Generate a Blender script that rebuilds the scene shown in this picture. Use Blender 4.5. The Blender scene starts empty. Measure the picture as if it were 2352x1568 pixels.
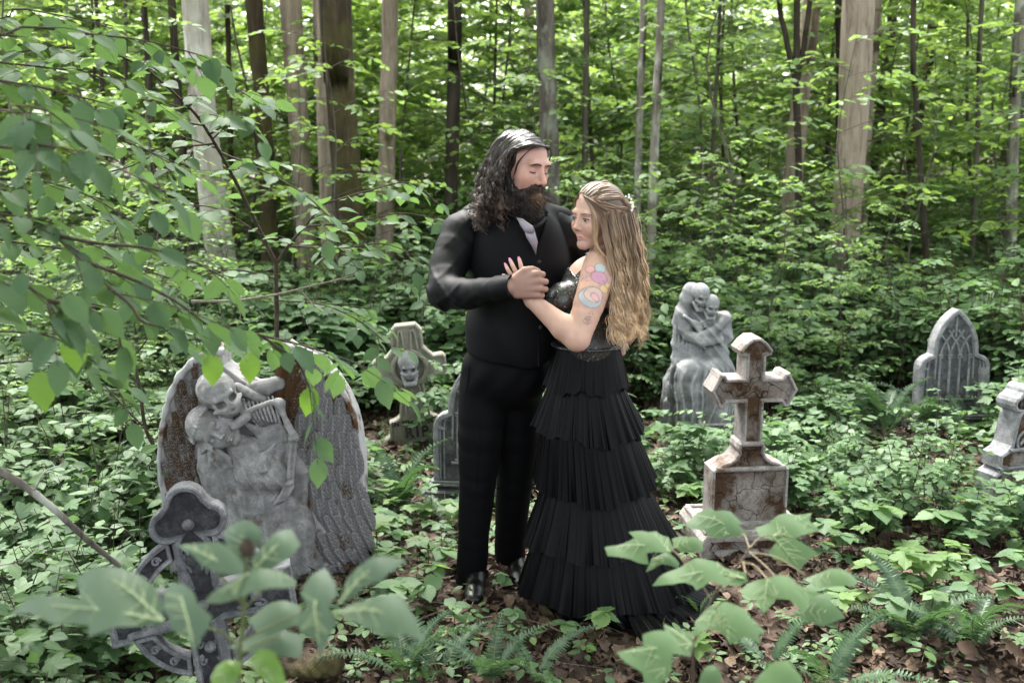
import bpy, bmesh, math, random
import numpy as np
from mathutils import Vector, Matrix, Euler

SC = bpy.context.scene
COL = SC.collection
rad = math.radians

# ------------------------------------------------------------------ camera, sky, sun, exposure
CAM_Z, PITCH, FPX = 1.80, rad(11.2), 2287.0
cam_data = bpy.data.cameras.new("camera")
cam = bpy.data.objects.new("camera", cam_data)
COL.objects.link(cam)
cam.location = (0, 0, CAM_Z)
cam.rotation_euler = (math.pi / 2 - PITCH, 0, 0)
cam_data.lens = 35.0
cam_data.sensor_width = 36.0
cam_data.clip_start = 0.05
cam_data.clip_end = 400.0
cam_data.dof.use_dof = True
cam_data.dof.focus_distance = 3.72
cam_data.dof.aperture_fstop = 3.2
SC.camera = cam

world = bpy.data.worlds.new("World")
SC.world = world
world.use_nodes = True
wn, wl = world.node_tree.nodes, world.node_tree.links
bg = wn["Background"]
sky = wn.new("ShaderNodeTexSky")
sky.sky_type = 'NISHITA'
sky.sun_disc = False
sky.sun_elevation = rad(58)
sky.sun_rotation = rad(-18)
sky.air_density = 1.0
sky.dust_density = 5.0
sky.ozone_density = 1.0
grey = wn.new("ShaderNodeHueSaturation")          # an overcast sky is nearly white
grey.inputs['Saturation'].default_value = 0.30
wl.new(sky.outputs[0], grey.inputs['Color'])
wl.new(grey.outputs[0], bg.inputs['Color'])
bg.inputs['Strength'].default_value = 0.15

sun_data = bpy.data.lights.new("sun", 'SUN')
sun_data.energy = 1.5
sun_data.angle = rad(22)
sun_data.color = (1.0, 0.97, 0.92)
sun = bpy.data.objects.new("sun", sun_data)
COL.objects.link(sun)
# soft light through thin cloud, high above the wood behind the couple
sun.rotation_euler = (rad(-32), 0, rad(18))

SC.view_settings.view_transform = 'Standard'
SC.view_settings.look = 'None'
SC.view_settings.gamma = 1.0
SC.view_settings.use_curve_mapping = False
SC.view_settings.exposure = 2.97
SC.cycles.max_bounces = 8
SC.cycles.diffuse_bounces = 4
SC.cycles.glossy_bounces = 2
SC.cycles.transmission_bounces = 4
SC.cycles.transparent_max_bounces = 4
SC.cycles.sample_clamp_indirect = 4.0

# ------------------------------------------------------------------ helpers
CP, SP = math.cos(PITCH), math.sin(PITCH)

def at(x, y, Y):
    """The point at distance Y (metres along the ground) seen at photo position x, y (2352 x 1568)."""
    u, v = (x - 1176.0) / FPX, (784.0 - y) / FPX
    d = Vector((u, CP + v * SP, -SP + v * CP))
    return Vector((0, 0, CAM_Z)) + d * (Y / d.y)

def mpp(Y, z=1.0):
    """metres per photo pixel at ground distance Y, height z"""
    return (Y * CP + (CAM_Z - z) * SP) / FPX

def np_mesh(name, V, F, mats=(), smooth=True, mat_idx=None):
    V = np.asarray(V, dtype=np.float32)
    me = bpy.data.meshes.new(name)
    if isinstance(F, list) and np.asarray(F[0]).ndim == 2:
        Fs = [np.asarray(f, dtype=np.int32) for f in F if len(f)]
    else:
        Fs = [np.asarray(F, dtype=np.int32)]
    loops = np.concatenate([f.ravel() for f in Fs])
    tot = np.concatenate([np.full(len(f), f.shape[1], dtype=np.int32) for f in Fs])
    start = np.concatenate([[0], np.cumsum(tot)[:-1]]).astype(np.int32)
    me.vertices.add(len(V)); me.vertices.foreach_set("co", V.ravel())
    me.loops.add(len(loops)); me.loops.foreach_set("vertex_index", loops)
    me.polygons.add(len(tot)); me.polygons.foreach_set("loop_start", start)
    try:
        me.polygons.foreach_set("loop_total", tot)
    except Exception:
        pass
    for m in mats:
        me.materials.append(m)
    if mat_idx is not None:
        me.polygons.foreach_set("material_index", np.asarray(mat_idx, dtype=np.int32))
    me.update(calc_edges=True)
    me.validate()
    me.polygons.foreach_set("use_smooth", np.full(len(tot), smooth, dtype=bool))
    return me

def set_color(me, cols, name="Col"):
    """per-vertex colour attribute (what the surface itself is coloured)"""
    a = me.color_attributes.new(name, 'FLOAT_COLOR', 'POINT')
    c = np.ones((len(me.vertices), 4), dtype=np.float32)
    c[:, :3] = np.asarray(cols, dtype=np.float32)
    a.data.foreach_set("color", c.ravel())

def tag(o, label=None, cat=None, group=None, kind=None):
    if label: o['label'] = label
    if cat: o['category'] = cat
    if group: o['group'] = group
    if kind: o['kind'] = kind
    return o

def obj(name, me, parent=None, loc=None, rot=None, scale=None):
    o = bpy.data.objects.new(name, me)
    COL.objects.link(o)
    if parent is not None: o.parent = parent
    if loc is not None: o.location = loc
    if rot is not None: o.rotation_euler = rot
    if scale is not None: o.scale = scale if hasattr(scale, '__len__') else (scale,) * 3
    return o

def thing(name, label, cat, loc=(0, 0, 0), rz=0.0, group=None):
    o = bpy.data.objects.new(name, None)
    COL.objects.link(o)
    o.empty_display_size = 0.1
    o.location = loc
    o.rotation_euler = (0, 0, rz)
    return tag(o, label, cat, group)

class MB:
    """collects numpy pieces into one mesh"""
    def __init__(s):
        s.V = []; s.F = {3: [], 4: []}; s.n = 0; s.M = {3: [], 4: []}; s.C = []
    def add(s, V, F, mat=0, col=None):
        V = np.asarray(V, dtype=np.float32).reshape(-1, 3)
        F = np.asarray(F, dtype=np.int32)
        if len(F):
            k = F.shape[1]
            s.F[k].append(F + s.n); s.M[k].append(np.full(len(F), mat, dtype=np.int32))
        s.V.append(V); s.n += len(V)
        if col is not None:
            c = np.asarray(col, dtype=np.float32)
            s.C.append(np.broadcast_to(c, (len(V), 3)))
        return s
    def mesh(s, name, mats=(), smooth=True):
        V = np.concatenate(s.V)
        Fs, Ms = [], []
        for k in (3, 4):
            if s.F[k]:
                Fs.append(np.concatenate(s.F[k])); Ms.append(np.concatenate(s.M[k]))
        me = np_mesh(name, V, Fs, mats, smooth, np.concatenate(Ms))
        if s.C:
            set_color(me, np.concatenate(s.C))
        return me

def frame_along(P):
    """tangents and two normals along a polyline (parallel transport)"""
    P = np.asarray(P, dtype=np.float64)
    T = np.gradient(P, axis=0)
    T /= np.linalg.norm(T, axis=1, keepdims=True) + 1e-12
    ref = np.array([0.0, 0.0, 1.0]) if abs(T[0, 2]) < 0.9 else np.array([1.0, 0.0, 0.0])
    N = np.zeros_like(P)
    n = np.cross(T[0], ref); n /= np.linalg.norm(n) + 1e-12
    for i in range(len(P)):
        n = n - T[i] * np.dot(n, T[i]); n /= np.linalg.norm(n) + 1e-12
        N[i] = n
    return T, N, np.cross(T, N)

def tube(P, R, k=6, cap=True, flat=1.0):
    P = np.asarray(P, dtype=np.float64)
    R = np.broadcast_to(np.asarray(R, dtype=np.float64), (len(P),))
    T, N, B = frame_along(P)
    a = np.arange(k) * 2 * math.pi / k
    V = P[:, None, :] + R[:, None, None] * (np.cos(a)[None, :, None] * N[:, None, :] + flat * np.sin(a)[None, :, None] * B[:, None, :])
    m = len(P)
    i = np.arange(m - 1)[:, None] * k
    j = np.arange(k)[None, :]
    j2 = (j + 1) % k
    F = np.stack([i + j, i + j2, i + k + j2, i + k + j], axis=-1).reshape(-1, 4)
    return V.reshape(-1, 3), F

def smooth_path(pts, n):
    """Catmull-Rom through the points, n samples"""
    P = np.asarray([tuple(p) for p in pts], dtype=np.float64)
    if len(P) == 2:
        t = np.linspace(0, 1, n)[:, None]
        return P[0] * (1 - t) + P[1] * t
    Q = np.vstack([2 * P[0] - P[1], P, 2 * P[-1] - P[-2]])
    d = np.concatenate([[0], np.cumsum(np.linalg.norm(np.diff(P, axis=0), axis=1))])
    u = np.linspace(0, d[-1], n)
    seg = np.clip(np.searchsorted(d, u, side='right') - 1, 0, len(P) - 2)
    t = ((u - d[seg]) / (d[seg + 1] - d[seg] + 1e-12))[:, None]
    p0, p1, p2, p3 = Q[seg], Q[seg + 1], Q[seg + 2], Q[seg + 3]
    return 0.5 * (2 * p1 + (p2 - p0) * t + (2 * p0 - 5 * p1 + 4 * p2 - p3) * t**2 + (3 * p1 - p0 - 3 * p2 + p3) * t**3)

def vnoise(p, seed=0):
    """cheap smooth noise in about -1..1 (sum of sines with random directions), p (...,3)"""
    r = np.random.RandomState(seed)
    out = 0
    for k in range(7):
        d = r.normal(size=3); d /= np.linalg.norm(d)
        d *= r.uniform(0.6, 1.9)
        out = out + np.sin(p @ d.astype(p.dtype) + r.uniform(0, 6.28))
    return out / 3.2

# ------------------------------------------------------------------ signed-distance sculpting
class Vol:
    """a voxel block in which shapes are blended, cut and meshed"""
    def __init__(s, lo, hi, h):
        s.lo = np.asarray(lo, dtype=np.float32); s.h = float(h)
        s.n = np.ceil((np.asarray(hi) - s.lo) / h).astype(int) + 1
        s.ax = [(s.lo[i] + h * np.arange(s.n[i])).astype(np.float32) for i in range(3)]
        s.f = np.full(s.n, 0.5, dtype=np.float32)
    def box(s, lo, hi, m):
        a = np.clip(np.floor((np.asarray(lo) - m - s.lo) / s.h).astype(int), 0, s.n)
        b = np.clip(np.ceil((np.asarray(hi) + m - s.lo) / s.h).astype(int) + 1, 0, s.n)
        return tuple(slice(int(a[i]), int(b[i])) for i in range(3))
    def P(s, sl):
        return np.stack(np.meshgrid(s.ax[0][sl[0]], s.ax[1][sl[1]], s.ax[2][sl[2]], indexing='ij'), -1)
    def comb(s, sl, d, k, cut):
        g = s.f[sl]
        if cut:
            d = -d
            if k > 0:
                t = np.clip(0.5 - 0.5 * (g - d) / k, 0, 1)
                s.f[sl] = g + (d - g) * t + k * t * (1 - t)
            else:
                s.f[sl] = np.maximum(g, d)
        elif k > 0:
            t = np.clip(0.5 + 0.5 * (g - d) / k, 0, 1)
            s.f[sl] = g + (d - g) * t - k * t * (1 - t)
        else:
            s.f[sl] = np.minimum(g, d)
    def cap(s, a, b, ra, rb=None, k=0.01, cut=False, flat=None):
        """round cone from a to b; flat=(axis vector, factor) squashes it along an axis"""
        rb = ra if rb is None else rb
        a = np.asarray(tuple(a), dtype=np.float32); b = np.asarray(tuple(b), dtype=np.float32)
        m = max(ra, rb)
        sl = s.box(np.minimum(a, b) - m, np.maximum(a, b) + m, k + 2 * s.h)
        p = s.P(sl)
        if p.size == 0: return s
        ba = b - a
        t = np.clip(((p - a) @ ba) / (ba @ ba + 1e-9), 0, 1)
        q = p - a - t[..., None] * ba
        if flat is not None:
            ax = np.asarray(tuple(flat[0]), dtype=np.float32); ax /= np.linalg.norm(ax)
            c = q @ ax
            q = q + ax * (c * (1 / flat[1] - 1))[..., None]
        d = np.sqrt((q * q).sum(-1)) - (ra + (rb - ra) * t)
        s.comb(sl, d, k, cut)
        return s
    def chain(s, pts, rs, k=0.01, cut=False, flat=None):
        """a limb: the union of round cones, blended in at once so that joints do not swell"""
        P_ = np.array([tuple(p) for p in pts], dtype=np.float32); m = max(rs)
        sl = s.box(P_.min(0) - m, P_.max(0) + m, k + 2 * s.h)
        p = s.P(sl)
        if p.size == 0: return s
        D = None
        for i in range(len(P_) - 1):
            a, b = P_[i], P_[i + 1]; ba = b - a
            t = np.clip(((p - a) @ ba) / (ba @ ba + 1e-9), 0, 1)
            q = p - a - t[..., None] * ba
            d = np.sqrt((q * q).sum(-1)) - (rs[i] + (rs[i + 1] - rs[i]) * t)
            if D is None: D = d
            else:
                kk = .25 * min(rs[i], rs[i + 1]); h = np.clip(.5 + .5 * (D - d) / kk, 0, 1)
                D = D + (d - D) * h
        s.comb(sl, D, k, cut)
        return s
    def ell(s, c, r, R=None, k=0.01, cut=False):
        """ellipsoid at c, radii r, R = rotation matrix whose rows are its axes"""
        c = np.asarray(tuple(c), dtype=np.float32); r = np.asarray(tuple(r), dtype=np.float32)
        A = np.eye(3, dtype=np.float32) if R is None else np.asarray(R, dtype=np.float32)
        ext = np.sqrt(((A.T * r) ** 2).sum(1))
        sl = s.box(c - ext, c + ext, k + 2 * s.h)
        p = s.P(sl)
        if p.size == 0: return s
        q = (p - c) @ A.T
        k0 = np.sqrt(((q / r) ** 2).sum(-1)); k1 = np.sqrt(((q / r**2) ** 2).sum(-1))
        d = k0 * (k0 - 1) / (k1 + 1e-9)
        d = np.where(k0 < 1e-4, -r.min(), d)
        s.comb(sl, d.astype(np.float32), k, cut)
        return s
    def rbox(s, c, r, R=None, rr=0.01, k=0.01, cut=False):
        c = np.asarray(tuple(c), dtype=np.float32); r = np.asarray(tuple(r), dtype=np.float32)
        A = np.eye(3, dtype=np.float32) if R is None else np.asarray(R, dtype=np.float32)
        ext = np.abs(A.T * r).sum(1)
        sl = s.box(c - ext, c + ext, k + 2 * s.h)
        p = s.P(sl)
        if p.size == 0: return s
        q = np.abs((p - c) @ A.T) - (r - rr)
        d = np.sqrt((np.maximum(q, 0) ** 2).sum(-1)) + np.minimum(q.max(-1), 0) - rr
        s.comb(sl, d.astype(np.float32), k, cut)
        return s
    def keep(s, fn, lo=None, hi=None):
        """intersect with fn(p) <= 0"""
        sl = s.box(s.lo if lo is None else lo, s.lo + s.n * s.h if hi is None else hi, 0)
        s.f[sl] = np.maximum(s.f[sl], fn(s.P(sl)).astype(np.float32))
        return s
    def bump(s, fn, lo=None, hi=None):
        sl = s.box(s.lo if lo is None else lo, s.lo + s.n * s.h if hi is None else hi, 0)
        s.f[sl] -= fn(s.P(sl)).astype(np.float32)
        return s
    def mesh(s):
        """surface nets -> V, F"""
        f = s.f; n = s.n
        ins = f < 0
        c = np.zeros(n - 1, dtype=np.uint8)
        for dx in (0, 1):
            for dy in (0, 1):
                for dz in (0, 1):
                    c += ins[dx:n[0] - 1 + dx, dy:n[1] - 1 + dy, dz:n[2] - 1 + dz]
        act = (c > 0) & (c < 8)
        idx = np.argwhere(act)
        acc = np.zeros((len(idx), 3), dtype=np.float32); cnt = np.zeros(len(idx), dtype=np.float32)
        cor = [(a, b, d) for a in (0, 1) for b in (0, 1) for d in (0, 1)]
        vals = {q: f[idx[:, 0] + q[0], idx[:, 1] + q[1], idx[:, 2] + q[2]] for q in cor}
        for q in cor:
            for ax in range(3):
                if q[ax] == 0:
                    w = list(q); w[ax] = 1; w = tuple(w)
                    a, b = vals[q], vals[w]
                    x = (a < 0) != (b < 0)
                    t = np.where(x, a / np.where(x, a - b, 1), 0)
                    pt = np.array(q, dtype=np.float32)[None].repeat(len(idx), 0)
                    pt[:, ax] += t
                    acc[x] += pt[x]; cnt[x] += 1
        V = s.lo + s.h * (idx + acc / cnt[:, None])
        ids = np.full(n - 1, -1, dtype=np.int32)
        ids[act] = np.arange(len(idx))
        Fs = []
        for ax in range(3):
            a, b = [(1, 2), (2, 0), (0, 1)][ax]
            sl0 = [slice(1, n[i] - 1) for i in range(3)]; sl0[ax] = slice(0, n[ax] - 1)
            sl1 = list(sl0); sl1[ax] = slice(1, n[ax])
            i0, i1 = ins[tuple(sl0)], ins[tuple(sl1)]
            e = np.argwhere(i0 != i1)
            if not len(e): continue
            flip = i0[tuple(e.T)]
            e = e + 1; e[:, ax] -= 1
            def cell(da, db):
                q = e.copy(); q[:, a] -= da; q[:, b] -= db
                return ids[q[:, 0], q[:, 1], q[:, 2]]
            Q = np.stack([cell(1, 1), cell(0, 1), cell(0, 0), cell(1, 0)], 1)
            Q[~flip] = Q[~flip][:, ::-1]
            Fs.append(Q)
        F = np.concatenate(Fs)
        F = F[(F >= 0).all(1)]
        return V, F
# ------------------------------------------------------------------ materials
class NT:
    def __init__(s, name):
        s.m = bpy.data.materials.new(name); s.m.use_nodes = True
        s.t = s.m.node_tree; s.n = s.t.nodes; s.l = s.t.links
        s.b = s.n["Principled BSDF"]; s.out = s.n["Material Output"]
    def N(s, typ, **kw):
        n = s.n.new(typ)
        for k, v in kw.items():
            if k.startswith('i_'):
                n.inputs[k[2:].replace('_', ' ')].default_value = v
            else:
                setattr(n, k, v)
        return n
    def L(s, a, b):
        s.l.new(a, b); return s
    def obj(s):
        return s.N('ShaderNodeTexCoord').outputs['Object']
    def noise(s, scale, detail=4, vec=None, rough=0.55, dist=0.0):
        n = s.N('ShaderNodeTexNoise'); n.inputs['Scale'].default_value = scale; n.inputs['Detail'].default_value = detail
        n.inputs['Roughness'].default_value = rough; n.inputs['Distortion'].default_value = dist
        s.L(vec if vec is not None else s.obj(), n.inputs['Vector'])
        return n.outputs['Fac']
    def ramp(s, fac, stops):
        r = s.N('ShaderNodeValToRGB')
        e = r.color_ramp.elements
        while len(e) < len(stops): e.new(0.5)
        for q, (p, c) in zip(e, stops):
            q.position = p; q.color = (c[0], c[1], c[2], 1) if hasattr(c, '__len__') else (c, c, c, 1)
        s.L(fac, r.inputs['Fac'])
        return r.outputs['Color']
    def mix(s, fac, a, b, mode='MIX'):
        m = s.N('ShaderNodeMix', data_type='RGBA', blend_type=mode)
        for v, i in ((fac, m.inputs[0]), (a, m.inputs[6]), (b, m.inputs[7])):
            if hasattr(v, 'is_output'): s.L(v, i)
            elif hasattr(v, '__len__'): i.default_value = (v[0], v[1], v[2], 1)
            else: i.default_value = v
        return m.outputs[2]
    def math(s, op, a, b=0.0):
        m = s.N('ShaderNodeMath', operation=op)
        for v, i in ((a, m.inputs[0]), (b, m.inputs[1])):
            if hasattr(v, 'is_output'): s.L(v, i)
            else: i.default_value = v
        return m.outputs[0]
    def bump(s, h, strength=0.4, dist=0.01, nrm=None):
        b = s.N('ShaderNodeBump'); b.inputs['Strength'].default_value = strength; b.inputs['Distance'].default_value = dist
        s.L(h, b.inputs['Height'])
        if nrm is not None: s.L(nrm, b.inputs['Normal'])
        return b.outputs['Normal']
    def vscale(s, v, sc):
        m = s.N('ShaderNodeMapping'); m.inputs['Scale'].default_value = sc
        s.L(v, m.inputs['Vector'])
        return m.outputs['Vector']
    def fin(s, color=None, rough=None, normal=None, spec=None, sheen=None):
        if color is not None:
            if hasattr(color, 'is_output'): s.L(color, s.b.inputs['Base Color'])
            else: s.b.inputs['Base Color'].default_value = (*color, 1)
        if rough is not None:
            if hasattr(rough, 'is_output'): s.L(rough, s.b.inputs['Roughness'])
            else: s.b.inputs['Roughness'].default_value = rough
        if normal is not None: s.L(normal, s.b.inputs['Normal'])
        if spec is not None: s.b.inputs['Specular IOR Level'].default_value = spec
        if sheen is not None: s.b.inputs['Sheen Weight'].default_value = sheen
        return s.m

def leaf_mat(name, dark, mid, pale, trans, rough=0.42, tfac=0.38, spec=0.5):
    """leaf: glossy upper skin, light glowing through; every leaf (mesh island / object) its own tint"""
    k = NT(name)
    g = k.N('ShaderNodeNewGeometry'); oi = k.N('ShaderNodeObjectInfo')
    r = k.math('FRACT', k.math('ADD', g.outputs['Random Per Island'], oi.outputs['Random']))
    c = k.ramp(r, [(0.0, dark), (0.5, mid), (1.0, pale)])
    n = k.noise(9.0, 3)
    c = k.mix(k.math('MULTIPLY', n, 0.35), c, (dark[0] * .8, dark[1] * .8, dark[2] * .8))
    k.fin(c, rough, spec=spec)
    tr = k.N('ShaderNodeBsdfTranslucent')
    tc = k.mix(0.5, c, trans)
    k.L(tc, tr.inputs['Color'])
    mx = k.N('ShaderNodeMixShader'); mx.inputs[0].default_value = tfac
    k.L(k.b.outputs[0], mx.inputs[1]); k.L(tr.outputs[0], mx.inputs[2]); k.L(mx.outputs[0], k.out.inputs['Surface'])
    return k.m

M = {}
M['leaf_low'] = leaf_mat('leaf_low', (.055, .105, .048), (.085, .155, .068), (.125, .205, .085), (.20, .36, .08), 0.55, .36, .28)
M['leaf_mid'] = leaf_mat('leaf_mid', (.070, .130, .046), (.110, .190, .064), (.155, .245, .080), (.36, .54, .10), 0.52, .48, .3)
M['leaf_high'] = leaf_mat('leaf_high', (.080, .145, .036), (.125, .210, .050), (.185, .265, .070), (.46, .66, .11), 0.5, .60, .3)
M['leaf_beech'] = leaf_mat('leaf_beech', (.050, .095, .052), (.078, .135, .070), (.105, .175, .080), (.18, .33, .05), 0.62, .36, .18)
M['leaf_front'] = leaf_mat('leaf_front', (.052, .086, .054), (.062, .100, .060), (.074, .116, .066), (.15, .28, .08), 0.55, .22, .35)
M['leaf_maple'] = leaf_mat('leaf_maple', (.068, .126, .054), (.084, .148, .062), (.100, .168, .068), (.22, .38, .09), 0.55, .28, .35)
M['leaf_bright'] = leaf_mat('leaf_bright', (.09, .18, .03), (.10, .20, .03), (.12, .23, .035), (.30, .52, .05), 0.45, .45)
M['fern'] = leaf_mat('fern', (.030, .065, .035), (.045, .090, .045), (.065, .115, .050), (.12, .24, .05), 0.5, .28)

def bark_mat(name, dark, mid, pale, vert=9.0, lichen=None, bump=0.7, moss=None):
    k = NT(name)
    v = k.vscale(k.obj(), (vert, vert, vert * 0.16))
    n1 = k.noise(1.6, 6, v, 0.62, 0.6)
    n2 = k.noise(14.0, 5)
    c = k.ramp(n1, [(0.30, dark), (0.50, mid), (0.72, pale)])
    c = k.mix(k.math('MULTIPLY', n2, 0.45), c, dark)
    if lichen is not None:
        ln = k.ramp(k.noise(3.2, 5, k.vscale(k.obj(), (1.6, 1.6, 0.7)), .6), [(0.52, 0), (0.62, 1)])
        c = k.mix(k.math('MULTIPLY', ln, 0.75), c, lichen)
    if moss is not None:
        ln = k.ramp(k.noise(2.1, 6, None, .65), [(0.45, 0), (0.62, 1)])
        c = k.mix(k.math('MULTIPLY', ln, 0.8), c, moss)
    h = k.math('ADD', n1, k.math('MULTIPLY', n2, 0.25))
    return k.fin(c, 0.9, k.bump(h, bump, 0.03), spec=0.2)

M['bark_pale'] = bark_mat('bark_pale', (.17, .125, .10), (.36, .29, .245), (.46, .39, .34), 14, bump=.7)
M['bark_beige'] = bark_mat('bark_beige', (.12, .09, .07), (.28, .225, .185), (.40, .33, .28), 12, bump=.8)
M['bark_white'] = bark_mat('bark_white', (.16, .135, .12), (.36, .325, .29), (.50, .465, .43), 7, lichen=(.44, .43, .40), bump=.6)
M['bark_dark'] = bark_mat('bark_dark', (.020, .015, .012), (.05, .040, .032), (.095, .078, .062), 10, bump=.8)
M['bark_moss'] = bark_mat('bark_moss', (.018, .013, .009), (.055, .040, .026), (.11, .085, .055), 9, moss=(.075, .070, .022), bump=.9)
M['bark_furrow'] = bark_mat('bark_furrow', (.030, .024, .021), (.13, .11, .098), (.22, .195, .18), 12, lichen=(.25, .26, .22), bump=.9)
M['bark_lichen'] = bark_mat('bark_lichen', (.05, .042, .036), (.17, .15, .13), (.30, .28, .25), 7, lichen=(.42, .43, .38), bump=.5)
M['twig'] = bark_mat('twig', (.030, .022, .016), (.06, .045, .034), (.10, .08, .062), 40, bump=.3)
M['twig_pale'] = bark_mat('twig_pale', (.12, .10, .08), (.22, .19, .16), (.33, .30, .26), 40, bump=.3)
M['stem_green'] = NT('stem_green').fin((.11, .14, .055), .5)

def ground_mat():
    k = NT('forest_floor')
    n = k.noise(2.2, 8, None, .65)
    n2 = k.N('ShaderNodeTexVoronoi'); n2.inputs['Scale'].default_value = 26; k.L(k.obj(), n2.inputs['Vector'])
    c = k.ramp(n, [(.3, (.018, .012, .009)), (.5, (.040, .026, .018)), (.7, (.075, .047, .031))])
    c = k.mix(0.45, c, k.ramp(n2.outputs['Color'], [(.1, (.015, .010, .008)), (.6, (.07, .043, .028)), (.95, (.12, .075, .048))]))
    return k.fin(c, .85, k.bump(n2.outputs['Distance'], .8, .03), spec=.3)
M['ground'] = ground_mat()

def litter_mat():
    k = NT('leaf_litter')
    g = k.N('ShaderNodeNewGeometry')
    c = k.ramp(g.outputs['Random Per Island'], [(0, (.018, .012, .010)), (.3, (.044, .028, .021)), (.6, (.080, .050, .035)), (.87, (.135, .090, .062)), (1, (.24, .175, .12))])
    c = k.mix(k.math('MULTIPLY', k.noise(30, 4), .5), c, (.035, .020, .014))
    c = k.mix(k.ramp(k.noise(140, 3), [(.52, 0), (.66, .55)]), c, (.014, .010, .008))
    return k.fin(c, .7, spec=.18)
M['litter'] = litter_mat()

M['bark_sapling'] = bark_mat('bark_sapling', (.04, .034, .027), (.09, .078, .064), (.16, .145, .125), 9, bump=.4)
# ------------------------------------------------------------------ the setting: ground
def ground_z(x, y):
    return 0.05 * np.sin(x * 0.9 + 0.7) * np.sin(y * 0.7) * np.clip((y - 1) / 6, 0, 1) + 0.02 * np.sin(3.1 * x + y * 2.3) + 0.010 * np.clip(y - 8, 0, 60)

def make_ground():
    xs = np.concatenate([np.linspace(-120, -12, 24), np.linspace(-11.7, 11.7, 150), np.linspace(12, 120, 24)])
    ys = np.concatenate([np.linspace(-60, -2, 10), np.linspace(-1.8, 16, 130), np.linspace(16.5, 160, 40)])
    X, Y = np.meshgrid(xs, ys, indexing='ij')
    Z = ground_z(X, Y)
    V = np.stack([X, Y, Z], -1).reshape(-1, 3)
    a, b = len(xs), len(ys)
    i = (np.arange(a - 1)[:, None] * b + np.arange(b - 1)[None]).ravel()
    F = np.stack([i, i + b, i + b + 1, i + 1], 1)
    tag(obj('ground', np_mesh('ground', V, F, [M['ground']])), kind='structure')
make_ground()

# ------------------------------------------------------------------ leaves
def leaf_ovate(w=0.30, fold=0.10, droop=0.12, tooth=0, seg=4):
    """ovate leaf of length 1 along +Y, upper side +Z"""
    V = [(0, 0, 0)]; prof = []
    for i in range(1, seg):
        t = i / seg
        prof.append((t, w * (math.sin(math.pi * t ** 0.82) ** 0.85)))
    for t, hw in prof:
        z = -droop * t * t
        V += [(-hw, t - .02, z + fold * hw), (0, t, z), (hw, t - .02, z + fold * hw)]
    V.append((0, 1, -droop))
    F3, F4 = [(0, 2, 1), (0, 3, 2)], []
    for i in range(len(prof) - 1):
        a = 1 + 3 * i
        F4 += [(a, a + 1, a + 4, a + 3), (a + 1, a + 2, a + 5, a + 4)]
    a = 1 + 3 * (len(prof) - 1); e = len(V) - 1
    F3 += [(a, a + 1, e), (a + 1, a + 2, e)]
    T = F3 + [(q[0], q[1], q[2]) for q in F4] + [(q[0], q[2], q[3]) for q in F4]
    return np.array(V, dtype=np.float32), np.array(T, dtype=np.int32)

def leaf_maple(droop=0.10):
    """five-lobed leaf of length 1"""
    out = [(0, 0), (.16, -.06), (.36, .02), (.30, .12), (.50, .22), (.60, .42), (.44, .44), (.40, .54), (.22, .50), (.24, .68), (.12, .80), (0, 1.0)]
    pts = out + [(-x, y) for x, y in out[-2:0:-1]]
    V = [(0, .25, 0.0)] + [(x, y, -droop * (x * x * 2 + (y - .2) ** 2) + .03 * abs(x)) for x, y in pts]
    n = len(pts)
    F = [(0, 1 + i, 1 + (i + 1) % n) for i in range(n)]
    return np.array(V, dtype=np.float32), np.array(F, dtype=np.int32)[:, ::-1].copy()

def leaf_simple(w=0.28):
    V = np.array([(0, 0, 0), (-w, .45, .04), (0, .5, -.02), (w, .45, .04), (0, 1, -.10)], dtype=np.float32)
    F = np.array([(0, 2, 1), (0, 3, 2), (1, 2, 4), (2, 3, 4)], dtype=np.int32)
    return V, F

LEAF_O, LEAF_M, LEAF_S = leaf_ovate(), leaf_maple(), leaf_simple()

def basis(d, up, roll=None):
    """(N,3) leaf direction and up hints -> (N,3,3) columns x,y,z"""
    y = d / (np.linalg.norm(d, axis=1, keepdims=True) + 1e-9)
    x = np.cross(y, up); x /= np.linalg.norm(x, axis=1, keepdims=True) + 1e-9
    z = np.cross(x, y)
    return np.stack([x, y, z], axis=2)

def scatter(tmpl, pos, B, size):
    V, F = tmpl
    P = np.einsum('nij,vj->nvi', B, V) * np.asarray(size).reshape(-1, 1, 1) + pos[:, None, :]
    n, v = len(pos), len(V)
    FF = (F[None] + (np.arange(n) * v)[:, None, None]).reshape(-1, F.shape[1])
    return P.reshape(-1, 3), FF

class Leaves:
    def __init__(s): s.p = []; s.d = []; s.u = []; s.s = []
    def add(s, p, d, u, size):
        s.p.append(p); s.d.append(d); s.u.append(u); s.s.append(size)
    def arrays(s):
        return np.array(s.p), np.array(s.d), np.array(s.u), np.array(s.s)
    def mesh_into(s, mb, tmpl, mat):
        if not s.p: return
        p, d, u, sz = s.arrays()
        V, F = scatter(tmpl, p, basis(d, u), sz)
        mb.add(V, F, mat)

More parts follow.
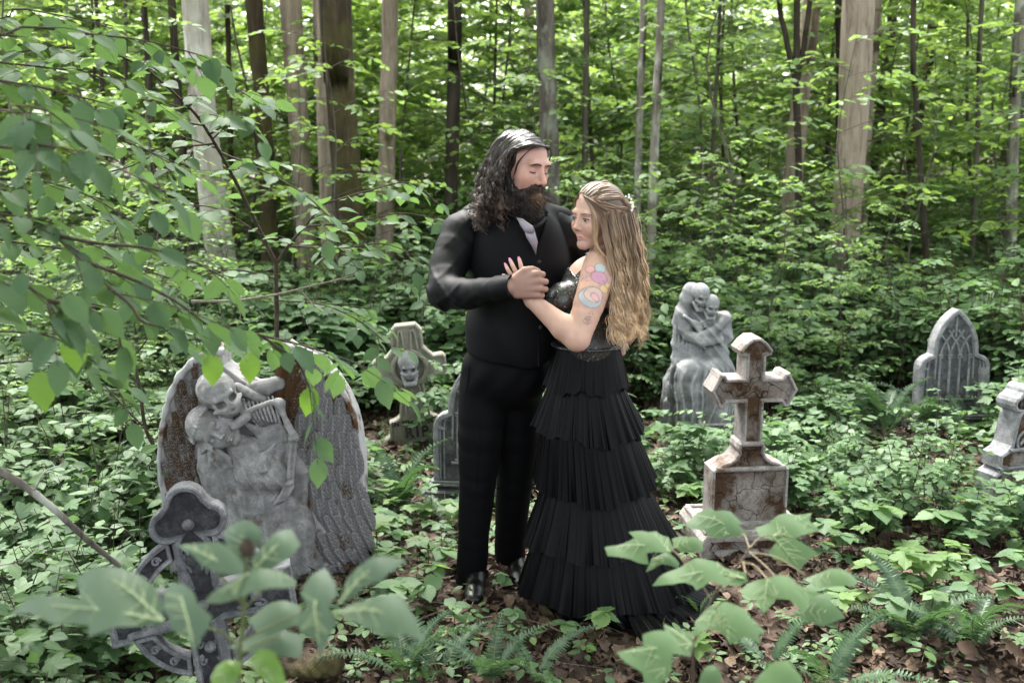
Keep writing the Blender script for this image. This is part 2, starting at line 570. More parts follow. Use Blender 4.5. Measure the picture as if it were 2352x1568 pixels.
def spray(L, mb, rng, o, d, length, n, size, twig_mat=None, droop=0.25, spread=0.9, tilt=0.35):
    """a flat twig with leaves left and right in one plane"""
    d = np.asarray(d, float); d = d / np.linalg.norm(d)
    side = np.cross(d, (0, 0, 1)); side /= np.linalg.norm(side) + 1e-9
    pts = []
    for i in range(5):
        t = i / 4
        pts.append(np.asarray(o) + d * length * t + np.array([0, 0, -droop * length * t * t]))
    pts = np.array(pts)
    if twig_mat is not None:
        V, F = tube(pts, np.linspace(.0022, .0009, 5), 3)
        mb.add(V, F, twig_mat)
    for i in range(n):
        t = (i + .6) / n
        p = pts[0] + (pts[4] - pts[0]) * t + np.array([0, 0, droop * length * (t - t * t)])
        sgn = 1 if i % 2 else -1
        if i == n - 1: sgn = 0
        dd = d * (.55 + .5 * t) + side * sgn * spread + rng.normal(0, .16, 3)
        dd[2] -= .12 + abs(rng.normal(0, .12))
        uu = np.array([0, 0, 1.0]) + rng.normal(0, tilt, 3)
        L.add(p, dd, uu, size * rng.uniform(.7, 1.2) * (1 - .25 * t))

def plant_shrub(seed, h=0.8, stems=5, size=.10, leaf=LEAF_O):
    """low leafy undergrowth plant: a few stems, leaves in flat whorls"""
    rng = np.random.RandomState(seed); L = Leaves(); mb = MB()
    for s in range(stems):
        a = rng.uniform(0, 6.28); lean = rng.uniform(.1, .5)
        hh = h * rng.uniform(.55, 1.0)
        base = np.array([rng.normal(0, .05), rng.normal(0, .05), 0])
        tip = base + np.array([math.cos(a) * lean * hh, math.sin(a) * lean * hh, hh])
        pts = smooth_path([base, (base + tip) / 2 + rng.normal(0, .03, 3), tip], 6)
        V, F = tube(pts, np.linspace(.006, .002, 6), 3); mb.add(V, F, 1)
        for q in range(rng.randint(4, 7)):
            t = rng.uniform(.35, 1.0)
            p = base + (tip - base) * t
            b = rng.uniform(0, 6.28)
            spray(L, mb, rng, p, (math.cos(b), math.sin(b), rng.uniform(-.05, .3)), rng.uniform(.16, .34), rng.randint(4, 8), size, 1)
    L.mesh_into(mb, leaf, 0)
    return mb

def plant_sapling(seed, h=3.0, size=.085, n_br=16, reach=.8, leaf=LEAF_O, z0=.25, lean=.12, rstem=.014, with_leaves=True):
    """slender young tree with tiers of flat sprays"""
    rng = np.random.RandomState(seed); L = Leaves(); mb = MB(); tb = MB()
    a = rng.uniform(0, 6.28)
    tip = np.array([math.cos(a) * lean * h, math.sin(a) * lean * h, h])
    pts = smooth_path([(0, 0, -.1), tip * .35 + rng.normal(0, .04 * h, 3) * (1, 1, 0), tip * .7 + rng.normal(0, .03 * h, 3) * (1, 1, 0), tip], 14)
    V, F = tube(pts, np.linspace(rstem, rstem * .25, 14), 6); tb.add(V, F, 0)
    for q in range(n_br):
        t = z0 + (1 - z0) * (q + rng.uniform(0, 1)) / n_br
        i = t * 13; i0 = int(min(i, 12)); p = pts[i0] + (pts[i0 + 1] - pts[i0]) * (i - i0)
        b = q * 2.4 + rng.uniform(-.5, .5)
        rl = reach * (1.15 - .75 * t) * rng.uniform(.7, 1.2)
        e = p + np.array([math.cos(b) * rl, math.sin(b) * rl, rl * rng.uniform(.0, .45)])
        bp = smooth_path([p, (p + e) / 2 + (0, 0, .06 * rl), e], 6)
        V, F = tube(bp, np.linspace(rstem * .32, .0012, 6), 4); tb.add(V, F, 0)
        k = max(3, int(rl / .13))
        for j in range(k):
            tt = (j + 1) / k
            pp = bp[0] + (bp[-1] - bp[0]) * tt
            ang = b + (.75 if j % 2 else -.75) * (1 if j < k - 1 else 0) + rng.normal(0, .25)
            spray(L, mb, rng, pp, (math.cos(ang), math.sin(ang), rng.uniform(-.08, .15)), rng.uniform(.22, .42) * min(1, reach + .3), rng.randint(6, 10), size, 1)
    L.mesh_into(mb, leaf, 0)
    return mb, tb

# leaf masses are one object each (kind = stuff): points that carry copies of a few plants
def gn_scatter(name, sources, pos, rotz, tilt, scale, which, loc=(0, 0, 0)):
    me = bpy.data.meshes.new(name + "_points")
    n = len(pos)
    me.vertices.add(n); me.vertices.foreach_set("co", np.asarray(pos, dtype=np.float32).ravel())
    r = np.zeros((n, 3), dtype=np.float32); r[:, 0] = tilt[:, 0]; r[:, 1] = tilt[:, 1]; r[:, 2] = rotz
    a = me.attributes.new("rot", 'FLOAT_VECTOR', 'POINT'); a.data.foreach_set("vector", r.ravel())
    a = me.attributes.new("scl", 'FLOAT', 'POINT'); a.data.foreach_set("value", np.asarray(scale, dtype=np.float32))
    a = me.attributes.new("idx", 'INT', 'POINT'); a.data.foreach_set("value", np.asarray(which, dtype=np.int32))
    o = obj(name, me); tag(o, kind='stuff')
    src = bpy.data.collections.new(name + "_kinds")
    for i, m in enumerate(sources):
        so = bpy.data.objects.new("%s_kind_%02d" % (name, i), m)
        src.objects.link(so)
    g = bpy.data.node_groups.new(name + "_scatter", 'GeometryNodeTree')
    g.interface.new_socket("Geometry", in_out='INPUT', socket_type='NodeSocketGeometry')
    g.interface.new_socket("Geometry", in_out='OUTPUT', socket_type='NodeSocketGeometry')
    N = g.nodes.new; Lk = g.links.new
    gi, go = N('NodeGroupInput'), N('NodeGroupOutput')
    ci = N('GeometryNodeCollectionInfo'); ci.inputs['Collection'].default_value = src
    ci.inputs['Separate Children'].default_value = True; ci.inputs['Reset Children'].default_value = True
    ip = N('GeometryNodeInstanceOnPoints'); ip.inputs['Pick Instance'].default_value = True
    def attr(nm, t):
        q = N('GeometryNodeInputNamedAttribute'); q.data_type = t; q.inputs['Name'].default_value = nm
        return q.outputs['Attribute']
    e2r = N('FunctionNodeEulerToRotation')
    Lk(attr("rot", 'FLOAT_VECTOR'), e2r.inputs[0]); Lk(e2r.outputs[0], ip.inputs['Rotation'])
    Lk(attr("scl", 'FLOAT'), ip.inputs['Scale']); Lk(attr("idx", 'INT'), ip.inputs['Instance Index'])
    Lk(gi.outputs[0], ip.inputs['Points']); Lk(ci.outputs[0], ip.inputs['Instance']); Lk(ip.outputs[0], go.inputs[0])
    md = o.modifiers.new("scatter", 'NODES'); md.node_group = g
    return o

# ------------------------------------------------------------------ tree trunks
def trunk_mesh(P, R, mat, seed, k=20, n=40, rough=.05, flare=0.35):
    """bark-covered trunk along points P with radii R (both in metres)"""
    pts = smooth_path(P, n); r = np.interp(np.linspace(0, 1, n), np.linspace(0, 1, len(R)), R)
    T, Nn, B = frame_along(pts)
    a = np.arange(k) * 2 * math.pi / k
    rr = r[:, None] * np.ones(k)
    hz = pts[:, 2:3] - pts[0, 2]
    rr = rr * (1 + flare * np.exp(-hz / .35) * (1 + .35 * np.sin(a * 5 + seed)))
    q = np.stack([np.cos(a)[None] * 2.2 + 0 * hz, np.sin(a)[None] * 2.2 + 0 * hz, hz * 1.6 + 0 * a[None]], -1)
    rr = rr * (1 + rough * vnoise(q, seed) + rough * .5 * vnoise(q * 2.7, seed + 1))
    V = pts[:, None, :] + rr[..., None] * (np.cos(a)[None, :, None] * Nn[:, None, :] + np.sin(a)[None, :, None] * B[:, None, :])
    i = np.arange(n - 1)[:, None] * k; j = np.arange(k)[None]; j2 = (j + 1) % k
    F = np.stack([i + j, i + j2, i + k + j2, i + k + j], -1).reshape(-1, 4)
    return np_mesh('trunk', V.reshape(-1, 3), F, [M[mat]])

HIGH_CROWN = {}
def high_crown(seed, R=2.2, H=5.0, n=260):
    """a leafy crown far above: clumps of sprays round the limbs"""
    key = seed % 3
    if key in HIGH_CROWN: return HIGH_CROWN[key]
    rng = np.random.RandomState(900 + key); L = Leaves(); mb = MB()
    for b in range(11):
        a = b * 2.4; z = H * rng.uniform(-.1, .75); rl = R * rng.uniform(.6, 1.1)
        e = np.array([math.cos(a) * rl, math.sin(a) * rl, z + rl * .5])
        V, F = tube(smooth_path([(0, 0, z - .4), e * .5 + (0, 0, z * .5), e], 6), np.linspace(.05, .01, 6), 5); mb.add(V, F, 1)
        for i in range(n // 11):
            p = e * rng.uniform(.3, 1.1) + rng.normal(0, .42, 3); g = rng.uniform(0, 6.28)
            spray(L, mb, rng, p, (math.cos(g), math.sin(g), rng.uniform(-.2, .2)), .5, 6, .17, None)
    L.mesh_into(mb, LEAF_S, 0)
    HIGH_CROWN[key] = mb.mesh('crown', [M['leaf_high'], M['bark_dark']], smooth=False)
    return HIGH_CROWN[key]

def tree(name, label, pts, w, Y, mat, seed, group=None, top=9.0, rough=.05, crown=True, limbs=()):
    """pts: (x, y) photo positions of the trunk axis from low to high, w its widths there in photo pixels"""
    W = [at(x, y, Y) for x, y in pts]
    b = W[0].copy()
    # carry the axis down to the ground and up out of the picture
    d0 = (W[1] - W[0]).normalized(); gz = float(ground_z(W[0].x, Y)) - .15
    base = W[0] + d0 * ((gz - W[0].z) / d0.z)
    d1 = (W[-1] - W[-2]).normalized(); d1 = (d1 + Vector((0, 0, .6))).normalized()
    tip = W[-1] + d1 * ((top - W[-1].z) / d1.z)
    P = [base] + W + [tip]
    m = [mpp(Y, p.z) * .5 for p in W]
    R = [w[0] * m[0] * 1.04] + [wi * mi for wi, mi in zip(w, m)] + [w[-1] * m[-1] * .75]
    # sample radii by arc length
    L_ = [0.0]
    for i in range(1, len(P)): L_.append(L_[-1] + (P[i] - P[i - 1]).length)
    R = np.interp(np.linspace(0, L_[-1], 24), L_, R)
    t = thing(name, label, 'tree', base, 0, group)
    loc = np.array(base)
    o = obj('trunk', trunk_mesh([np.array(p) - loc for p in P], R, mat, seed, rough=rough), t)
    for i, (lp, lw) in enumerate(limbs):
        lw_ = [wi * mpp(Y) * .5 for wi in lw]
        LP = [np.array(at(x, y, Y)) - loc for x, y in lp]
        LP.append(LP[-1] + (LP[-1] - LP[-2]) * 1.5 + np.array([0, 0, .8])); lw_.append(lw_[-1] * .8)
        obj('limb', trunk_mesh(LP, lw_, mat, seed + 7 + i, k=10, n=24, flare=0), t)
    if crown:
        c = obj('crown', high_crown(seed), t, loc=tip - base + Vector((0, 0, .2)), rot=(0, 0, seed * 1.3))
    return t

TREES = [
    ('tree', 'pale grey smooth trunk with a knot, widest pale trunk behind the leafy branches', [(515, 640), (485, 420), (462, 200), (448, 0)], [68, 62, 60, 60], 8.6, 'bark_white', 1),
    ('tree', 'slim dark trunk just right of the pale grey knotted trunk', [(618, 560), (612, 400), (598, 180), (583, 0)], [34, 34, 36, 38], 9.9, 'bark_moss', 2),
    ('tree', 'grey brown ridged trunk left of the mossy dark trunk', [(706, 600), (694, 420), (680, 180), (668, 0)], [46, 46, 46, 50], 10.0, 'bark_beige', 3),
    ('mossy_tree', 'thick dark trunk covered with brown green moss', [(812, 660), (800, 420), (783, 200), (768, 0)], [66, 64, 66, 72], 8.8, 'bark_moss', 4),
    ('tree', 'narrow grey trunk hugging the left edge of the mossy trunk', [(752, 560), (745, 350), (738, 150), (732, 0)], [30, 29, 28, 28], 9.3, 'bark_beige', 5),
    ('tree', 'straight light brown trunk between the mossy trunk and the bearded man', [(880, 620), (886, 420), (892, 200), (896, 0)], [42, 40, 39, 38], 9.7, 'bark_beige', 6),
    ('tree', 'dark upright trunk left of the bearded man, above his shoulder', [(1036, 440), (1040, 300), (1043, 150), (1044, 0)], [30, 30, 31, 33], 9.9, 'bark_dark', 7),
    ('furrowed_tree', 'furrowed dark grey trunk rising directly behind the head of the bearded man', [(1268, 520), (1262, 330), (1256, 160), (1251, 0)], [48, 46, 44, 44], 9.5, 'bark_furrow', 8),
    ('sapling', 'thin lichen-spotted stem above the woman, left one of the close pair', [(1464, 470), (1468, 300), (1474, 140), (1479, 0)], [17, 17, 16, 16], 9.2, 'bark_lichen', 9),
    ('sapling', 'thin pale lichen-spotted stem behind the hair of the woman, right one of the pair', [(1494, 640), (1500, 420), (1510, 180), (1519, 0)], [22, 21, 19, 18], 8.5, 'bark_lichen', 10),
    ('forked_tree', 'brown trunk beside a thin dark fork, between the woman and the big pale trunk', [(1806, 620), (1824, 380), (1845, 160), (1866, 0)], [44, 42, 40, 42], 9.8, 'bark_beige', 11),
    ('sapling', 'thin dark stem forking into a V in front of the brown trunk', [(1832, 560), (1834, 380), (1830, 250), (1829, 185)], [15, 15, 16, 16], 9.4, 'bark_dark', 12),
    ('big_pale_tree', 'big straight pale beige trunk on the right side, thickest of all', [(1930, 690), (1945, 480), (1962, 240), (1972, 0)], [64, 62, 66, 72], 9.2, 'bark_pale', 13),
    ('tree', 'pale trunk half hidden behind the big pale beige trunk', [(1984, 420), (1994, 220), (2003, 100), (2008, 0)], [26, 28, 32, 36], 10.6, 'bark_pale', 14),
    ('sapling', 'thin dark brown crooked stem right of the big pale trunk', [(2124, 540), (2113, 380), (2102, 190), (2098, 0)], [14, 13, 13, 12], 8.8, 'bark_dark', 15),
    ('tree', 'dark trunk in the shadows at the far right, behind the arched tombstone', [(2322, 460), (2326, 330), (2332, 200), (2338, 90)], [28, 26, 24, 24], 9.9, 'bark_lichen', 16),
    ('tree', 'thin dark trunk far left of the pale grey knotted trunk', [(352, 380), (346, 250), (338, 120), (330, 0)], [14, 14, 13, 13], 9.8, 'bark_dark', 17),
    ('tree', 'dark trunk just left of the pale grey knotted trunk', [(425, 420), (412, 250), (402, 120), (394, 0)], [19, 18, 17, 17], 10.0, 'bark_dark', 18),
    ('tree', 'dark trunk seen at the top, left of the big pale beige trunk', [(1930, 200), (1930, 130), (1929, 60), (1928, 0)], [20, 20, 21, 21], 10.1, 'bark_dark', 19),
]
TREES += [('sapling', 'very thin dark stem in the gap at the far upper left', [(245, 430), (238, 250), (228, 120), (220, 0)], [10, 10, 9, 9], 10.0, 'bark_dark', 21),
    ('tree', 'slim dark trunk in the gap between the mossy trunk and the light brown one', [(530, 330), (527, 200), (524, 100), (521, 0)], [13, 13, 12, 12], 10.1, 'bark_moss', 22),
    ('sapling', 'thin stem right of the furrowed trunk, above the gap between the couple', [(1344, 300), (1345, 200), (1347, 100), (1349, 0)], [14, 13, 13, 12], 10.1, 'bark_sapling', 23),
    ('sapling', 'thin grey stem halfway between the lichen-spotted pair and the forked tree', [(1634, 420), (1640, 280), (1648, 140), (1655, 0)], [9, 9, 8, 8], 10.0, 'bark_sapling', 24),
    ('sapling', 'thin grey stem between the crooked brown stem and the right frame edge', [(2240, 420), (2246, 280), (2250, 140), (2256, 0)], [12, 11, 11, 10], 10.0, 'bark_sapling', 25)]
TREES.append(('vine', 'thin dark vine stem hanging beside the thick mossy trunk', [(771, 470), (760, 320), (748, 160), (737, 0)], [7, 7, 7, 7], 8.3, 'bark_dark', 20))
for i, (nm, lb, pts, w, Y, mat, sd) in enumerate(TREES):
    limbs = ()
    if sd == 12: limbs = (([(1829, 190), (1812, 120), (1800, 60), (1790, 0)], [14, 12, 11, 11]), ([(1829, 190), (1843, 130), (1853, 60), (1862, -20)], [13, 12, 11, 10]))
    tree(nm, lb, pts, w, Y, mat, sd, rough=.10 if 'moss' in mat or sd == 15 else .05, limbs=limbs, crown=sd in (1, 13), top=(4.0 if sd == 12 else 9.0))

rng = np.random.RandomState(5)
for i in range(22):
    px = rng.uniform(-150, 2500); Y = rng.uniform(11.5, 26)
    w = rng.uniform(.07, .22) / mpp(Y)
    lean = (px - 1176) * .04 + rng.normal(0, 12)
    tree('tree', 'far thin trunk deep in the green wood', [(px - lean, 420), (px, 150), (px + lean * .5, 0)], [w, w, w * .95], Y,
         ('bark_dark', 'bark_moss', 'bark_beige', 'bark_lichen')[i % 4], 50 + i, group='far trunks deep in the wood', crown=False, top=rng.uniform(9, 12))
# ------------------------------------------------------------------ undergrowth and the leafy wood behind
rng = np.random.RandomState(11)
shrub_src = []
for s in range(5):
    mb = plant_shrub(100 + s, h=(.55, .8, .7, .95, .6)[s], stems=(5, 6, 5, 6, 4)[s], size=(.10, .085, .115, .095, .12)[s], leaf=(LEAF_O, LEAF_O, LEAF_M, LEAF_O, LEAF_M)[s])
    shrub_src.append(mb.mesh('shrub_%d' % s, [M['leaf_low'], M['twig']], smooth=False))

def clear_of(x, y):
    """keep the glade round the couple, the monuments and the way to the camera free"""
    if y < 2.0: return False
    for cx, cy, r in ((.15, 3.6, 1.0), (.25, 2.4, 1.4), (-.97, 3.85, .62), (-.75, 2.7, .65), (1.05, 4.1, .55), (1.4, 2.5, 1.3), (1.05, 3.2, .9),
                      (1.2, 6.2, .6), (2.85, 6.3, .5), (-1.0, 5.95, .5), (-.35, 4.95, .5), (2.6, 4.85, .45), (-.6, 5.3, .35), (-.9, 5.5, .3), (.95, 5.6, .35), (2.3, 5.6, .3), (2.2, 3.7, .5)):
        if (x - cx) ** 2 + (y - cy) ** 2 < r * r: return False
    return True

pos, sc, wh = [], [], []
for i in range(7400):
    y = 2.1 + 24 * rng.uniform(0, 1) ** 1.5
    x = rng.uniform(-1, 1) * (y * .62 + 1.2)
    if not clear_of(x, y): continue
    # thinner on the brown litter in the right foreground
    if y < 4.4 and x > -.3 and rng.uniform() < .80: continue
    if y < 5.4 and rng.uniform() < .30: continue
    k = np.clip((y - 2.2) / 4.6, .30, 1.0)
    if 4.2 < y < 7 and (.4 < x < 2.8 or -1.2 < x < .1):
        if rng.uniform() < .45: continue
        k = .58
    if x < -1.0 and y < 5.5:
        if rng.uniform() < .5: continue
        k = max(k, .72)
    pos.append((x, y, float(ground_z(x, y)))); sc.append(k * rng.uniform(.65, 1.25)); wh.append(rng.randint(5))
pos = np.array(pos); n = len(pos)
gn_scatter('undergrowth', shrub_src, pos, rng.uniform(0, 6.28, n), rng.normal(0, .08, (n, 2)), np.array(sc), np.array(wh))

# saplings and small trees of the wood: flat tiers of leaves from knee height to far above the picture
sap_meshes, sap_trunks = [], []
spec = [(201, 2.6, .095, 17, .75, LEAF_O), (202, 3.6, .10, 21, .95, LEAF_O), (203, 4.6, .115, 25, 1.2, LEAF_M), (204, 6.0, .115, 30, 1.5, LEAF_O), (205, 7.0, .13, 32, 1.7, LEAF_M)]
for sd, h, sz, nb, rc, lf in spec:
    mb, tb = plant_sapling(sd, h, sz, nb, rc, lf, z0=.15, rstem=.0042 * h)
    sap_meshes.append([mb.mesh('foliage_%d_%d' % (sd, q), [M[m], M['twig']], smooth=False) for q, m in enumerate(('leaf_mid', 'leaf_high'))])
    sap_trunks.append(tb.mesh('trunk_%d' % sd, [M['bark_sapling']]))

# the nearer ones stand as trees of their own
near = [(-3.9, 6.3, 1), (-2.9, 7.4, 2), (-2.1, 6.9, 0), (-1.55, 8.2, 1), (-3.4, 9.4, 3), (-.75, 8.9, 1), (-1.2, 10.6, 2), (-.2, 10.3, 3), (.35, 9.4, 1), (.95, 8.4, 0),
        (1.55, 9.6, 2), (2.1, 8.2, 1), (2.75, 10.4, 3), (3.1, 8.6, 0), (3.75, 7.8, 1), (4.3, 9.2, 2), (4.9, 8.2, 1), (4.4, 6.9, 0), (5.6, 10.2, 3), (-4.9, 8.2, 2), (-5.6, 9.6, 3), (-4.4, 10.8, 4), (1.0, 11.2, 4), (3.7, 11.6, 4), (-2.4, 11.8, 4)]
rn = np.random.RandomState(64)
near = [(x, y + 2.6 if y < 9.6 else y, v) for x, y, v in near if not (-2.4 < x < -.3 and y < 9)]
for q in range(34):
    y = rn.uniform(10.2, 14.5); near.append((rn.uniform(-.60, .60) * (y + 1), y, rn.randint(0, 4)))
near += [(-2.8, 7.9, 0), (-1.95, 8.3, 0), (-1.15, 8.0, 0), (2.55, 8.4, 0), (3.35, 8.3, 0), (.45, 8.7, 0), (1.6, 8.9, 1), (4.3, 8.0, 1), (5.0, 7.6, 1), (-3.6, 7.2, 1), (-.5, 9.6, 1)]
for i, (x, y, v) in enumerate(near):
    t = thing('sapling', 'slender leafy sapling with flat tiers of leaves in the near wood', 'tree', (x, y, float(ground_z(x, y))), i * 2.1, 'leafy saplings of the near wood')
    obj('trunk', sap_trunks[v], t)
    tag(obj('crown', sap_meshes[v][0 if i % 3 else 1], t), kind='stuff')

for q in range(64):        # knee- to head-high bushes between the trunks
    y = rn.uniform(6.7, 10.5); x = rn.uniform(.2, .64 * y + .8) if q % 3 else rn.uniform(-.62 * y - .6, -1.2)
    if q >= 46: y = rn.uniform(4.7, 6.6); x = rn.uniform(-.62 * y - .4, -1.75) if q % 4 else rn.uniform(3.3, .62 * y + .8)
    t = thing('bush', 'leafy bush of the undergrowth between the trunks', 'bush', (x, y, float(ground_z(x, y))), q * 1.7, 'leafy bushes of the undergrowth')
    v = q % 3; k_ = rn.uniform(.34, .58) * (1, .8, .62)[v]
    obj('stem', sap_trunks[v], t, scale=k_ * 1.15)
    tag(obj('crown', sap_meshes[v][0], t, scale=k_ * 1.15), kind='stuff')

far_src = [m for pair in sap_meshes for m in pair]
far_all = []
for pair, tr in zip(sap_meshes, sap_trunks):
    pass
pos, sc, wh = [], [], []
for i in range(340):
    y = 12 + 32 * rng.uniform(0, 1) ** 1.1
    x = rng.uniform(-1, 1) * (y * .60 + 1.5)
    v = rng.randint(1, 5) if y < 22 else rng.randint(2, 5)
    pos.append((x, y, float(ground_z(x, y)) - .1)); sc.append(rng.uniform(.8, 1.3) * (1 + max(0, y - 22) * .02)); wh.append(2 * v + (1 if rng.uniform() < np.clip((y - 9) / 14, .1, .9) else 0))
pos = np.array(pos); n = len(pos)
gn_scatter('distant_foliage', far_src, pos, rng.uniform(0, 6.28, n), rng.normal(0, .05, (n, 2)), np.array(sc), np.array(wh))

# unseen leaf canopy, added high over the glade to shade the foreground
can_src = []
for q in range(3):
    can_src.append(high_crown(q).copy())
pos, sc = [], []
for i in range(72):
    x, y = rng.uniform(-9, 9), rng.uniform(-3.5, 5.5)
    pos.append((x, y, rng.uniform(5.2, 8.5))); sc.append(rng.uniform(.5, .8))
for i in range(12):  # lower unseen pieces added to shade the left foreground
    pos.append((rng.uniform(-4.6, -1.7), rng.uniform(1.6, 4.8), rng.uniform(3.8, 4.8))); sc.append(rng.uniform(.4, .55))
n = len(pos)
gn_scatter('added_shade_foliage', can_src, np.array(pos), rng.uniform(0, 6.28, n), rng.normal(0, .2, (n, 2)), np.array(sc), rng.randint(0, 3, n))
# ------------------------------------------------------------------ people: materials
def attr_mat(name, rough=.5, spec=.5, sss=0.0, bumpscale=None, bumpstr=.2, sheen=0.0, coat=0.0):
    k = NT(name)
    a = k.N('ShaderNodeAttribute', attribute_name="Col")
    k.fin(a.outputs['Color'], rough, spec=spec, sheen=sheen)
    if sss:
        k.b.inputs['Subsurface Weight'].default_value = sss
        k.b.inputs['Subsurface Radius'].default_value = (.010, .004, .002)
        k.b.inputs['Subsurface Scale'].default_value = 1.0
    if coat: k.b.inputs['Coat Weight'].default_value = coat
    if bumpscale:
        k.L(k.bump(k.noise(bumpscale, 4), bumpstr, .002), k.b.inputs['Normal'])
    return k.m
M['skin'] = attr_mat('skin', .50, .35, .10, 420, .28)
M['hair'] = attr_mat('hair', .30, .6)
M['beard'] = attr_mat('beard', .55, .3)
M['hair_soft'] = attr_mat('hair_soft', .42, .45)

def cloth(name, col, rough, weave=900, bump=.15, sheen=0.1, spec=.4, wrinkle=0.0):
    k = NT(name)
    n = k.noise(weave, 2)
    w = k.noise(7, 3, k.vscale(k.obj(), (1, 1, .55)), .5, .8)
    c = k.mix(k.math('MULTIPLY', k.noise(5, 3), .5), col, tuple(x * .7 for x in col))
    h = k.math('ADD', k.math('MULTIPLY', n, .06), k.math('MULTIPLY', w, wrinkle))
    k.fin(c, rough, k.bump(h, bump, .03), spec=spec, sheen=sheen)
    k.b.inputs['Sheen Roughness'].default_value = .4
    return k.m
M['shirt'] = cloth('black_satin_shirt', (.0032, .0032, .0044), .46, wrinkle=.10, bump=.5, spec=.13, sheen=.0)
M['vest'] = cloth('black_vest', (.0055, .0055, .0066), .70, wrinkle=.05, sheen=.0, spec=.10)
M['trousers'] = cloth('black_trousers', (.0026, .0026, .0032), .70, wrinkle=.03, sheen=.0, spec=.08)
M['tie'] = cloth('silver_tie', (.27, .235, .285), .32, bump=.2)
M['shoe'] = NT('black_leather').fin((.005, .005, .005), .34, spec=.3)
M['tulle'] = cloth('black_tulle', (.0010, .0010, .0014), .42, weave=500, sheen=.0, spec=.08)
M['button'] = NT('black_button').fin((.008, .008, .008), .25)
M['nail'] = NT('pink_nail').fin((.62, .22, .42), .18)
M['lash'] = NT('lash').fin((.012, .009, .008), .5)
M['flower'] = NT('white_flower').fin((.8, .8, .74), .6)
def sequins():
    k = NT('black_sequins')
    v = k.N('ShaderNodeTexVoronoi'); v.inputs['Scale'].default_value = 280; k.L(k.obj(), v.inputs['Vector'])
    b = k.N('ShaderNodeBump'); b.inputs['Strength'].default_value = 1.0; b.inputs['Distance'].default_value = .004
    k.L(v.outputs['Color'], b.inputs['Height'])
    glint_col = k.ramp(v.outputs['Color'], [(.84, .006), (.95, .34)])  # sparkle painted in: scattered pale cells in the base colour act as glints
    return k.fin(glint_col, k.ramp(v.outputs['Color'], [(.2, .5), (.9, .15)]), b.outputs['Normal'], spec=.8)
M['sequin'] = sequins()

def hand_V(f, u):
    f = Vector(f).normalized(); s = f.cross(Vector(u)).normalized(); u = s.cross(f).normalized()
    return f, u, s

class Head:
    """a head's own axes: s = its right, f = where it looks, u = up"""
    def __init__(h, c, f, u, k):
        h.c = Vector(c); h.f, h.u, h.s = hand_V(f, u); h.k = k
    def p(h, s, f, u):
        return h.c + (h.s * s + h.f * f + h.u * u) * h.k
    def R(h):
        return np.array([tuple(h.s), tuple(h.f), tuple(h.u)], dtype=np.float32)
    def loc(h, P):
        return (np.asarray(P) - np.array(h.c)) @ h.R().T / h.k

def sculpt_head(v, h, man, lids=.5):
    k = h.k; R = h.R()
    E = lambda c, r, b=.012, cut=False: v.ell(h.p(*c), [x * k for x in r], R, b * k, cut)
    C = lambda a, b, ra, rb, bl=.012, cut=False: v.cap(h.p(*a), h.p(*b), ra * k, rb * k, bl * k, cut)
    E((0, -.012, .044 if man else .050), (.077, .098, .076 if man else .084))
    E((0, .030, -.018 if man else -.012), (.064 if man else .060, .064, .088 if man else .080), .02)
    jw = .050 if man else .041
    for s in (-1, 1):
        C((s * jw, .002, -.055), (s * .010, .074 if man else .069, -.098 if man else -.087), .027 if man else .021, .021 if man else .0145, .02)
        E((s * .041, .053, -.020), (.026, .030, .030), .02)                       # cheek
        E((s * .077, -.012, -.004), (.009, .019, .032), .006)                      # ear
    E((0, .078 if man else .072, -.094 if man else -.084), (.021 if man else .0135, .018 if man else .013, .018 if man else .014), .018)                                  # chin
    C((-.040, .079, .034), (.040, .079, .034), .012 if man else .009, .012 if man else .009, .014)
    for s in (-1, 1):
        E((s * .033, .099, .010), (.022, .017, .0125), .010, True)                 # socket
        v.ell(h.p(s * .032, .0735, .009), [.0148 * k] * 3, R, .003 * k)              # lid / eyeball
        C((s * .015, .080, .0200), (s * .047, .069, .0165), .0045, .004, .006)      # upper lid fold
    nk = 1.0 if man else .80
    C((0, .086, .022), (0, .107 if man else .101, -.016), .0085 * nk, .0105 * nk, .010)
    E((0, .112 if man else .105, -.024 if man else -.019), (.0125 * nk, .012 * nk, .0105 * nk), .006)
    for s in (-1, 1): E((s * .0125 * nk, .098 if man else .095, -.029 if man else -.025), (.0085 * nk, .011 * nk, .008 * nk), .005)
    for s in (-1, 1): E((s * .0065 * nk, .108 if man else .104, -.037 if man else -.031), (.0042 * nk, .006 * nk, .004 * nk), .003, True)   # nostrils
    w = .024 if man else .0215
    up = [(-w, .080, -.0590 if not man else -.0565), (-.008, .0955, -.0515), (0, .0965, -.053), (.008, .0955, -.0515), (w, .080, -.0590 if not man else -.0565)]
    lo = [(-w, .080, -.058 if man else -.0605), (0, .0955, -.0635), (w, .080, -.058 if man else -.0605)]
    if not man: up = [(a, b - .0062, c) for a, b, c in up]; lo = [(a, b - .0062, c) for a, b, c in lo]
    for i in range(4): C(up[i], up[i + 1], .0045, .0045, .003)
    for i in range(2): C(lo[i], lo[i + 1], .0058, .0058, .003)
    cz = -.0575 if man else -.0600; cf = 0 if man else -.0062
    for a, b in (((-w, .0865 + cf, cz), (0, .1035 + cf, -.0575)), ((0, .1035 + cf, -.0575), (w, .0865 + cf, cz))):
        C(a, b, .0015, .0015, .002, True)

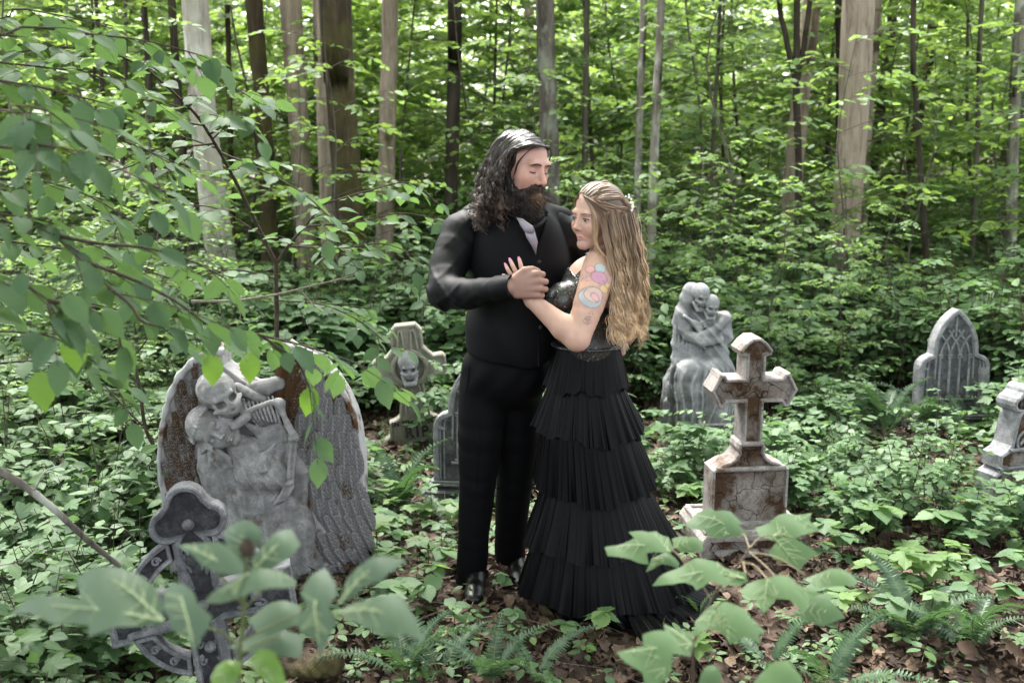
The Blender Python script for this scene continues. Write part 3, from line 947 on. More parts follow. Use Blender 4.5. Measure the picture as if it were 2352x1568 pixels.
def skin_color(V, h, base, man):
    """natural tints: lips, cheeks, nose, lids, brows"""
    V = np.asarray(V); q = h.loc(V)
    c = np.tile(np.array(base, dtype=np.float32), (len(V), 1))
    n = vnoise(V.astype(np.float64) * 55, 3)[:, None]
    n2 = vnoise(V.astype(np.float64) * 210, 13)[:, None]
    c *= 1 + .05 * n + .05 * n2 * np.array((.6, 1.0, 1.0), dtype=np.float32)
    def blend(mask, col):
        m = np.clip(mask, 0, 1)[:, None]
        c[:] = c * (1 - m) + np.array(col, dtype=np.float32) * m
    g = lambda s, f, u, r, e=1.0: np.exp(-(((np.abs(q[:, 0]) - s) / r[0]) ** 2 + ((q[:, 1] - f) / r[1]) ** 2 + ((q[:, 2] - u) / r[2]) ** 2))
    front = (q[:, 1] > .03)
    blend(.40 * g(.045, .06, -.022, (.026, .03, .022)), (base[0] * .95, base[1] * .62, base[2] * .58))
    blend(.40 * g(0, .112, -.025, (.017, .02, .014)), (base[0] * .95, base[1] * .62, base[2] * .58))
    blend(.30 * g(.033, .085, .014, (.019, .02, .010)), (base[0] * .62, base[1] * .45, base[2] * .42))
    lips = (np.abs(q[:, 0]) < (.024 if man else .018)) & (q[:, 1] > .078) & (q[:, 2] < -.0475) & (q[:, 2] > -.0695)
    lipm = lips * np.clip(1.15 - ((q[:, 0] / (.025 if man else .019)) ** 2 + ((q[:, 2] + .058) / .0105) ** 2), 0, .35) / .35
    blend((.85 if man else .62) * lipm, (.42, .15, .14) if not man else (.36, .15, .13))
    if man:      # beard shadow round the mouth
        blend(.55 * front * np.clip((-.045 - q[:, 2]) / .03, 0, 1), (.16, .09, .07))
    return c

def eye_parts(h, parent, man, closed, iris=(.10, .14, .16)):
    for s in (-1, 1):
        # brow: a thin arched band of hair
        P = [h.p(s * x, f, u) for x, f, u in ((.011, .0965 if man else .0945, .0300), (.024, .0975 if man else .0945, .0335), (.038, .0950 if man else .0890, .0330 if man else .0350), (.053, .0830 if man else .0765, .0265 if man else .0305))]
        V, F = tube(smooth_path(P, 9), np.array([.0016, .0026, .0032, .0034, .0034, .0032, .0028, .0020, .001]) * h.k * (1.1 if man else .58), 6)
        obj('eyebrow', np_mesh('eyebrow', V, F, [M['lash'] if man else M['brow_w']]), parent)
        u0 = .0035 if closed else .0120
        P = [h.p(s * x, f, u) for x, f, u in ((.0175, .0845, u0 - .001), (.025, .0885, u0 + (.000 if closed else .0035)), (.033, .0890, u0 + (-.001 if closed else .0045)), (.041, .0855, u0 + (.000 if closed else .0030)), (.0475, .0795, u0 + .001))]
        V, F = tube(smooth_path(P, 9), np.array([.0010, .0016, .002, .0022, .0022, .0022, .0022, .002, .001]) * h.k * .9, 5)
        obj('eyelashes', np_mesh('eyelashes', V, F, [M['lash']]), parent)
        if not closed:
            c = h.p(s * .032, .0735, .009)
            mb = MB()
            th = np.linspace(0, 2 * math.pi, 20, endpoint=False)
            look = (h.f * 1.0 - h.s * .10).normalized(); a = look.cross(h.u).normalized(); b = a.cross(look)
            def disc(rx, ry, lift, mat):
                pts = []
                for t in th:
                    o_ = a * (math.cos(t) * rx) + b * (math.sin(t) * ry)
                    d = (look * .0150 + o_).normalized()
                    pts.append(np.array(c + d * (.0150 + lift) * h.k))
                V = np.array([np.array(c + look * (.0150 + lift) * h.k)] + pts)
                F = [(0, 1 + i, 1 + (i + 1) % 20) for i in range(20)]
                mb.add(V, F, mat)
            disc(.0108, .0036, .0006, 0); disc(.0076, .0036, .0010, 1); disc(.0040, .0034, .0013, 2)
            obj('eye', mb.mesh('eye', [M['eye_white'], M['eye_iris'], M['lash']]), parent)
M['brow_w'] = NT('brow_brown').fin((.14, .085, .06), .7)
M['eye_white'] = NT('eye_white').fin((.62, .58, .56), .15)
M['eye_iris'] = NT('eye_iris').fin((.055, .075, .085), .1)

def strands(paths, radii, cols, k=4, seg=22, wave=None, chirp=0.0):
    """many hair strands: paths = control points, cols = (root, tip)"""
    mb = MB()
    for i, P in enumerate(paths):
        pts = smooth_path(P, seg)
        t = np.linspace(0, 1, seg)
        if wave is not None:
            amp, freq, ph, start = wave[i]
            T, N, B = frame_along(pts)
            e = amp * np.clip((t - start) / (1 - start + 1e-6), 0, 1) ** 0.8
            L = np.concatenate([[0], np.cumsum(np.linalg.norm(np.diff(pts, axis=0), axis=1))])
            w = L * freq * 6.283 * (1 + chirp * t) + ph
            pts = pts + N * (e * np.sin(w))[:, None] + B * (e * np.cos(w))[:, None] * .8
        r = radii[i] * (1 - .6 * t ** 4) * np.clip(t * 9 + .35, 0, 1)
        V, F = tube(pts, r, k)
        c0, c1 = np.array(cols[i][0]), np.array(cols[i][1])
        c = (c0 + (c1 - c0) * (t ** .85)[:, None]).repeat(k, 0)
        mb.add(V, F, 0, c)
    return mb

def surf(v, x, y, y0=2.9, y1=4.3):
    """where the view ray through photo point x, y meets the sculpted block"""
    for Y in np.arange(y0, y1, .003):
        p = at(x, y, Y)
        q = np.round((np.array(p) - v.lo) / v.h).astype(int)
        if (q >= 0).all() and (q < v.n).all() and v.f[tuple(q)] < 0:
            return p
    return at(x, y, (y0 + y1) / 2)

def relax(V, F, it):
    """even out the voxel steps of a meshed block"""
    E = np.concatenate([F[:, [0, 1]], F[:, [1, 2]], F[:, [2, 3]], F[:, [3, 0]]]); E = np.concatenate([E, E[:, ::-1]])
    cnt = np.bincount(E[:, 0], minlength=len(V)).astype(np.float64)
    V = np.asarray(V, dtype=np.float64)
    for q in range(it):
        f = .6 if q % 2 == 0 else -.45
        A = np.stack([np.bincount(E[:, 0], weights=V[E[:, 1], i], minlength=len(V)) for i in range(3)], 1) / np.maximum(cnt, 1)[:, None]
        V = V + (A - V) * f
    return V

def largest(V, F):
    """keep the largest connected piece"""
    E = np.concatenate([F[:, [0, 1]], F[:, [1, 2]], F[:, [2, 3]]]); L = np.arange(len(V))
    for _ in range(400):
        m = np.minimum(L[E[:, 0]], L[E[:, 1]]); L2 = L.copy()
        np.minimum.at(L2, E[:, 0], m); np.minimum.at(L2, E[:, 1], m)
        L2 = L2[L2]; L2 = L2[L2]
        if (L2 == L).all(): break
        L = L2
    keep = L == np.bincount(L).argmax(); idx = np.cumsum(keep) - 1
    return V[keep], idx[F[keep[F[:, 0]]]]

def vmesh(name, v, mats, color=None, it=6, one=False):
    V, F = v.mesh()
    if one: V, F = largest(V, F)
    V = relax(V, F, it)
    me = np_mesh(name, V, F, mats)
    if color is not None: set_color(me, color(V))
    return me

# ------------------------------------------------------------------ the bearded man
def build_man():
    root = thing('person', 'tall man with long dark wet curls and full beard in black vest and silver tie', 'person', (0, 0, 0))
    H = Head(at(1198, 386, 3.80), (.70, -.66, -.22), (.22, -.10, 1), 1.08)
    A = at
    # --- body: head, neck, trunk, arms and hands in one skin
    lo, hi = (-.46, 3.36, .84), (.52, 4.10, 2.03)
    v = Vol(lo, hi, .0042)
    sculpt_head(v, H, True)
    v.cap(H.p(0, -.02, -.05), A(1195, 500, 3.84), .060, .068, .03)
    v.cap(A(1150, 520, 3.84), A(1245, 520, 3.86), .07, .07, .04)
    v.ell(A(1190, 640, 3.82), (.17, .13, .24), None, .05)
    v.ell(A(1175, 800, 3.82), (.15, .125, .17), None, .05)
    Sh, El, Wr = A(1062, 545, 3.82), A(1018, 672, 3.66), A(1172, 658, 3.475)
    v.chain([A(1120, 530, 3.84), Sh, El, Wr], [.05, .048, .036, .030], .02)
    S2, E2, W2 = A(1308, 545, 3.90), A(1405, 690, 3.98), A(1440, 775, 3.86)
    v.chain([A(1240, 530, 3.86), S2, E2, W2], [.05, .048, .036, .030], .02)
    # right hand closing over hers
    K = [(1234, 628, 3.455), (1240, 645, 3.450), (1240, 662, 3.450), (1234, 677, 3.456)]
    W = A(1180, 659, 3.468)
    for i, kk in enumerate(K):
        kp = A(*kk); v.cap(W.lerp(kp, .15) + Vector((0, 0, .018 * (1.5 - i) / 1.5)), kp, .0200, .0128, .008)
    v.ell(A(1208, 655, 3.463), (.040, .021, .043), None, .010)
    for i, kk in enumerate(K):
        x, y, Y = kk; L = (1.0, 1.08, 1.02, .84)[i]
        a = A(x, y, Y); b = A(x + 13 * L, y + 2, Y + .016); c = A(x + 10 * L, y + 3, Y + .048); d = A(x - 8, y + 3, Y + .060)
        v.chain([a, b, c, d], [.0118, .0108, .0100, .0088], .0015)
        v.ell(a, (.0118, .012, .0112), None, .004)
    v.chain([A(1186, 640, 3.47), A(1205, 622, 3.462), A(1222, 618, 3.472), A(1236, 622, 3.490)], [.020, .0155, .0125, .010], .006)   # thumb laid along the top
    # left hand on her back
    v.ell(A(1425, 793, 3.80), (.030, .040, .022), None, .010)
    for i in range(4):
        y = 785 + 8 * i
        v.chain([A(1434 - i, y, 3.775), A(1428, y + 3, 3.742), A(1412, y + 5, 3.722)], [.0115, .0105, .009], .003)
    v.chain([A(1436, 780, 3.79), A(1428, 772, 3.755), A(1418, 770, 3.735)], [.013, .011, .009], .004)
    base = (.45, .262, .21)
    me = vmesh('body', v, [M['skin']], lambda V: skin_color(V, H, base, True), 2)
    obj('body', me, root)
    eye_parts(H, root, True, True)

    # --- black shirt: sleeves with folds
    s = Vol((-.46, 3.34, .88), (.62, 4.16, 1.76), .005)
    s.ell(A(1195, 640, 3.84), (.205, .150, .27), None, .05)
    s.chain([A(1105, 505, 3.86), A(1060, 536, 3.83), A(1030, 610, 3.75), A(1022, 668, 3.665)], [.075, .083, .075, .066], .03)
    s.chain([A(1020, 672, 3.66), A(1085, 675, 3.58), A(1140, 664, 3.515)], [.064, .057, .047], .02)
    s.cap(A(1136, 664, 3.515), A(1176, 659, 3.472), .0445, .0425, .004)
    wa, wb = np.array(A(1140, 664, 3.512), dtype=np.float32), np.array(A(1177, 659, 3.470), dtype=np.float32); wd = (wb - wa) / np.linalg.norm(wb - wa)
    s.keep(lambda p: np.where(np.abs(p - wb).max(-1) < .09, (p - wb) @ wd, -1), wb - .09, wb + .09)
    s.chain([A(1265, 515, 3.90), A(1306, 540, 3.90), A(1370, 630, 3.96), A(1402, 690, 3.985), A(1436, 768, 3.875)], [.075, .085, .072, .064, .042], .02)
    def folds(p):
        x, y, z = p[..., 0], p[..., 1], p[..., 2]
        w = 1.3 * np.sin(z * 17 + x * 9) + .8 * np.sin(x * 27 + y * 11)
        a = (1 - np.abs(np.sin((x * 30 + z * 17) + w))) ** 2.2
        b = (1 - np.abs(np.sin((z * 34 - x * 15) + 1.2 * np.sin(x * 21 + 1)))) ** 2.5
        near = np.exp(-(((x + .25) / .16) ** 2 + ((z - 1.20) / .16) ** 2))
        return .0065 * a * (.35 + near) + .0050 * b * (.25 + near) - .003
    s.bump(folds, (-.42, 3.5, .9), (-.02, 3.95, 1.55))
    s.bump(folds, (.22, 3.5, .9), (.62, 4.15, 1.55))
    obj('shirt', vmesh('shirt', s, [M['shirt']], None, 8), root)
    # cuff band with its button
    cV, cF = tube([A(1140, 664, 3.512), A(1146, 663.5, 3.505), A(1175, 659, 3.471), A(1178, 659, 3.468)], [.047, .0485, .0455, .043], 24)
    obj('cuff', np_mesh('cuff', cV, cF, [M['shirt']]), root)

    # --- vest
    t = Vol((-.30, 3.50, .80), (.42, 4.10, 1.74), .005)
    t.ell(A(1190, 610, 3.83), (.200, .165, .26), None, .02)
    t.ell(A(1180, 765, 3.82), (.192, .182, .20), None, .08)
    t.chain([A(1100, 490, 3.84), A(1150, 480, 3.86)], [.050, .052], .04)
    t.chain([A(1235, 490, 3.88), A(1290, 505, 3.90)], [.050, .050], .04)
    z_b = A(1060, 812, 3.75).z; z_c = A(1237, 850, 3.66).z
    def hem(p):
        x = p[..., 0]; xl, xc = -.19, A(1237, 850, 3.66).x
        z = np.interp(x, [xl, xc - .02, xc + .13], [z_b, z_c, z_b])
        return z - p[..., 2]
    t.keep(hem)
    # armholes
    t.cap(A(1040, 560, 3.82), A(1050, 640, 3.78), .085, .075, .01, True)
    # V neck
    L0, R0, Ap = A(1186, 500, 3.68), A(1258, 505, 3.70), A(1230, 583, 3.65)
    def vneck(p):
        x, z = p[..., 0], p[..., 2]
        tt = np.clip((z - Ap.z) / (L0.z - Ap.z), 0, 1.4)
        xl = Ap.x + (L0.x - Ap.x) * tt; xr = Ap.x + (R0.x - Ap.x) * tt
        inside = np.minimum(x - xl, xr - x)
        m = np.where((z > Ap.z) & (p[..., 1] < 3.80), inside, -1)
        return m
    t.keep(vneck, (-.1, 3.5, Ap.z - .01))
    def tug(p):
        return .0030 * np.sin(p[..., 2] * 38 + p[..., 0] * 26 + np.sin(p[..., 0] * 19) * 1.5) * np.clip((1.35 - p[..., 2]) / .2, 0, 1)
    t.bump(tug)
    ve = obj('vest', vmesh('vest', t, [M['vest']], None, 10), root)
    # front edge (placket), pocket welt and buttons lie on the vest
    edge = []
    for x, y in ((1230, 584), (1231, 640), (1233, 700), (1235, 770), (1237, 843)): edge.append(np.array(surf(t, x, y)) + (0, -.001, 0))
    V, F = tube(smooth_path(edge, 24), .0022, 5); obj('placket', np_mesh('placket', V, F, [M['vest']]), ve)
    for x, y in ((1238, 602), (1240, 700), (1241, 752)):
        p = surf(t, x, y); mb = MB()
        V, F = tube([p + Vector((0, .002, 0)), p + Vector((0, -.003, 0)), p + Vector((0, -.004, .0))], [.0085, .0085, .006], 12)
        mb.add(V, F); mb.add(np.vstack([[np.array(p) + (0, -.004, 0)], V[-12:]]), [(0, 1 + i, 1 + (i + 1) % 12) for i in range(12)])
        obj('button', mb.mesh('button', [M['button']]), ve)
    for xa, xb, y in ((1075, 1150, 700),):
        P = [np.array(surf(t, x, y + (x - xa) * .03)) + (0, -.001, 0) for x in np.linspace(xa, xb, 8)]
        V, F = tube(P, .0028, 5); obj('pocket_welt', np_mesh('pocket_welt', V, F, [M['vest']]), ve)
    # --- shirt collar and tie
    mb = MB()
    c0 = [A(1168, 492, 3.70), A(1190, 500, 3.672), A(1212, 522, 3.655), A(1236, 517, 3.665), A(1252, 500, 3.70)]
    V, F = tube(smooth_path(c0, 16), .014, 8, flat=.5); mb.add(V, F)
    obj('collar', mb.mesh('collar', [M['shirt']]), root)
    yk = 3.632
    def sheet(pts, th, name):
        n_ = len(pts); P = np.array([np.array(A(x, y, Y)) for x, y, Y in pts])
        c = P.mean(0) + (0, -.012, 0)
        b_ = P + (0, th, 0)
        V = np.vstack([P, b_, [c]]); F3 = [(2 * n_, (i + 1) % n_, i) for i in range(n_)]
        mb = MB(); mb.add(V, F3); mb.F[4].append(np.array([(i, (i + 1) % n_, n_ + (i + 1) % n_, n_ + i) for i in range(n_)], dtype=np.int32)); mb.M[4].append(np.zeros(n_, dtype=np.int32))
        return mb.mesh(name, [M['tie']])
    tie = obj('tie', sheet([(1205, 531, yk), (1228, 530, yk), (1235, 556, yk + .006), (1231, 586, yk + .008), (1222, 566, yk + .006), (1209, 545, yk + .002)], .03, 'tie'), root)
    obj('tie_knot', sheet([(1186, 499, yk + .03), (1200, 503, yk + .012), (1224, 520, yk - .006), (1229, 531, yk - .008), (1217, 535, yk - .010), (1205, 533, yk - .006), (1196, 519, yk + .008)], .03, 'tie_knot'), tie)

    # --- trousers
    q = Vol((-.34, 3.52, .02), (.30, 4.22, 1.10), .006)
    q.ell(A(1164, 850, 3.83), (.176, .150, .15), None, .04)
    q.chain([A(1112, 890, 3.83), A(1104, 1000, 3.80), A(1097, 1110, 3.79), A(1088, 1230, 3.81), A(1085, 1322, 3.84)], [.100, .092, .074, .064, .062], .03)
    q.chain([A(1190, 890, 3.88), A(1190, 1000, 3.90), A(1182, 1110, 3.92), A(1172, 1220, 3.96), A(1172, 1276, 3.99)], [.098, .090, .076, .066, .066], .03)
    z_h = A(1085, 1337, 3.80).z
    q.keep(lambda p: z_h - p[..., 2], (-.34, 3.5, 0), (-.03, 4.0, .3))
    q.keep(lambda p: A(1170, 1296, 3.97).z - p[..., 2], (-.03, 3.5, 0), (.3, 4.3, .3))
    def drape(p):
        z = p[..., 2]
        return .005 * vnoise(p * np.array([30, 30, 16], dtype=np.float32), 9) * np.clip((.45 - z) / .25, 0, 1) + .003 * np.sin(z * 42 - p[..., 0] * 60) * np.clip((z - .82) / .1, 0, 1)
    q.bump(drape)
    tr = obj('trousers', vmesh('trousers', q, [M['trousers']], None, 14), root)
    cre = [np.array(surf(q, x, y)) + (0, .0005, 0) for x, y in ((1108, 930), (1100, 1010), (1094, 1110), (1087, 1220), (1084, 1310))]
    V, F = tube(smooth_path(cre, 20), .0018, 5); obj('crease', np_mesh('crease', V, F, [M['trousers']]), tr)
    pk = [np.array(surf(q, x, y)) + (0, -.0005, 0) for x, y in ((1078, 842), (1074, 880), (1062, 930))]
    V, F = tube(smooth_path(pk, 12), .0028, 5); obj('pocket_edge', np_mesh('pocket_edge', V, F, [M['trousers']]), tr)
    # turn-up at the hem
    b0 = A(1085, 1322, 3.84)
    V, F = tube([b0 + Vector((0, 0, .020)), b0 + Vector((0, 0, .016)), b0 + Vector((0, -.002, -.012)), b0 + Vector((0, -.004, -.034))], [.064, .067, .068, .071], 26)
    obj('hem', np_mesh('hem', V, F, [M['trousers']]), tr)

    # --- shoes: toe towards the camera
    def shoe(hx, hy, tx, ty, name='shoe'):
        z0 = float(ground_z(hx, hy)) + .002
        w = Vol((min(hx, tx) - .07, min(hy, ty) - .06, z0 - .02), (max(hx, tx) + .07, max(hy, ty) + .06, z0 + .16), .004)
        h = Vector((hx, hy, z0)); d = (Vector((tx, ty, z0)) - h); n_ = d.normalized(); U = Vector((0, 0, 1))
        w.ell(h + n_ * .035 + U * .045, (.036, .040, .05), None, .02)
        w.cap(h + n_ * .05 + U * .035, h + n_ * .20 + U * .026, .034, .041, .02)
        w.ell(h + n_ * .235 + U * .022, (.043, .052, .032), None, .02)
        w.cap(h + n_ * .04 + U * .09, h + n_ * .12 + U * .055, .036, .030, .03)
        w.keep(lambda p: z0 + .012 - p[..., 2])
        o = obj(name, vmesh(name, w, [M['shoe']]), root)
        sl = MB()
        P = []
        side = Vector((n_.y, -n_.x, 0))
        for a, hw in ((-.008, .022), (.02, .038), (.08, .034), (.15, .040), (.22, .046), (.262, .038), (.288, .016)):
            P.append((a, hw))
        ring = [h + n_ * a + side * hw for a, hw in P] + [h + n_ * a - side * hw for a, hw in P[::-1]]
        R0 = np.array([tuple(x) for x in ring]); m_ = len(R0)
        Vv = np.vstack([R0, R0 + (0, 0, .014), [R0.mean(0) + (0, 0, .014)]])
        sl.add(Vv, [(i, (i + 1) % m_, m_ + (i + 1) % m_, m_ + i) for i in range(m_)])
        sl.F[3].append(np.array([(2 * m_, m_ + i, m_ + (i + 1) % m_) for i in range(m_)], dtype=np.int32)); sl.M[3].append(np.zeros(m_, dtype=np.int32))
        obj('sole', sl.mesh('sole', [M['button']], smooth=False), o)
        lc = MB()
        for j in range(4):
            a = .10 + .022 * j; zz = .092 - .016 * j
            V, F = tube(smooth_path([h + n_ * a + side * .022 + U * (zz - .012), h + n_ * a + U * (zz + .001), h + n_ * a - side * .022 + U * (zz - .012)], 7), .0022, 5); lc.add(V, F)
        obj('laces', lc.mesh('laces', [M['button']]), o)
    shoe(-.143, 3.90, -.153, 3.60)
    shoe(.0, 4.06, .05, 3.77)

    # --- hair: centre parting, wet waves, curls at the ends
    rng = np.random.RandomState(21)
    paths, rad_, cols, wv = [], [], [], []
    dk = np.array((.010, .0075, .0065)); br = np.array((.060, .034, .022))
    part = lambda t: (rng.normal(0, .003), .089 - .20 * t, .092 + .034 * math.sin(math.pi * min(.62, .02 + t * .9)) - .05 * max(0, t - .6))
    for i in range(128):
        sgn = 1 if rng.uniform() < .62 else -1          # s>0 is his right: the camera side
        t = rng.uniform(0, 1) ** .9
        p0 = part(t)
        fb = p0[1]
        s1 = .055 + .020 * rng.uniform(); s2 = .086 + .018 * rng.uniform(); s3 = .090 + .042 * rng.uniform(); s4 = .082 + .070 * rng.uniform()
        if sgn < 0: s1, s2, s3, s4 = .050 + .012 * rng.uniform(), .076 + .010 * rng.uniform(), .080 + .025 * rng.uniform(), .075 + .07 * rng.uniform()
        f2 = max(-.10, min(.050, fb * .72 - .012))
        if t < .2: f2 = (.022 if sgn > 0 else .008) + .02 * rng.uniform() - .02
        f3 = f2 * .8 - .012 + rng.normal(0, .012); f4 = f3 + rng.normal(0, .024)
        end = rng.uniform(-.225, -.12) if sgn > 0 else rng.uniform(-.20, -.11)
        c = [(p0[0] + sgn * .002, p0[1], p0[2]), (sgn * s1, fb * (.88 if sgn > 0 else .62), .094 if sgn > 0 else .088), (sgn * s2, f2, .045), (sgn * s3, f3, -.050), (sgn * s4, f4, -.12), (sgn * (s4 + rng.normal(0, .02)), f4 + rng.normal(0, .015), end)]
        if t > .75:      # the back of the head
            ang = rng.uniform(.3, 1.0); bx = math.cos(ang) * .098; by = -.03 - math.sin(ang) * .092
            c = [c[0], (sgn * bx * .6, by * .85, .088), (sgn * bx, by, .03), (sgn * bx * 1.12, by * 1.05, -.07), (sgn * bx * 1.2, by, -.15), (sgn * bx * 1.25, by, -.21)]
        # long hair hangs plumb, whatever the head does
        P = [H.p(*x) for x in c]
        hang = P[3]
        for j in (4, 5):
            d = P[j] - hang; P[j] = hang + Vector((d.x * .9, d.y * .9, -abs((c[j][2] - c[3][2]) * H.k)))
        W_ = (rng.uniform(.008, .016), rng.uniform(8, 14), rng.uniform(0, 6.28), .22)
        warm = rng.uniform(.3, 1.3)
        for j in range(12):
            o_ = rng.normal(0, .0048, 3)
            paths.append([np.array(x) + o_ * (.35 + .22 * q_) + rng.normal(0, .0012, 3) for q_, x in enumerate(P)]); rad_.append(rng.uniform(.0011, .0021))
            cols.append((dk * rng.uniform(.6, 1.5), br * warm * rng.uniform(.7, 1.3)))
            wv.append((W_[0] * rng.uniform(.8, 1.2), W_[1], W_[2] + rng.normal(0, .35), W_[3]))
    # a few thin wet strands along the forehead and the far side of the face
    for k_ in range(9):
        sgn = -1 if k_ < 5 else 1
        P = [H.p(sgn * .012, .080, .104), H.p(sgn * .060, .066, .070), H.p(sgn * (.074 + .003 * (k_ % 3)), .046, .02), H.p(sgn * .078, .046, -.05)]
        q_ = P[-1]; P += [q_ + Vector((.004 * sgn + rng.normal(0, .006), rng.normal(0, .01), -.07)), q_ + Vector((rng.normal(.012, .012), rng.normal(0, .01), -.13))]
        paths.append([np.array(x) for x in P]); rad_.append(rng.uniform(.0014, .0022)); cols.append((dk, dk * 1.5)); wv.append((.007, 14, rng.uniform(0, 6.28), .35))
    hair = strands(paths, rad_, cols, 4, 52, wv, .8)
    ho = obj('hair', hair.mesh('hair', [M['hair']]), root)
    # scalp under the strands
    c = Vol(np.array(H.c) - .24, np.array(H.c) + .24, .006)
    c.ell(H.p(0, -.018, .044), [.083 * H.k, .102 * H.k, .082 * H.k], H.R(), 0)
    for sg in (-1, 1):
        c.ell(H.p(sg * .070, -.045, -.035), [.030 * H.k, .055 * H.k, .085 * H.k], H.R(), .03)
    def face_open(p):
        q = (p - np.array(H.c, dtype=np.float32)) @ H.R().T / H.k
        return np.minimum(q[..., 1] - .046 + .25 * np.abs(q[..., 0]) , .100 - q[..., 2] - .10 * np.abs(q[..., 0]))
    c.keep(face_open)
    obj('scalp_hair', vmesh('scalp_hair', c, [M['hair']], lambda V: np.tile(dk * .8, (len(V), 1))), ho)

    # --- beard
    b = Vol(np.array(H.c) + (-.16, -.22, -.34), np.array(H.c) + (.24, .16, .02), .005)
    P = lambda *x: H.p(*x)
    for sg in (-1, 1):
        b.chain([P(sg * .068, .005, -.030), P(sg * .058, .030, -.075), P(0, .068, -.105)], [.016, .030, .036], .02)
        b.chain([P(sg * .006, .096, -.0435), P(sg * .026, .086, -.050), P(sg * .040, .066, -.075)], [.0075, .0095, .014], .012)
    b.chain([P(0, .070, -.095), P(0, .068, -.135), P(.005, .046, -.205)], [.040, .056, .040], .03)
    b.ell(P(0, .090, -.080), [.022 * H.k, .012 * H.k, .012 * H.k], H.R(), .01)
    b.bump(lambda p: .0035 * vnoise(p * 130, 5) + .002 * vnoise(p * 300, 8))
    def bcol(V):
        q = H.loc(V); m = np.exp(-((q[:, 0] / .03) ** 2 + ((q[:, 2] + .075) / .03) ** 2)) * (q[:, 1] > .06)
        return dk + (np.array((.085, .045, .026)) - dk) * m[:, None]
    bo = obj('beard', vmesh('beard', b, [M['beard']], bcol), root)
    Vb, _ = b.mesh(); sel = Vb[rng.choice(len(Vb), 1900)]
    paths, rad_, cols, wv = [], [], [], []
    cen = np.array(P(0, .02, -.10))
    for p in sel:
        q = H.loc(p[None])[0]
        if q[2] > -.066 and q[2] < -.052 and abs(q[0]) < .02: continue
        if q[2] > -.07: k_s = .45
        else: k_s = 1.0
        d = p - cen; d /= np.linalg.norm(d); d = d * .6 + np.array((0, 0, -1.0)); d /= np.linalg.norm(d)
        l = rng.uniform(.012, .036)
        l *= k_s; paths.append([p - d * .005, p + d * l * .5, p + d * l]); rad_.append(rng.uniform(.0008, .0016))
        m = math.exp(-((q[0] / .03) ** 2 + ((q[2] + .075) / .03) ** 2)) if q[1] > .05 else 0
        c_ = dk * rng.uniform(.8, 1.6) + (np.array((.10, .055, .03)) - dk) * m
        cols.append((c_, c_ * 1.3)); wv.append((rng.uniform(.0025, .0055), rng.uniform(22, 45), rng.uniform(0, 6.28), 0))
    obj('beard_curls', strands(paths, rad_, cols, 4, 12, wv).mesh('beard_curls', [M['beard']]), bo)
    return root
build_man()
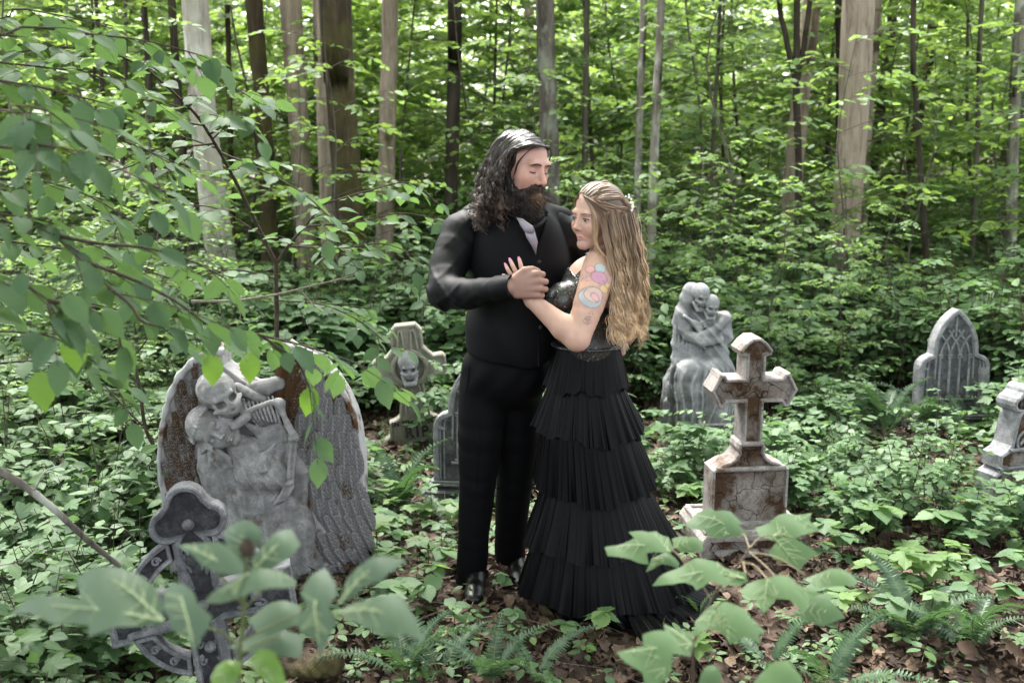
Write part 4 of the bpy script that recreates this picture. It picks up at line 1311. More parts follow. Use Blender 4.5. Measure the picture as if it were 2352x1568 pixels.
# ------------------------------------------------------------------ the woman in the tiered black gown
def build_woman():
    A = at
    root = thing('person', 'woman with long wavy honey hair in tiered black gown, tattooed upper arm', 'person', (0, 0, 0))
    H = Head(A(1371, 505, 3.60), (-.80, -.60, -.05), (.05, -.03, 1), .95)
    v = Vol((-.08, 3.33, 1.02), (.46, 3.94, 1.76), .0036)
    sculpt_head(v, H, False)
    v.cap(H.p(0, -.018, -.05), A(1392, 598, 3.64), .046, .050, .025)
    # trunk: chest towards the man, back to the right
    v.ell(A(1352, 690, 3.67), (.105, .150, .165), None, .04)
    v.ell(A(1350, 790, 3.67), (.105, .130, .12), None, .04)
    v.chain([A(1372, 606, 3.545), A(1385, 606, 3.65), A(1378, 606, 3.78)], [.048, .055, .048], .03)
    # left arm: shoulder, elbow, wrist on his chest
    Sh, El, Wr = A(1374, 634, 3.515), A(1326, 778, 3.430), A(1222, 690, 3.490)
    v.ell(Sh, (.058, .055, .060), None, .02)
    v.chain([Sh, Sh.lerp(El, .45), El], [.060, .056, .044], .02)
    v.cap(El, El.lerp(Wr, .30), .044, .045, .012)
    v.cap(El.lerp(Wr, .30), Wr, .045, .0265, .012)
    # left hand lies flat on the vest under his: fingers spread
    hc = A(1203, 657, 3.520)
    v.cap(Wr, hc, .026, .030, .012, flat=((0, 1, 0), .62))
    v.ell(hc, (.034, .016, .040), None, .008)
    F_ = [((1176, 634), (1167, 620), (1161.5, 609), .0072), ((1186, 627), (1178, 611), (1172, 597.5), .0080), ((1199, 622), (1196, 608), (1192.5, 595), .0080), ((1222, 632), (1226, 625), (1228.5, 617.5), .0078)]
    for a, b, c, r in F_:
        v.chain([hc.lerp(A(*a, 3.52), .35), A(*a, 3.528), A(*b, 3.532), A(*c, 3.545)], [.0125, r * 1.12, r * 1.02, r * .82], .004)
    v.chain([hc, A(1166, 640, 3.53), A(1157, 632.5, 3.545)], [.012, .0085, .007], .004)
    # right arm round his back
    S2 = A(1372, 634, 3.80)
    v.chain([S2, A(1330, 740, 3.88)], [.056, .042], .02)
    def col(V):
        base = (.47, .29, .23)
        c = skin_color(V, H, base, False)
        V = np.asarray(V, dtype=np.float64)
        # tattoos lie on the outer upper arm: along = shoulder to elbow, across = round the arm as seen from outside
        ax = np.array(El - Sh); Ln = np.linalg.norm(ax); ax /= Ln
        out = np.array((.10, -1, .0)); out -= ax * (out @ ax); out /= np.linalg.norm(out); side = np.cross(ax, out)
        rel = V - np.array(Sh); al = rel @ ax; ac = rel @ side; ou = rel @ out
        if side[0] < 0: ac = -ac
        ac = (ac + .013) / 1.14; al = al / 1.10
        on = (ou > .012) & (al > -.05) & (al < Ln * 1.0) & (np.abs(ac) < .06)
        def put(m, colr, a=.85):
            m = np.clip(m, 0, 1) * on * a * (.95 if max(colr) < .1 else .95)
            colr = tuple(.72 * q_ + .28 * b_ * .7 for q_, b_ in zip(colr, base))
            c[:] = c * (1 - m[:, None]) + np.array(colr, dtype=np.float32) * m[:, None]
        def ellm(cx, cy, rx, ry, rot=0.0):
            dx, dy = ac - cx, al - cy
            x = dx * math.cos(rot) + dy * math.sin(rot); y = -dx * math.sin(rot) + dy * math.cos(rot)
            return np.sqrt((x / rx) ** 2 + (y / ry) ** 2)
        def fill(cx, cy, rx, ry, rot, colr, line=True, a=.8):
            d = ellm(cx, cy, rx, ry, rot)
            put((1.06 - d) * 12, colr, a)
            if line: put(1 - np.abs(d - 1) * min(rx, ry) / .0018, (.05, .05, .07), .75)
        fill(-.018, .052, .022, .030, .3, (.80, .45, .30), False, .55)      # orange rays
        for r_ in (-.7, -.4, -.1, .2):
            put((1 - np.abs(ac + .018 - r_ * (al - .030) * .6) / .0022) * ((al > .030) & (al < .085)), (.80, .34, .22), .45)
        fill(-.028, .000, .012, .012, 0, (.78, .33, .40), True, .6)          # pink puff
        fill(.030, .046, .015, .012, 0, (.82, .62, .25), True, .6)           # yellow puff
        fill(.038, .030, .010, .009, 0, (.82, .62, .25), True, .6)
        fill(-.002, -.012, .017, .016, 0, (.34, .55, .62), True, .8)         # small blue globe
        fill(.004, .018, .026, .018, .12, (.58, .25, .44), True, .8)         # ringed globe
        d = ellm(.004, .022, .048, .0075, -.34)
        put((1 - np.abs(d - .82) / .20), (.42, .30, .52), .85); put(1 - np.abs(d - 1.02) / .06, (.06, .05, .08), .8)
        fill(.002, .085, .036, .034, 0, (.30, .48, .56), True, .75)          # blue crescent
        fill(.006, .076, .029, .024, 0, (.70, .46, .40), True, .85)
        fill(.012, .082, .016, .010, .5, (.72, .36, .42), True, .7)
        rr = np.random.RandomState(4)
        for _ in range(7):                                                   # a small line drawing lower down
            put(1 - np.abs(ellm(rr.normal(.012, .008), rr.uniform(.135, .165), rr.uniform(.004, .011), rr.uniform(.004, .010), rr.uniform(0, 3)) - 1) * .007 / .0016, (.07, .06, .06), .8)
        return c
    obj('body', vmesh('body', v, [M['skin']], col, 2), root)
    eye_parts(H, root, False, False)
    # pink nails
    for (a, b, c, r) in F_ + [((1166, 640), (1160, 635), (1156.5, 632), .0068)]:
        tip = A(*c, 3.545); d = (tip - A(*b, 3.532)).normalized()
        s_ = Vol(np.array(tip) - .014, np.array(tip) + .014, .0012)
        q = tip + d * .0015 + Vector((0, -r * .62, 0))
        s_.cap(q - d * .0045, q + d * .0060, r * .62, r * .52, 0, flat=((0, 1, 0), .45))
        obj('fingernail', vmesh('fingernail', s_, [M['nail']]), root)

    # --- sequinned halter bodice
    b = Vol((.0, 3.42, 1.02), (.46, 3.92, 1.56), .0045)
    b.ell(A(1352, 690, 3.67), (.112, .157, .170), None, .04)
    b.ell(A(1350, 790, 3.67), (.112, .137, .13), None, .04)
    for Y in (3.575, 3.745):
        b.ell(A(1293, 690, Y), (.062, .070, .068), None, .03)
    cuts = [A(1392, 702, 3.6), A(1330, 640, 3.6), A(1372, 596, 3.6)]
    def neckline(p):
        x, z = p[..., 0], p[..., 2]
        zl = np.interp(x, [cuts[1].x - .06, cuts[1].x, cuts[0].x - .03, cuts[0].x], [cuts[1].z + .06, cuts[1].z, cuts[0].z + .015, cuts[0].z])
        return z - zl
    b.keep(neckline)
    bo = obj('bodice', vmesh('bodice', b, [M['sequin']]), root)
    # collar band round the neck and the straps to it
    mb = MB()
    n0, n1 = A(1386, 596, 3.63), A(1386, 583, 3.63)
    ring = []
    for t in np.linspace(0, 2 * math.pi, 25):
        ring.append(np.array(n0) + np.array([math.cos(t) * .056, math.sin(t) * .056, .006 * math.sin(t + 1) + .010 - .012 * math.cos(t)]))
    V, F = tube(ring, .0125, 8, flat=.45); mb.add(V, F)
    for Y in (3.585, 3.70):
        P = [np.array(A(1372, 600, 3.59 if Y < 3.6 else 3.69)), np.array(A(1340, 622, Y)), np.array(A(1310, 650, Y))]
        V, F = tube(smooth_path(P, 8), .017, 8, flat=.5); mb.add(V, F)
    obj('halter', mb.mesh('halter', [M['sequin']]), bo)

    # --- skirt: six pleated tulle tiers, the lowest trailing to the right
    #          y of the outline: left x, right x, front hem drop
    Yc = 3.66
    prof = [(795, 1270, 1428), (885, 1247, 1443), (985, 1225, 1475), (1112, 1229, 1504), (1235, 1206, 1549), (1345, 1194, 1578), (1452, 1236, 1600)]
    zs = [A(1350, y, Yc).z for y, _, _ in prof]; xl = [A(l, y, Yc).x for y, l, r in prof]; xr = [A(r, y, Yc).x for y, l, r in prof]
    zs[-1] = .03
    xl[-1] = A(1236, 1420, 3.66).x; xr[-1] = A(1606, 1400, 3.72).x
    sk = thing('tmp', None, None); bpy.data.objects.remove(sk)
    def tier(i, seed):
        rng = np.random.RandomState(seed)
        z_top, z_bot = zs[i] + (.012 if i else 0), zs[i + 1]
        ov = .035
        n_t, n_a = 16, 560
        th = np.linspace(0, 2 * math.pi, n_a, endpoint=False)
        ph = rng.uniform(0, 6.28, 12); fr = rng.randint(18, 60, 12); amp = rng.uniform(.3, 1.0, 12)
        pleat = sum(a * np.sin(f * th + p + .6 * np.sin(3 * th + p)) for a, f, p in zip(amp, fr, ph)); pleat /= np.abs(pleat).max()
        fine = np.sin(th * 88 + 2.2 * np.sin(th * 7 + seed)) * .6 + .4 * np.sin(th * 131 + 3 * np.sin(th * 5) + seed)
        hemw = .010 * np.sin(th * 6 + seed) + .005 * np.sin(th * 17 + 2 * seed) + .005 * pleat + rng.normal(0, .0006, n_a)
        if i == 1 or i == 2: hemw = hemw + .016 * np.sin(th * 2 + seed)
        V = []
        for j in range(n_t):
            t = j / (n_t - 1)
            z = z_top + .02 + (z_bot - z_top - .02) * t
            zz = z + hemw * t
            if i == 5: zz = np.maximum(zz, .015)
            cx = np.interp(-z, -np.array(zs), (np.array(xl) + np.array(xr)) / 2)
            hw = np.interp(-z, -np.array(zs), (np.array(xr) - np.array(xl)) / 2)
            hw_in = hw * (.84 if i else .94)
            w = hw_in + (hw * 1.015 - hw_in) * t ** .85
            if i == 5: w = hw * (.93 + .07 * t)
            fd = w * .92 if i < 3 else w * (.86 - .05 * (i - 3))          # depth half-axis
            r = 1 + (.046 * pleat * (.15 + .85 * t) + .010 * fine * (.3 + .7 * t) + .028 * np.sin(th * 13 + seed * 1.7 + 1.4 * np.sin(th * 4 + seed)) * t * t) * (1.0 if i else .55)
            x = cx + np.cos(th) * w * r; y = Yc + np.sin(th) * fd * r
            if i >= 4:      # the train sweeps to the right and back
                tr = np.clip(np.cos(th), 0, 1) ** 2 * ((i - 4) * .6 + t) * (.06 if i == 5 else .02)
                x = x + tr; y = y + tr * .8
            if i == 5: zz = zz * np.where(np.cos(th) > 0, 1 - .35 * np.cos(th) * t, 1)
            V.append(np.stack([x, y, zz + 0 * th], -1))
        V = np.array(V).reshape(-1, 3)
        a = np.arange(n_t - 1)[:, None] * n_a; j = np.arange(n_a)[None]; j2 = (j + 1) % n_a
        F = np.stack([a + j, a + n_a + j, a + n_a + j2, a + j2], -1).reshape(-1, 4)
        return np_mesh('skirt_tier', V, F, [M['tulle']])
    for i in range(6):
        obj('skirt_tier', tier(i, 31 + i), root)
    # loose tulle threads at the tiers' edges
    # lining under the tiers
    zz_ = np.linspace(zs[0] - .01, .03, 30); th = np.linspace(0, 2 * math.pi, 48, endpoint=False); V = []
    for z in zz_:
        cx = np.interp(-z, -np.array(zs), (np.array(xl) + np.array(xr)) / 2); hw = np.interp(-z, -np.array(zs), (np.array(xr) - np.array(xl)) / 2) * .80
        V.append(np.stack([cx + np.cos(th) * hw, Yc + np.sin(th) * hw * (.90 if z > .5 else .74), z + 0 * th], -1))
    i_ = np.arange(29)[:, None] * 48; j = np.arange(48)[None]; j2 = (j + 1) % 48
    obj('skirt_lining', np_mesh('skirt_lining', np.array(V).reshape(-1, 3), np.stack([i_ + j, i_ + 48 + j, i_ + 48 + j2, i_ + j2], -1).reshape(-1, 4), [M['tulle']]), root)
    # gathered waistband
    wb = [np.array(((xl[0] + xr[0]) / 2 + math.cos(t) * (xr[0] - xl[0]) / 2 * .97, Yc + math.sin(t) * (xr[0] - xl[0]) / 2 * .93, zs[0] + .008)) for t in np.linspace(0, 2 * math.pi, 41)]
    V, F = tube(wb, .013, 8, flat=.6); obj('waistband', np_mesh('waistband', V, F, [M['sequin']]), root)
    # train lying on the leaves
    rng = np.random.RandomState(77); mb = MB()
    n_a, n_r = 150, 14
    V = []
    for j in range(n_r):
        t = j / (n_r - 1)
        for a in np.linspace(-1.15, 1.0, n_a):
            r0, r1 = .26, .47 + .05 * math.sin(a * 5) + .015 * math.sin(a * 31)
            r = r0 + (r1 - r0) * t
            V.append((.29 + math.cos(a) * r * 1.0, Yc + .02 + math.sin(a) * r * .92, .012 + .15 * (1 - t) ** 2 + .014 * math.sin(a * 47 + 1.2 * math.sin(a * 9)) * (.4 + t * .6) + .006 * math.sin(a * 90) + .012))
    i = np.arange(n_r - 1)[:, None] * n_a; j = np.arange(n_a - 1)[None]
    F = np.stack([i + j, i + n_a + j, i + n_a + j + 1, i + j + 1], -1).reshape(-1, 4)
    obj('train', np_mesh('train', V, F, [M['tulle']]), root)

    # --- hair: half tied back, long loose waves
    rng = np.random.RandomState(8)
    r0 = np.array((.165, .108, .074)); r1 = np.array((.78, .55, .34)); rd = np.array((.10, .062, .042))
    paths, rad_, cols, wv = [], [], [], []
    knot = H.p(.062, -.082, .030)                 # tied at the back, on her left... seen side
    knot = A(1441, 484, 3.60)
    def lock(P, n, spread, rads, c0, c1, wave, end_spread=1.0, ph=None):
        W_ = (wave[0] * rng.uniform(.75, 1.25), wave[1] * rng.uniform(.92, 1.08), ph if ph is not None else rng.uniform(0, 6.28), wave[2])
        lk = rng.uniform(.55, 1.45)
        for j in range(n):
            o_ = rng.normal(0, 1, 3) * spread
            paths.append([np.array(x) + o_ * (.4 + .6 * end_spread * q / (len(P) - 1)) + rng.normal(0, .0012, 3) for q, x in enumerate(P)])
            rad_.append(rng.uniform(*rads)); k_ = lk * rng.uniform(.8, 1.2)
            cols.append((c0 * k_, c1 * k_)); wv.append((W_[0], W_[1], W_[2] + rng.normal(0, .18), W_[3]))
    # top: from the hairline swept back over the crown to the knot
    for i in range(64):
        sd = rng.uniform(-.98, .98)                # across the head; negative = near side (her left)
        u = rng.uniform(0, 1)
        st = H.p(sd * .060, .084 - .03 * abs(sd) - .035 * u, .104 - .030 * sd * sd + .012 * u)
        m1 = H.p(sd * .082, .02 - .02 * u, .136 - .055 * sd * sd); m2 = H.p(sd * .080, -.055, .122 - .050 * sd * sd)
        kn = Vector(knot) + Vector(rng.normal(0, .010, 3))
        lock([st, m1, m2, kn], 6, .0032, (.0018, .0028), r0 * rng.uniform(.7, 1.2), r0 * 1.6, (.002, 5, .3))
    # side twists running back along the near side
    for i in range(10):
        uu = .052 - .010 * i
        st = H.p(-.066, .060 - .004 * i, .080 - .006 * i); m1 = H.p(-.091, .0, .062 - .009 * i); m2 = H.p(-.092, -.055, .044 - .004 * i)
        lock([st, m1, m2, Vector(knot) + Vector((.004, 0, -.012 - .002 * i))], 7, .0030, (.0018, .0030), r0 * rng.uniform(.8, 1.3), (.24, .145, .08) * np.array(1.0), (.005, 9, .1))
    # long fall: rows from the side of the face round to the back of the head
    for i in range(74):
        a = rng.uniform(0, 1) ** .8
        px = 1384 + 70 * a + rng.normal(0, 3); py = 484 + 12 * rng.uniform() - 8 * a
        Y = 3.50 + .10 * a + rng.normal(0, .025)
        ex = 1408 + 74 * a + rng.normal(0, 6); ey = rng.uniform(700, 790) + 8 * (1 - abs(a - .5))
        bulge = 1404 + 82 * a
        P = [A(px, py, Y), A((px + bulge) / 2 + 2, 560, Y - .005), A(bulge, 640, Y + .00), A((bulge + ex) / 2 + rng.normal(0, 4), 710, Y + .01), A(ex, ey, Y + .01)]
        dark = rng.uniform() < .3
        c0 = rd if dark else r0 * rng.uniform(.9, 1.4); c1 = (r1 * .62 if dark else r1 * rng.uniform(.8, 1.25))
        lock(P, 20, .0056, (.0009, .0017), c0, c1, (.0120, 12, .08), 1.5, ph=a * 5 + rng.normal(0, .6))
    # back rows, deeper
    for i in range(34):
        a = rng.uniform(0, 1)
        P = [A(1430 + 30 * a, 490, 3.66 + .06 * a), A(1440 + 34 * a, 570, 3.68), A(1440 + 46 * a, 660, 3.69), A(1432 + 52 * a, rng.uniform(730, 780), 3.68)]
        lock(P, 10, .0055, (.0015, .0026), rd, r1 * .55, (.012, 9, .15), 1.3)
    # temple hair drawn back over the ear
    for i in range(16):
        u = i / 15
        st = H.p(-.012 - .014 * u, .082 - .006 * u, .100 - .006 * u); m0 = H.p(-.060 - .008 * u, .066 - .026 * u, .078 - .050 * u)
        m1 = H.p(-.086, .022 - .02 * u, .046 - .050 * u); m2 = H.p(-.094, -.040, .034 - .046 * u)
        lock([st, m0, m1, m2, Vector(knot) + Vector((-.006, 0, -.010 - .022 * u))], 7, .0026, (.0013, .0022), r0 * rng.uniform(.8, 1.3), (.26, .16, .09) * np.array(1.0), (.003, 6, .2))
        st = H.p(.012 + .014 * u, .080 - .006 * u, .100 - .006 * u); m0 = H.p(.060 + .008 * u, .058 - .026 * u, .078 - .050 * u)
        lock([st, m0, H.p(.086, .02, .03 - .05 * u), H.p(.09, -.03, -.05 - .05 * u)], 5, .0026, (.0013, .0022), r0, r0 * 2, (.003, 6, .2))
    # flyaways
    for i in range(90):
        a = rng.uniform(0, 1); y0_ = rng.uniform(480, 700)
        P = [A(1400 + 70 * a, y0_, 3.52 + .1 * a), A(1404 + 80 * a + rng.normal(0, 5), y0_ + 45, 3.51 + .1 * a), A(1408 + 84 * a + rng.normal(0, 9), y0_ + 95, 3.51 + .1 * a)]
        lock(P, 1, .004, (.0004, .0007), r0 * 1.6, r1, (.010, 10, .0))
    # face-framing strands in front of the ear
    for i in range(4):
        P = [H.p(-.016, .084, .098), A(1358 + 2 * i, 484, 3.520), A(1362 + 3 * i, 524, 3.512), A(1365 + 3 * i, 562, 3.512), A(1378 + 8 * i, 588 + 5 * i, 3.510)]
        lock(P, 3, .0016, (.0010, .0016), r0, r1 * .8, (.003, 6, .3))
    hair = obj('hair', strands(paths, rad_, cols, 4, 30, wv).mesh('hair', [M['hair_soft']]), root)
    s_ = Vol(np.array(H.c) + (-.16, -.16, -.46), np.array(H.c) + (.24, .22, .22), .006)
    s_.ell(H.p(0, -.024, .052), [.082 * H.k, .098 * H.k, .088 * H.k], H.R(), 0)
    s_.chain([A(1420, 510, 3.60), A(1440, 600, 3.61), A(1446, 690, 3.62), A(1442, 742, 3.62)], [.055, .054, .052, .034], .03)
    def open_face(p):
        q = (p - np.array(H.c, dtype=np.float32)) @ H.R().T / H.k
        return q[..., 1] - .040 + .30 * np.abs(q[..., 0]) + np.clip(.02 - q[..., 2], 0, .1) * .8 - np.clip(q[..., 2] - .082, 0, 1) * 2.2
    s_.keep(open_face)
    obj('scalp_hair', vmesh('scalp_hair', s_, [M['hair_soft']], lambda V: np.tile(rd * .9, (len(V), 1))), hair)
    # sprig of small white flowers
    fl = MB(); rng = np.random.RandomState(3)
    for i in range(15):
        t = i / 14
        c = np.array(A(1440 + 14 * math.sin(t * 2.2), 448 + 34 * t, 3.58)) + rng.normal(0, .004, 3)
        for kk in range(5):
            a = kk * 1.2566; d = np.array((math.cos(a), -.3, math.sin(a))) * .0042
            V, F = tube([c, c + d * .6, c + d], [.0006, .0018, .0006], 5); fl.add(V, F)
    obj('flower_sprig', fl.mesh('flower_sprig', [M['flower']]), hair)
    return root
build_woman()
# ------------------------------------------------------------------ monuments: materials
def stone(name, dark, mid, pale, scale=14, bump=.5, pores=120, stain=None, stain_at=.55, cracks=0.0, edge=False, objcol=False):
    k = NT(name)
    n = k.noise(scale, 6, None, .62)
    p = k.noise(pores, 3, None, .6)
    c = k.ramp(n, [(.30, dark), (.50, mid), (.72, pale)])
    c = k.mix(k.ramp(p, [(.36, .6), (.50, 0)]), c, dark)
    h = k.math('ADD', k.math('MULTIPLY', n, .6), k.math('MULTIPLY', p, .6))
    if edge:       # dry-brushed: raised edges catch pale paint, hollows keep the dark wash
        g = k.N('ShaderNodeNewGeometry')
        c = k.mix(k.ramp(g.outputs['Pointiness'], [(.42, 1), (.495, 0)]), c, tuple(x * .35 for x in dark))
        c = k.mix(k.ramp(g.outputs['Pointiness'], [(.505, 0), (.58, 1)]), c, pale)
    if stain is not None:
        s = k.noise(5.5, 7, None, .68)
        fac = k.ramp(s, [(stain_at - .06, 0), (stain_at + .05, 1)])
        if objcol:
            oi = k.N('ShaderNodeObjectInfo')
            sh = k.math('ADD', s, k.math('MULTIPLY', k.math('SUBTRACT', oi.outputs['Alpha'], .5), .5))
            fac = k.ramp(sh, [(.50, 0), (.60, 1)])
        c = k.mix(fac, c, k.mix(p, tuple(x * .35 for x in stain), tuple(x * 1.5 for x in stain)))
    if cracks:
        v = k.N('ShaderNodeTexVoronoi', feature='DISTANCE_TO_EDGE'); v.inputs['Scale'].default_value = cracks
        w = k.N('ShaderNodeTexNoise'); w.inputs['Scale'].default_value = 9; k.L(k.obj(), w.inputs['Vector'])
        wv = k.N('ShaderNodeVectorMath', operation='MULTIPLY_ADD'); k.L(w.outputs['Color'], wv.inputs[0]); wv.inputs[1].default_value = (.16, .16, .16); k.L(k.obj(), wv.inputs[2])
        k.L(wv.outputs[0], v.inputs['Vector'])
        cr = k.ramp(v.outputs['Distance'], [(.003, 1), (.011, 0)])
        c = k.mix(cr, c, (.02, .014, .010)); h = k.math('SUBTRACT', h, k.math('MULTIPLY', cr, 1.2))
    return k.fin(c, .88, k.bump(h, bump, .006), spec=.25)
M['stone_rust'] = stone('stone_weathered', (.13, .11, .10), (.225, .205, .195), (.34, .315, .30), 20, 1.3, 120, (.085, .045, .020), .60)
M['stone_rust_in'] = stone('stone_weathered_stained', (.10, .08, .07), (.20, .175, .16), (.30, .275, .26), 22, 1.4, 130, (.050, .027, .013), .50, cracks=9)
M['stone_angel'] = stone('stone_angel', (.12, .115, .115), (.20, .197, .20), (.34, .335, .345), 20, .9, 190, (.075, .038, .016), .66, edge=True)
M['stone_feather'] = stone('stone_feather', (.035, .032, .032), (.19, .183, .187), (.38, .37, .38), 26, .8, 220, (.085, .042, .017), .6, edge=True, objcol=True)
M['stone_grey'] = stone('stone_dark_grey', (.028, .029, .032), (.075, .077, .083), (.15, .152, .16), 22, .8, 160)
M['stone_rim'] = stone('stone_mid_grey', (.08, .08, .086), (.19, .19, .20), (.30, .30, .31), 18, .6, 150)
M['stone_char'] = stone('stone_charcoal', (.008, .008, .010), (.022, .023, .026), (.06, .061, .066), 24, .8, 160)
M['stone_char_rim'] = stone('stone_charcoal_rim', (.035, .036, .040), (.10, .102, .11), (.20, .20, .21), 18, .6, 150)
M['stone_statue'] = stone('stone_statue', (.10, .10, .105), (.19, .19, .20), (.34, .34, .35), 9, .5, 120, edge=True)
M['stone_old'] = stone('stone_yellow_grey', (.13, .12, .095), (.20, .19, .16), (.30, .285, .245), 8, .5, 110, edge=False)
M['stone_black'] = stone('stone_black_wash', (.010, .010, .010), (.028, .027, .027), (.07, .07, .07), 16, .6, 140)

def inset_poly(P, d):
    """offset a closed polygon inwards by d (mitred)"""
    P = np.asarray(P, float); n = len(P)
    e = np.roll(P, -1, 0) - P; e /= np.linalg.norm(e, axis=1, keepdims=True) + 1e-12
    area = .5 * np.sum(P[:, 0] * np.roll(P[:, 1], -1) - np.roll(P[:, 0], -1) * P[:, 1])
    nrm = np.stack([-e[:, 1], e[:, 0]], 1) * (1 if area > 0 else -1)
    n0 = np.roll(nrm, 1, 0); m = n0 + nrm; l = np.linalg.norm(m, axis=1, keepdims=True); m /= l + 1e-9
    c = np.clip((m * nrm).sum(1, keepdims=True), .45, 1)
    return P + m * d / c

def arc(cx, cz, r, a0, a1, n, rz=None):
    t = np.linspace(rad(a0), rad(a1), n)
    return [(cx + r * math.cos(x), cz + (rz or r) * math.sin(x)) for x in t]

def slab(outline, depth, rim_w, rim_d, mats, y0=0.0, bevel=.006, wob=.0):
    """a stone cut to an outline (x, z): thick body, raised rim and a sunk field. Front looks to -Y."""
    O = np.asarray(outline, float)
    area = .5 * np.sum(O[:, 0] * np.roll(O[:, 1], -1) - np.roll(O[:, 0], -1) * O[:, 1])
    if area < 0: O = O[::-1]
    if wob:
        rr = np.random.RandomState(int(depth * 1e4)); O = O + rr.normal(0, wob, O.shape)
    n = len(O); f = y0 - depth / 2; b = y0 + depth / 2
    rings = [(O, b, 0), (O, f + bevel, 0), (inset_poly(O, bevel), f, 0)]
    if rim_w: rings += [(inset_poly(O, rim_w), f + .001, 0), (inset_poly(O, rim_w + rim_d * .3), f + rim_d, 1)]
    bm = bmesh.new(); prev = None
    for R, y, m in rings:
        vs = [bm.verts.new((x, y, z)) for x, z in R]
        if prev:
            for i in range(n):
                fc = bm.faces.new((prev[i], prev[(i + 1) % n], vs[(i + 1) % n], vs[i])); fc.material_index = 0
        else: first = vs
        prev = vs
    fc = bm.faces.new(prev); fc.material_index = 1 if rim_w and len(mats) > 1 else 0
    fb = bm.faces.new(first[::-1])
    bm.normal_update()
    bmesh.ops.triangulate(bm, faces=[x for x in bm.faces if len(x.verts) > 4])
    bmesh.ops.recalc_face_normals(bm, faces=bm.faces)
    me = bpy.data.meshes.new('stone'); bm.to_mesh(me); bm.free()
    for m in mats: me.materials.append(m)
    return me

def bars(paths, r, mat, name, k=6, flat=1.0, n=14):
    mb = MB()
    for P in paths:
        V, F = tube(smooth_path(P, n), r, k, flat=flat); mb.add(V, F)
    return mb.mesh(name, [mat])

def bars_each(paths, r, mat, name, parent, k=6, flat=1.0, n=14):
    for P in paths: obj(name, bars([P], r, mat, name, k, flat, n), parent)

def letters(txt, size, mat, depth=.003, spacing=1.0, bold=.0):
    cu = bpy.data.curves.new('lettering', 'FONT'); cu.body = txt; cu.size = size; cu.extrude = depth; cu.align_x = 'CENTER'; cu.space_character = spacing; cu.offset = bold
    o = bpy.data.objects.new('lettering', cu); COL.objects.link(o)
    dg = bpy.context.evaluated_depsgraph_get(); me = bpy.data.meshes.new_from_object(o.evaluated_get(dg))
    bpy.data.objects.remove(o); me.materials.clear(); me.materials.append(mat); me.name = 'lettering'
    return me

def ball(c, r, n=10):
    mb = MB(); V = []
    for i in range(n + 1):
        a = math.pi * i / n
        V += [(c[0] + r * math.sin(a) * math.cos(b), c[1] + r * math.sin(a) * math.sin(b), c[2] + r * math.cos(a)) for b in np.linspace(0, 2 * math.pi, 2 * n, endpoint=False)]
    m = 2 * n
    i = np.arange(n)[:, None] * m; j = np.arange(m)[None]; j2 = (j + 1) % m
    return np.array(V), np.stack([i + j, i + m + j, i + m + j2, i + j2], -1).reshape(-1, 4)

def stone_at(x, y, Y): return Vector((at(x, y, Y).x, Y, float(ground_z(at(x, y, Y).x, Y))))

# ------------------------------------------------------------------ the weathered rust-stained cross
def rust_cross():
    p = stone_at(1708, 1200, 4.30)
    t = thing('cross_gravestone', 'cracked pale stone cross with rust brown stains on a stepped base', 'gravestone', p, rad(6))
    t.scale = (1.05, 1.05, 1.05)
    half = [(.038, .30), (.058, .285), (.064, .275), (.060, .262)]
    R = [(.166, .10), (.166, .345), (.120, .372), (.088, .382), (.066, .400), (.056, .420), (.060, .440), (.053, .458), (.040, .466), (.041, .640),
         (.118, .640), (.128, .622), (.150, .618), (.158, .640), (.186, .692), (.158, .742), (.150, .764), (.128, .760), (.118, .742), (.041, .742),
         (.041, .836), (.064, .842), (.070, .862), (.046, .892), (.018, .914)]
    outline = R + [(-x, z) for x, z in R[::-1]]
    obj('cross', slab(outline, .13, .011, .014, [M['stone_rust'], M['stone_rust_in']], bevel=.004), t)
    bar = bars([[(-.150, -.062, .352), (.150, -.062, .352)], [(-.045, -.062, .462), (.045, -.062, .462)]], .012, M['stone_rust'], 'ledge', 6, n=8)
    obj('ledge', bar, t)
    P = [(-.235, .0), (-.235, .075), (-.215, .105), (.215, .105), (.235, .075), (.235, .0)]
    obj('plinth', slab(P, .36, .028, .020, [M['stone_rust'], M['stone_rust_in']], wob=.001), t)
    V, F = [], []
    mb = MB()
    for s in (-1, 1):
        V, F = tube([(-.215, s * .16, .104), (.215, s * .16, .104)], .016, 8); mb.add(V, F)
        V, F = tube([(s * .205, -.16, .104), (s * .205, .16, .104)], .016, 8); mb.add(V, F)
    obj('plinth_edge', mb.mesh('plinth_edge', [M['stone_rust']]), t)
rust_cross()

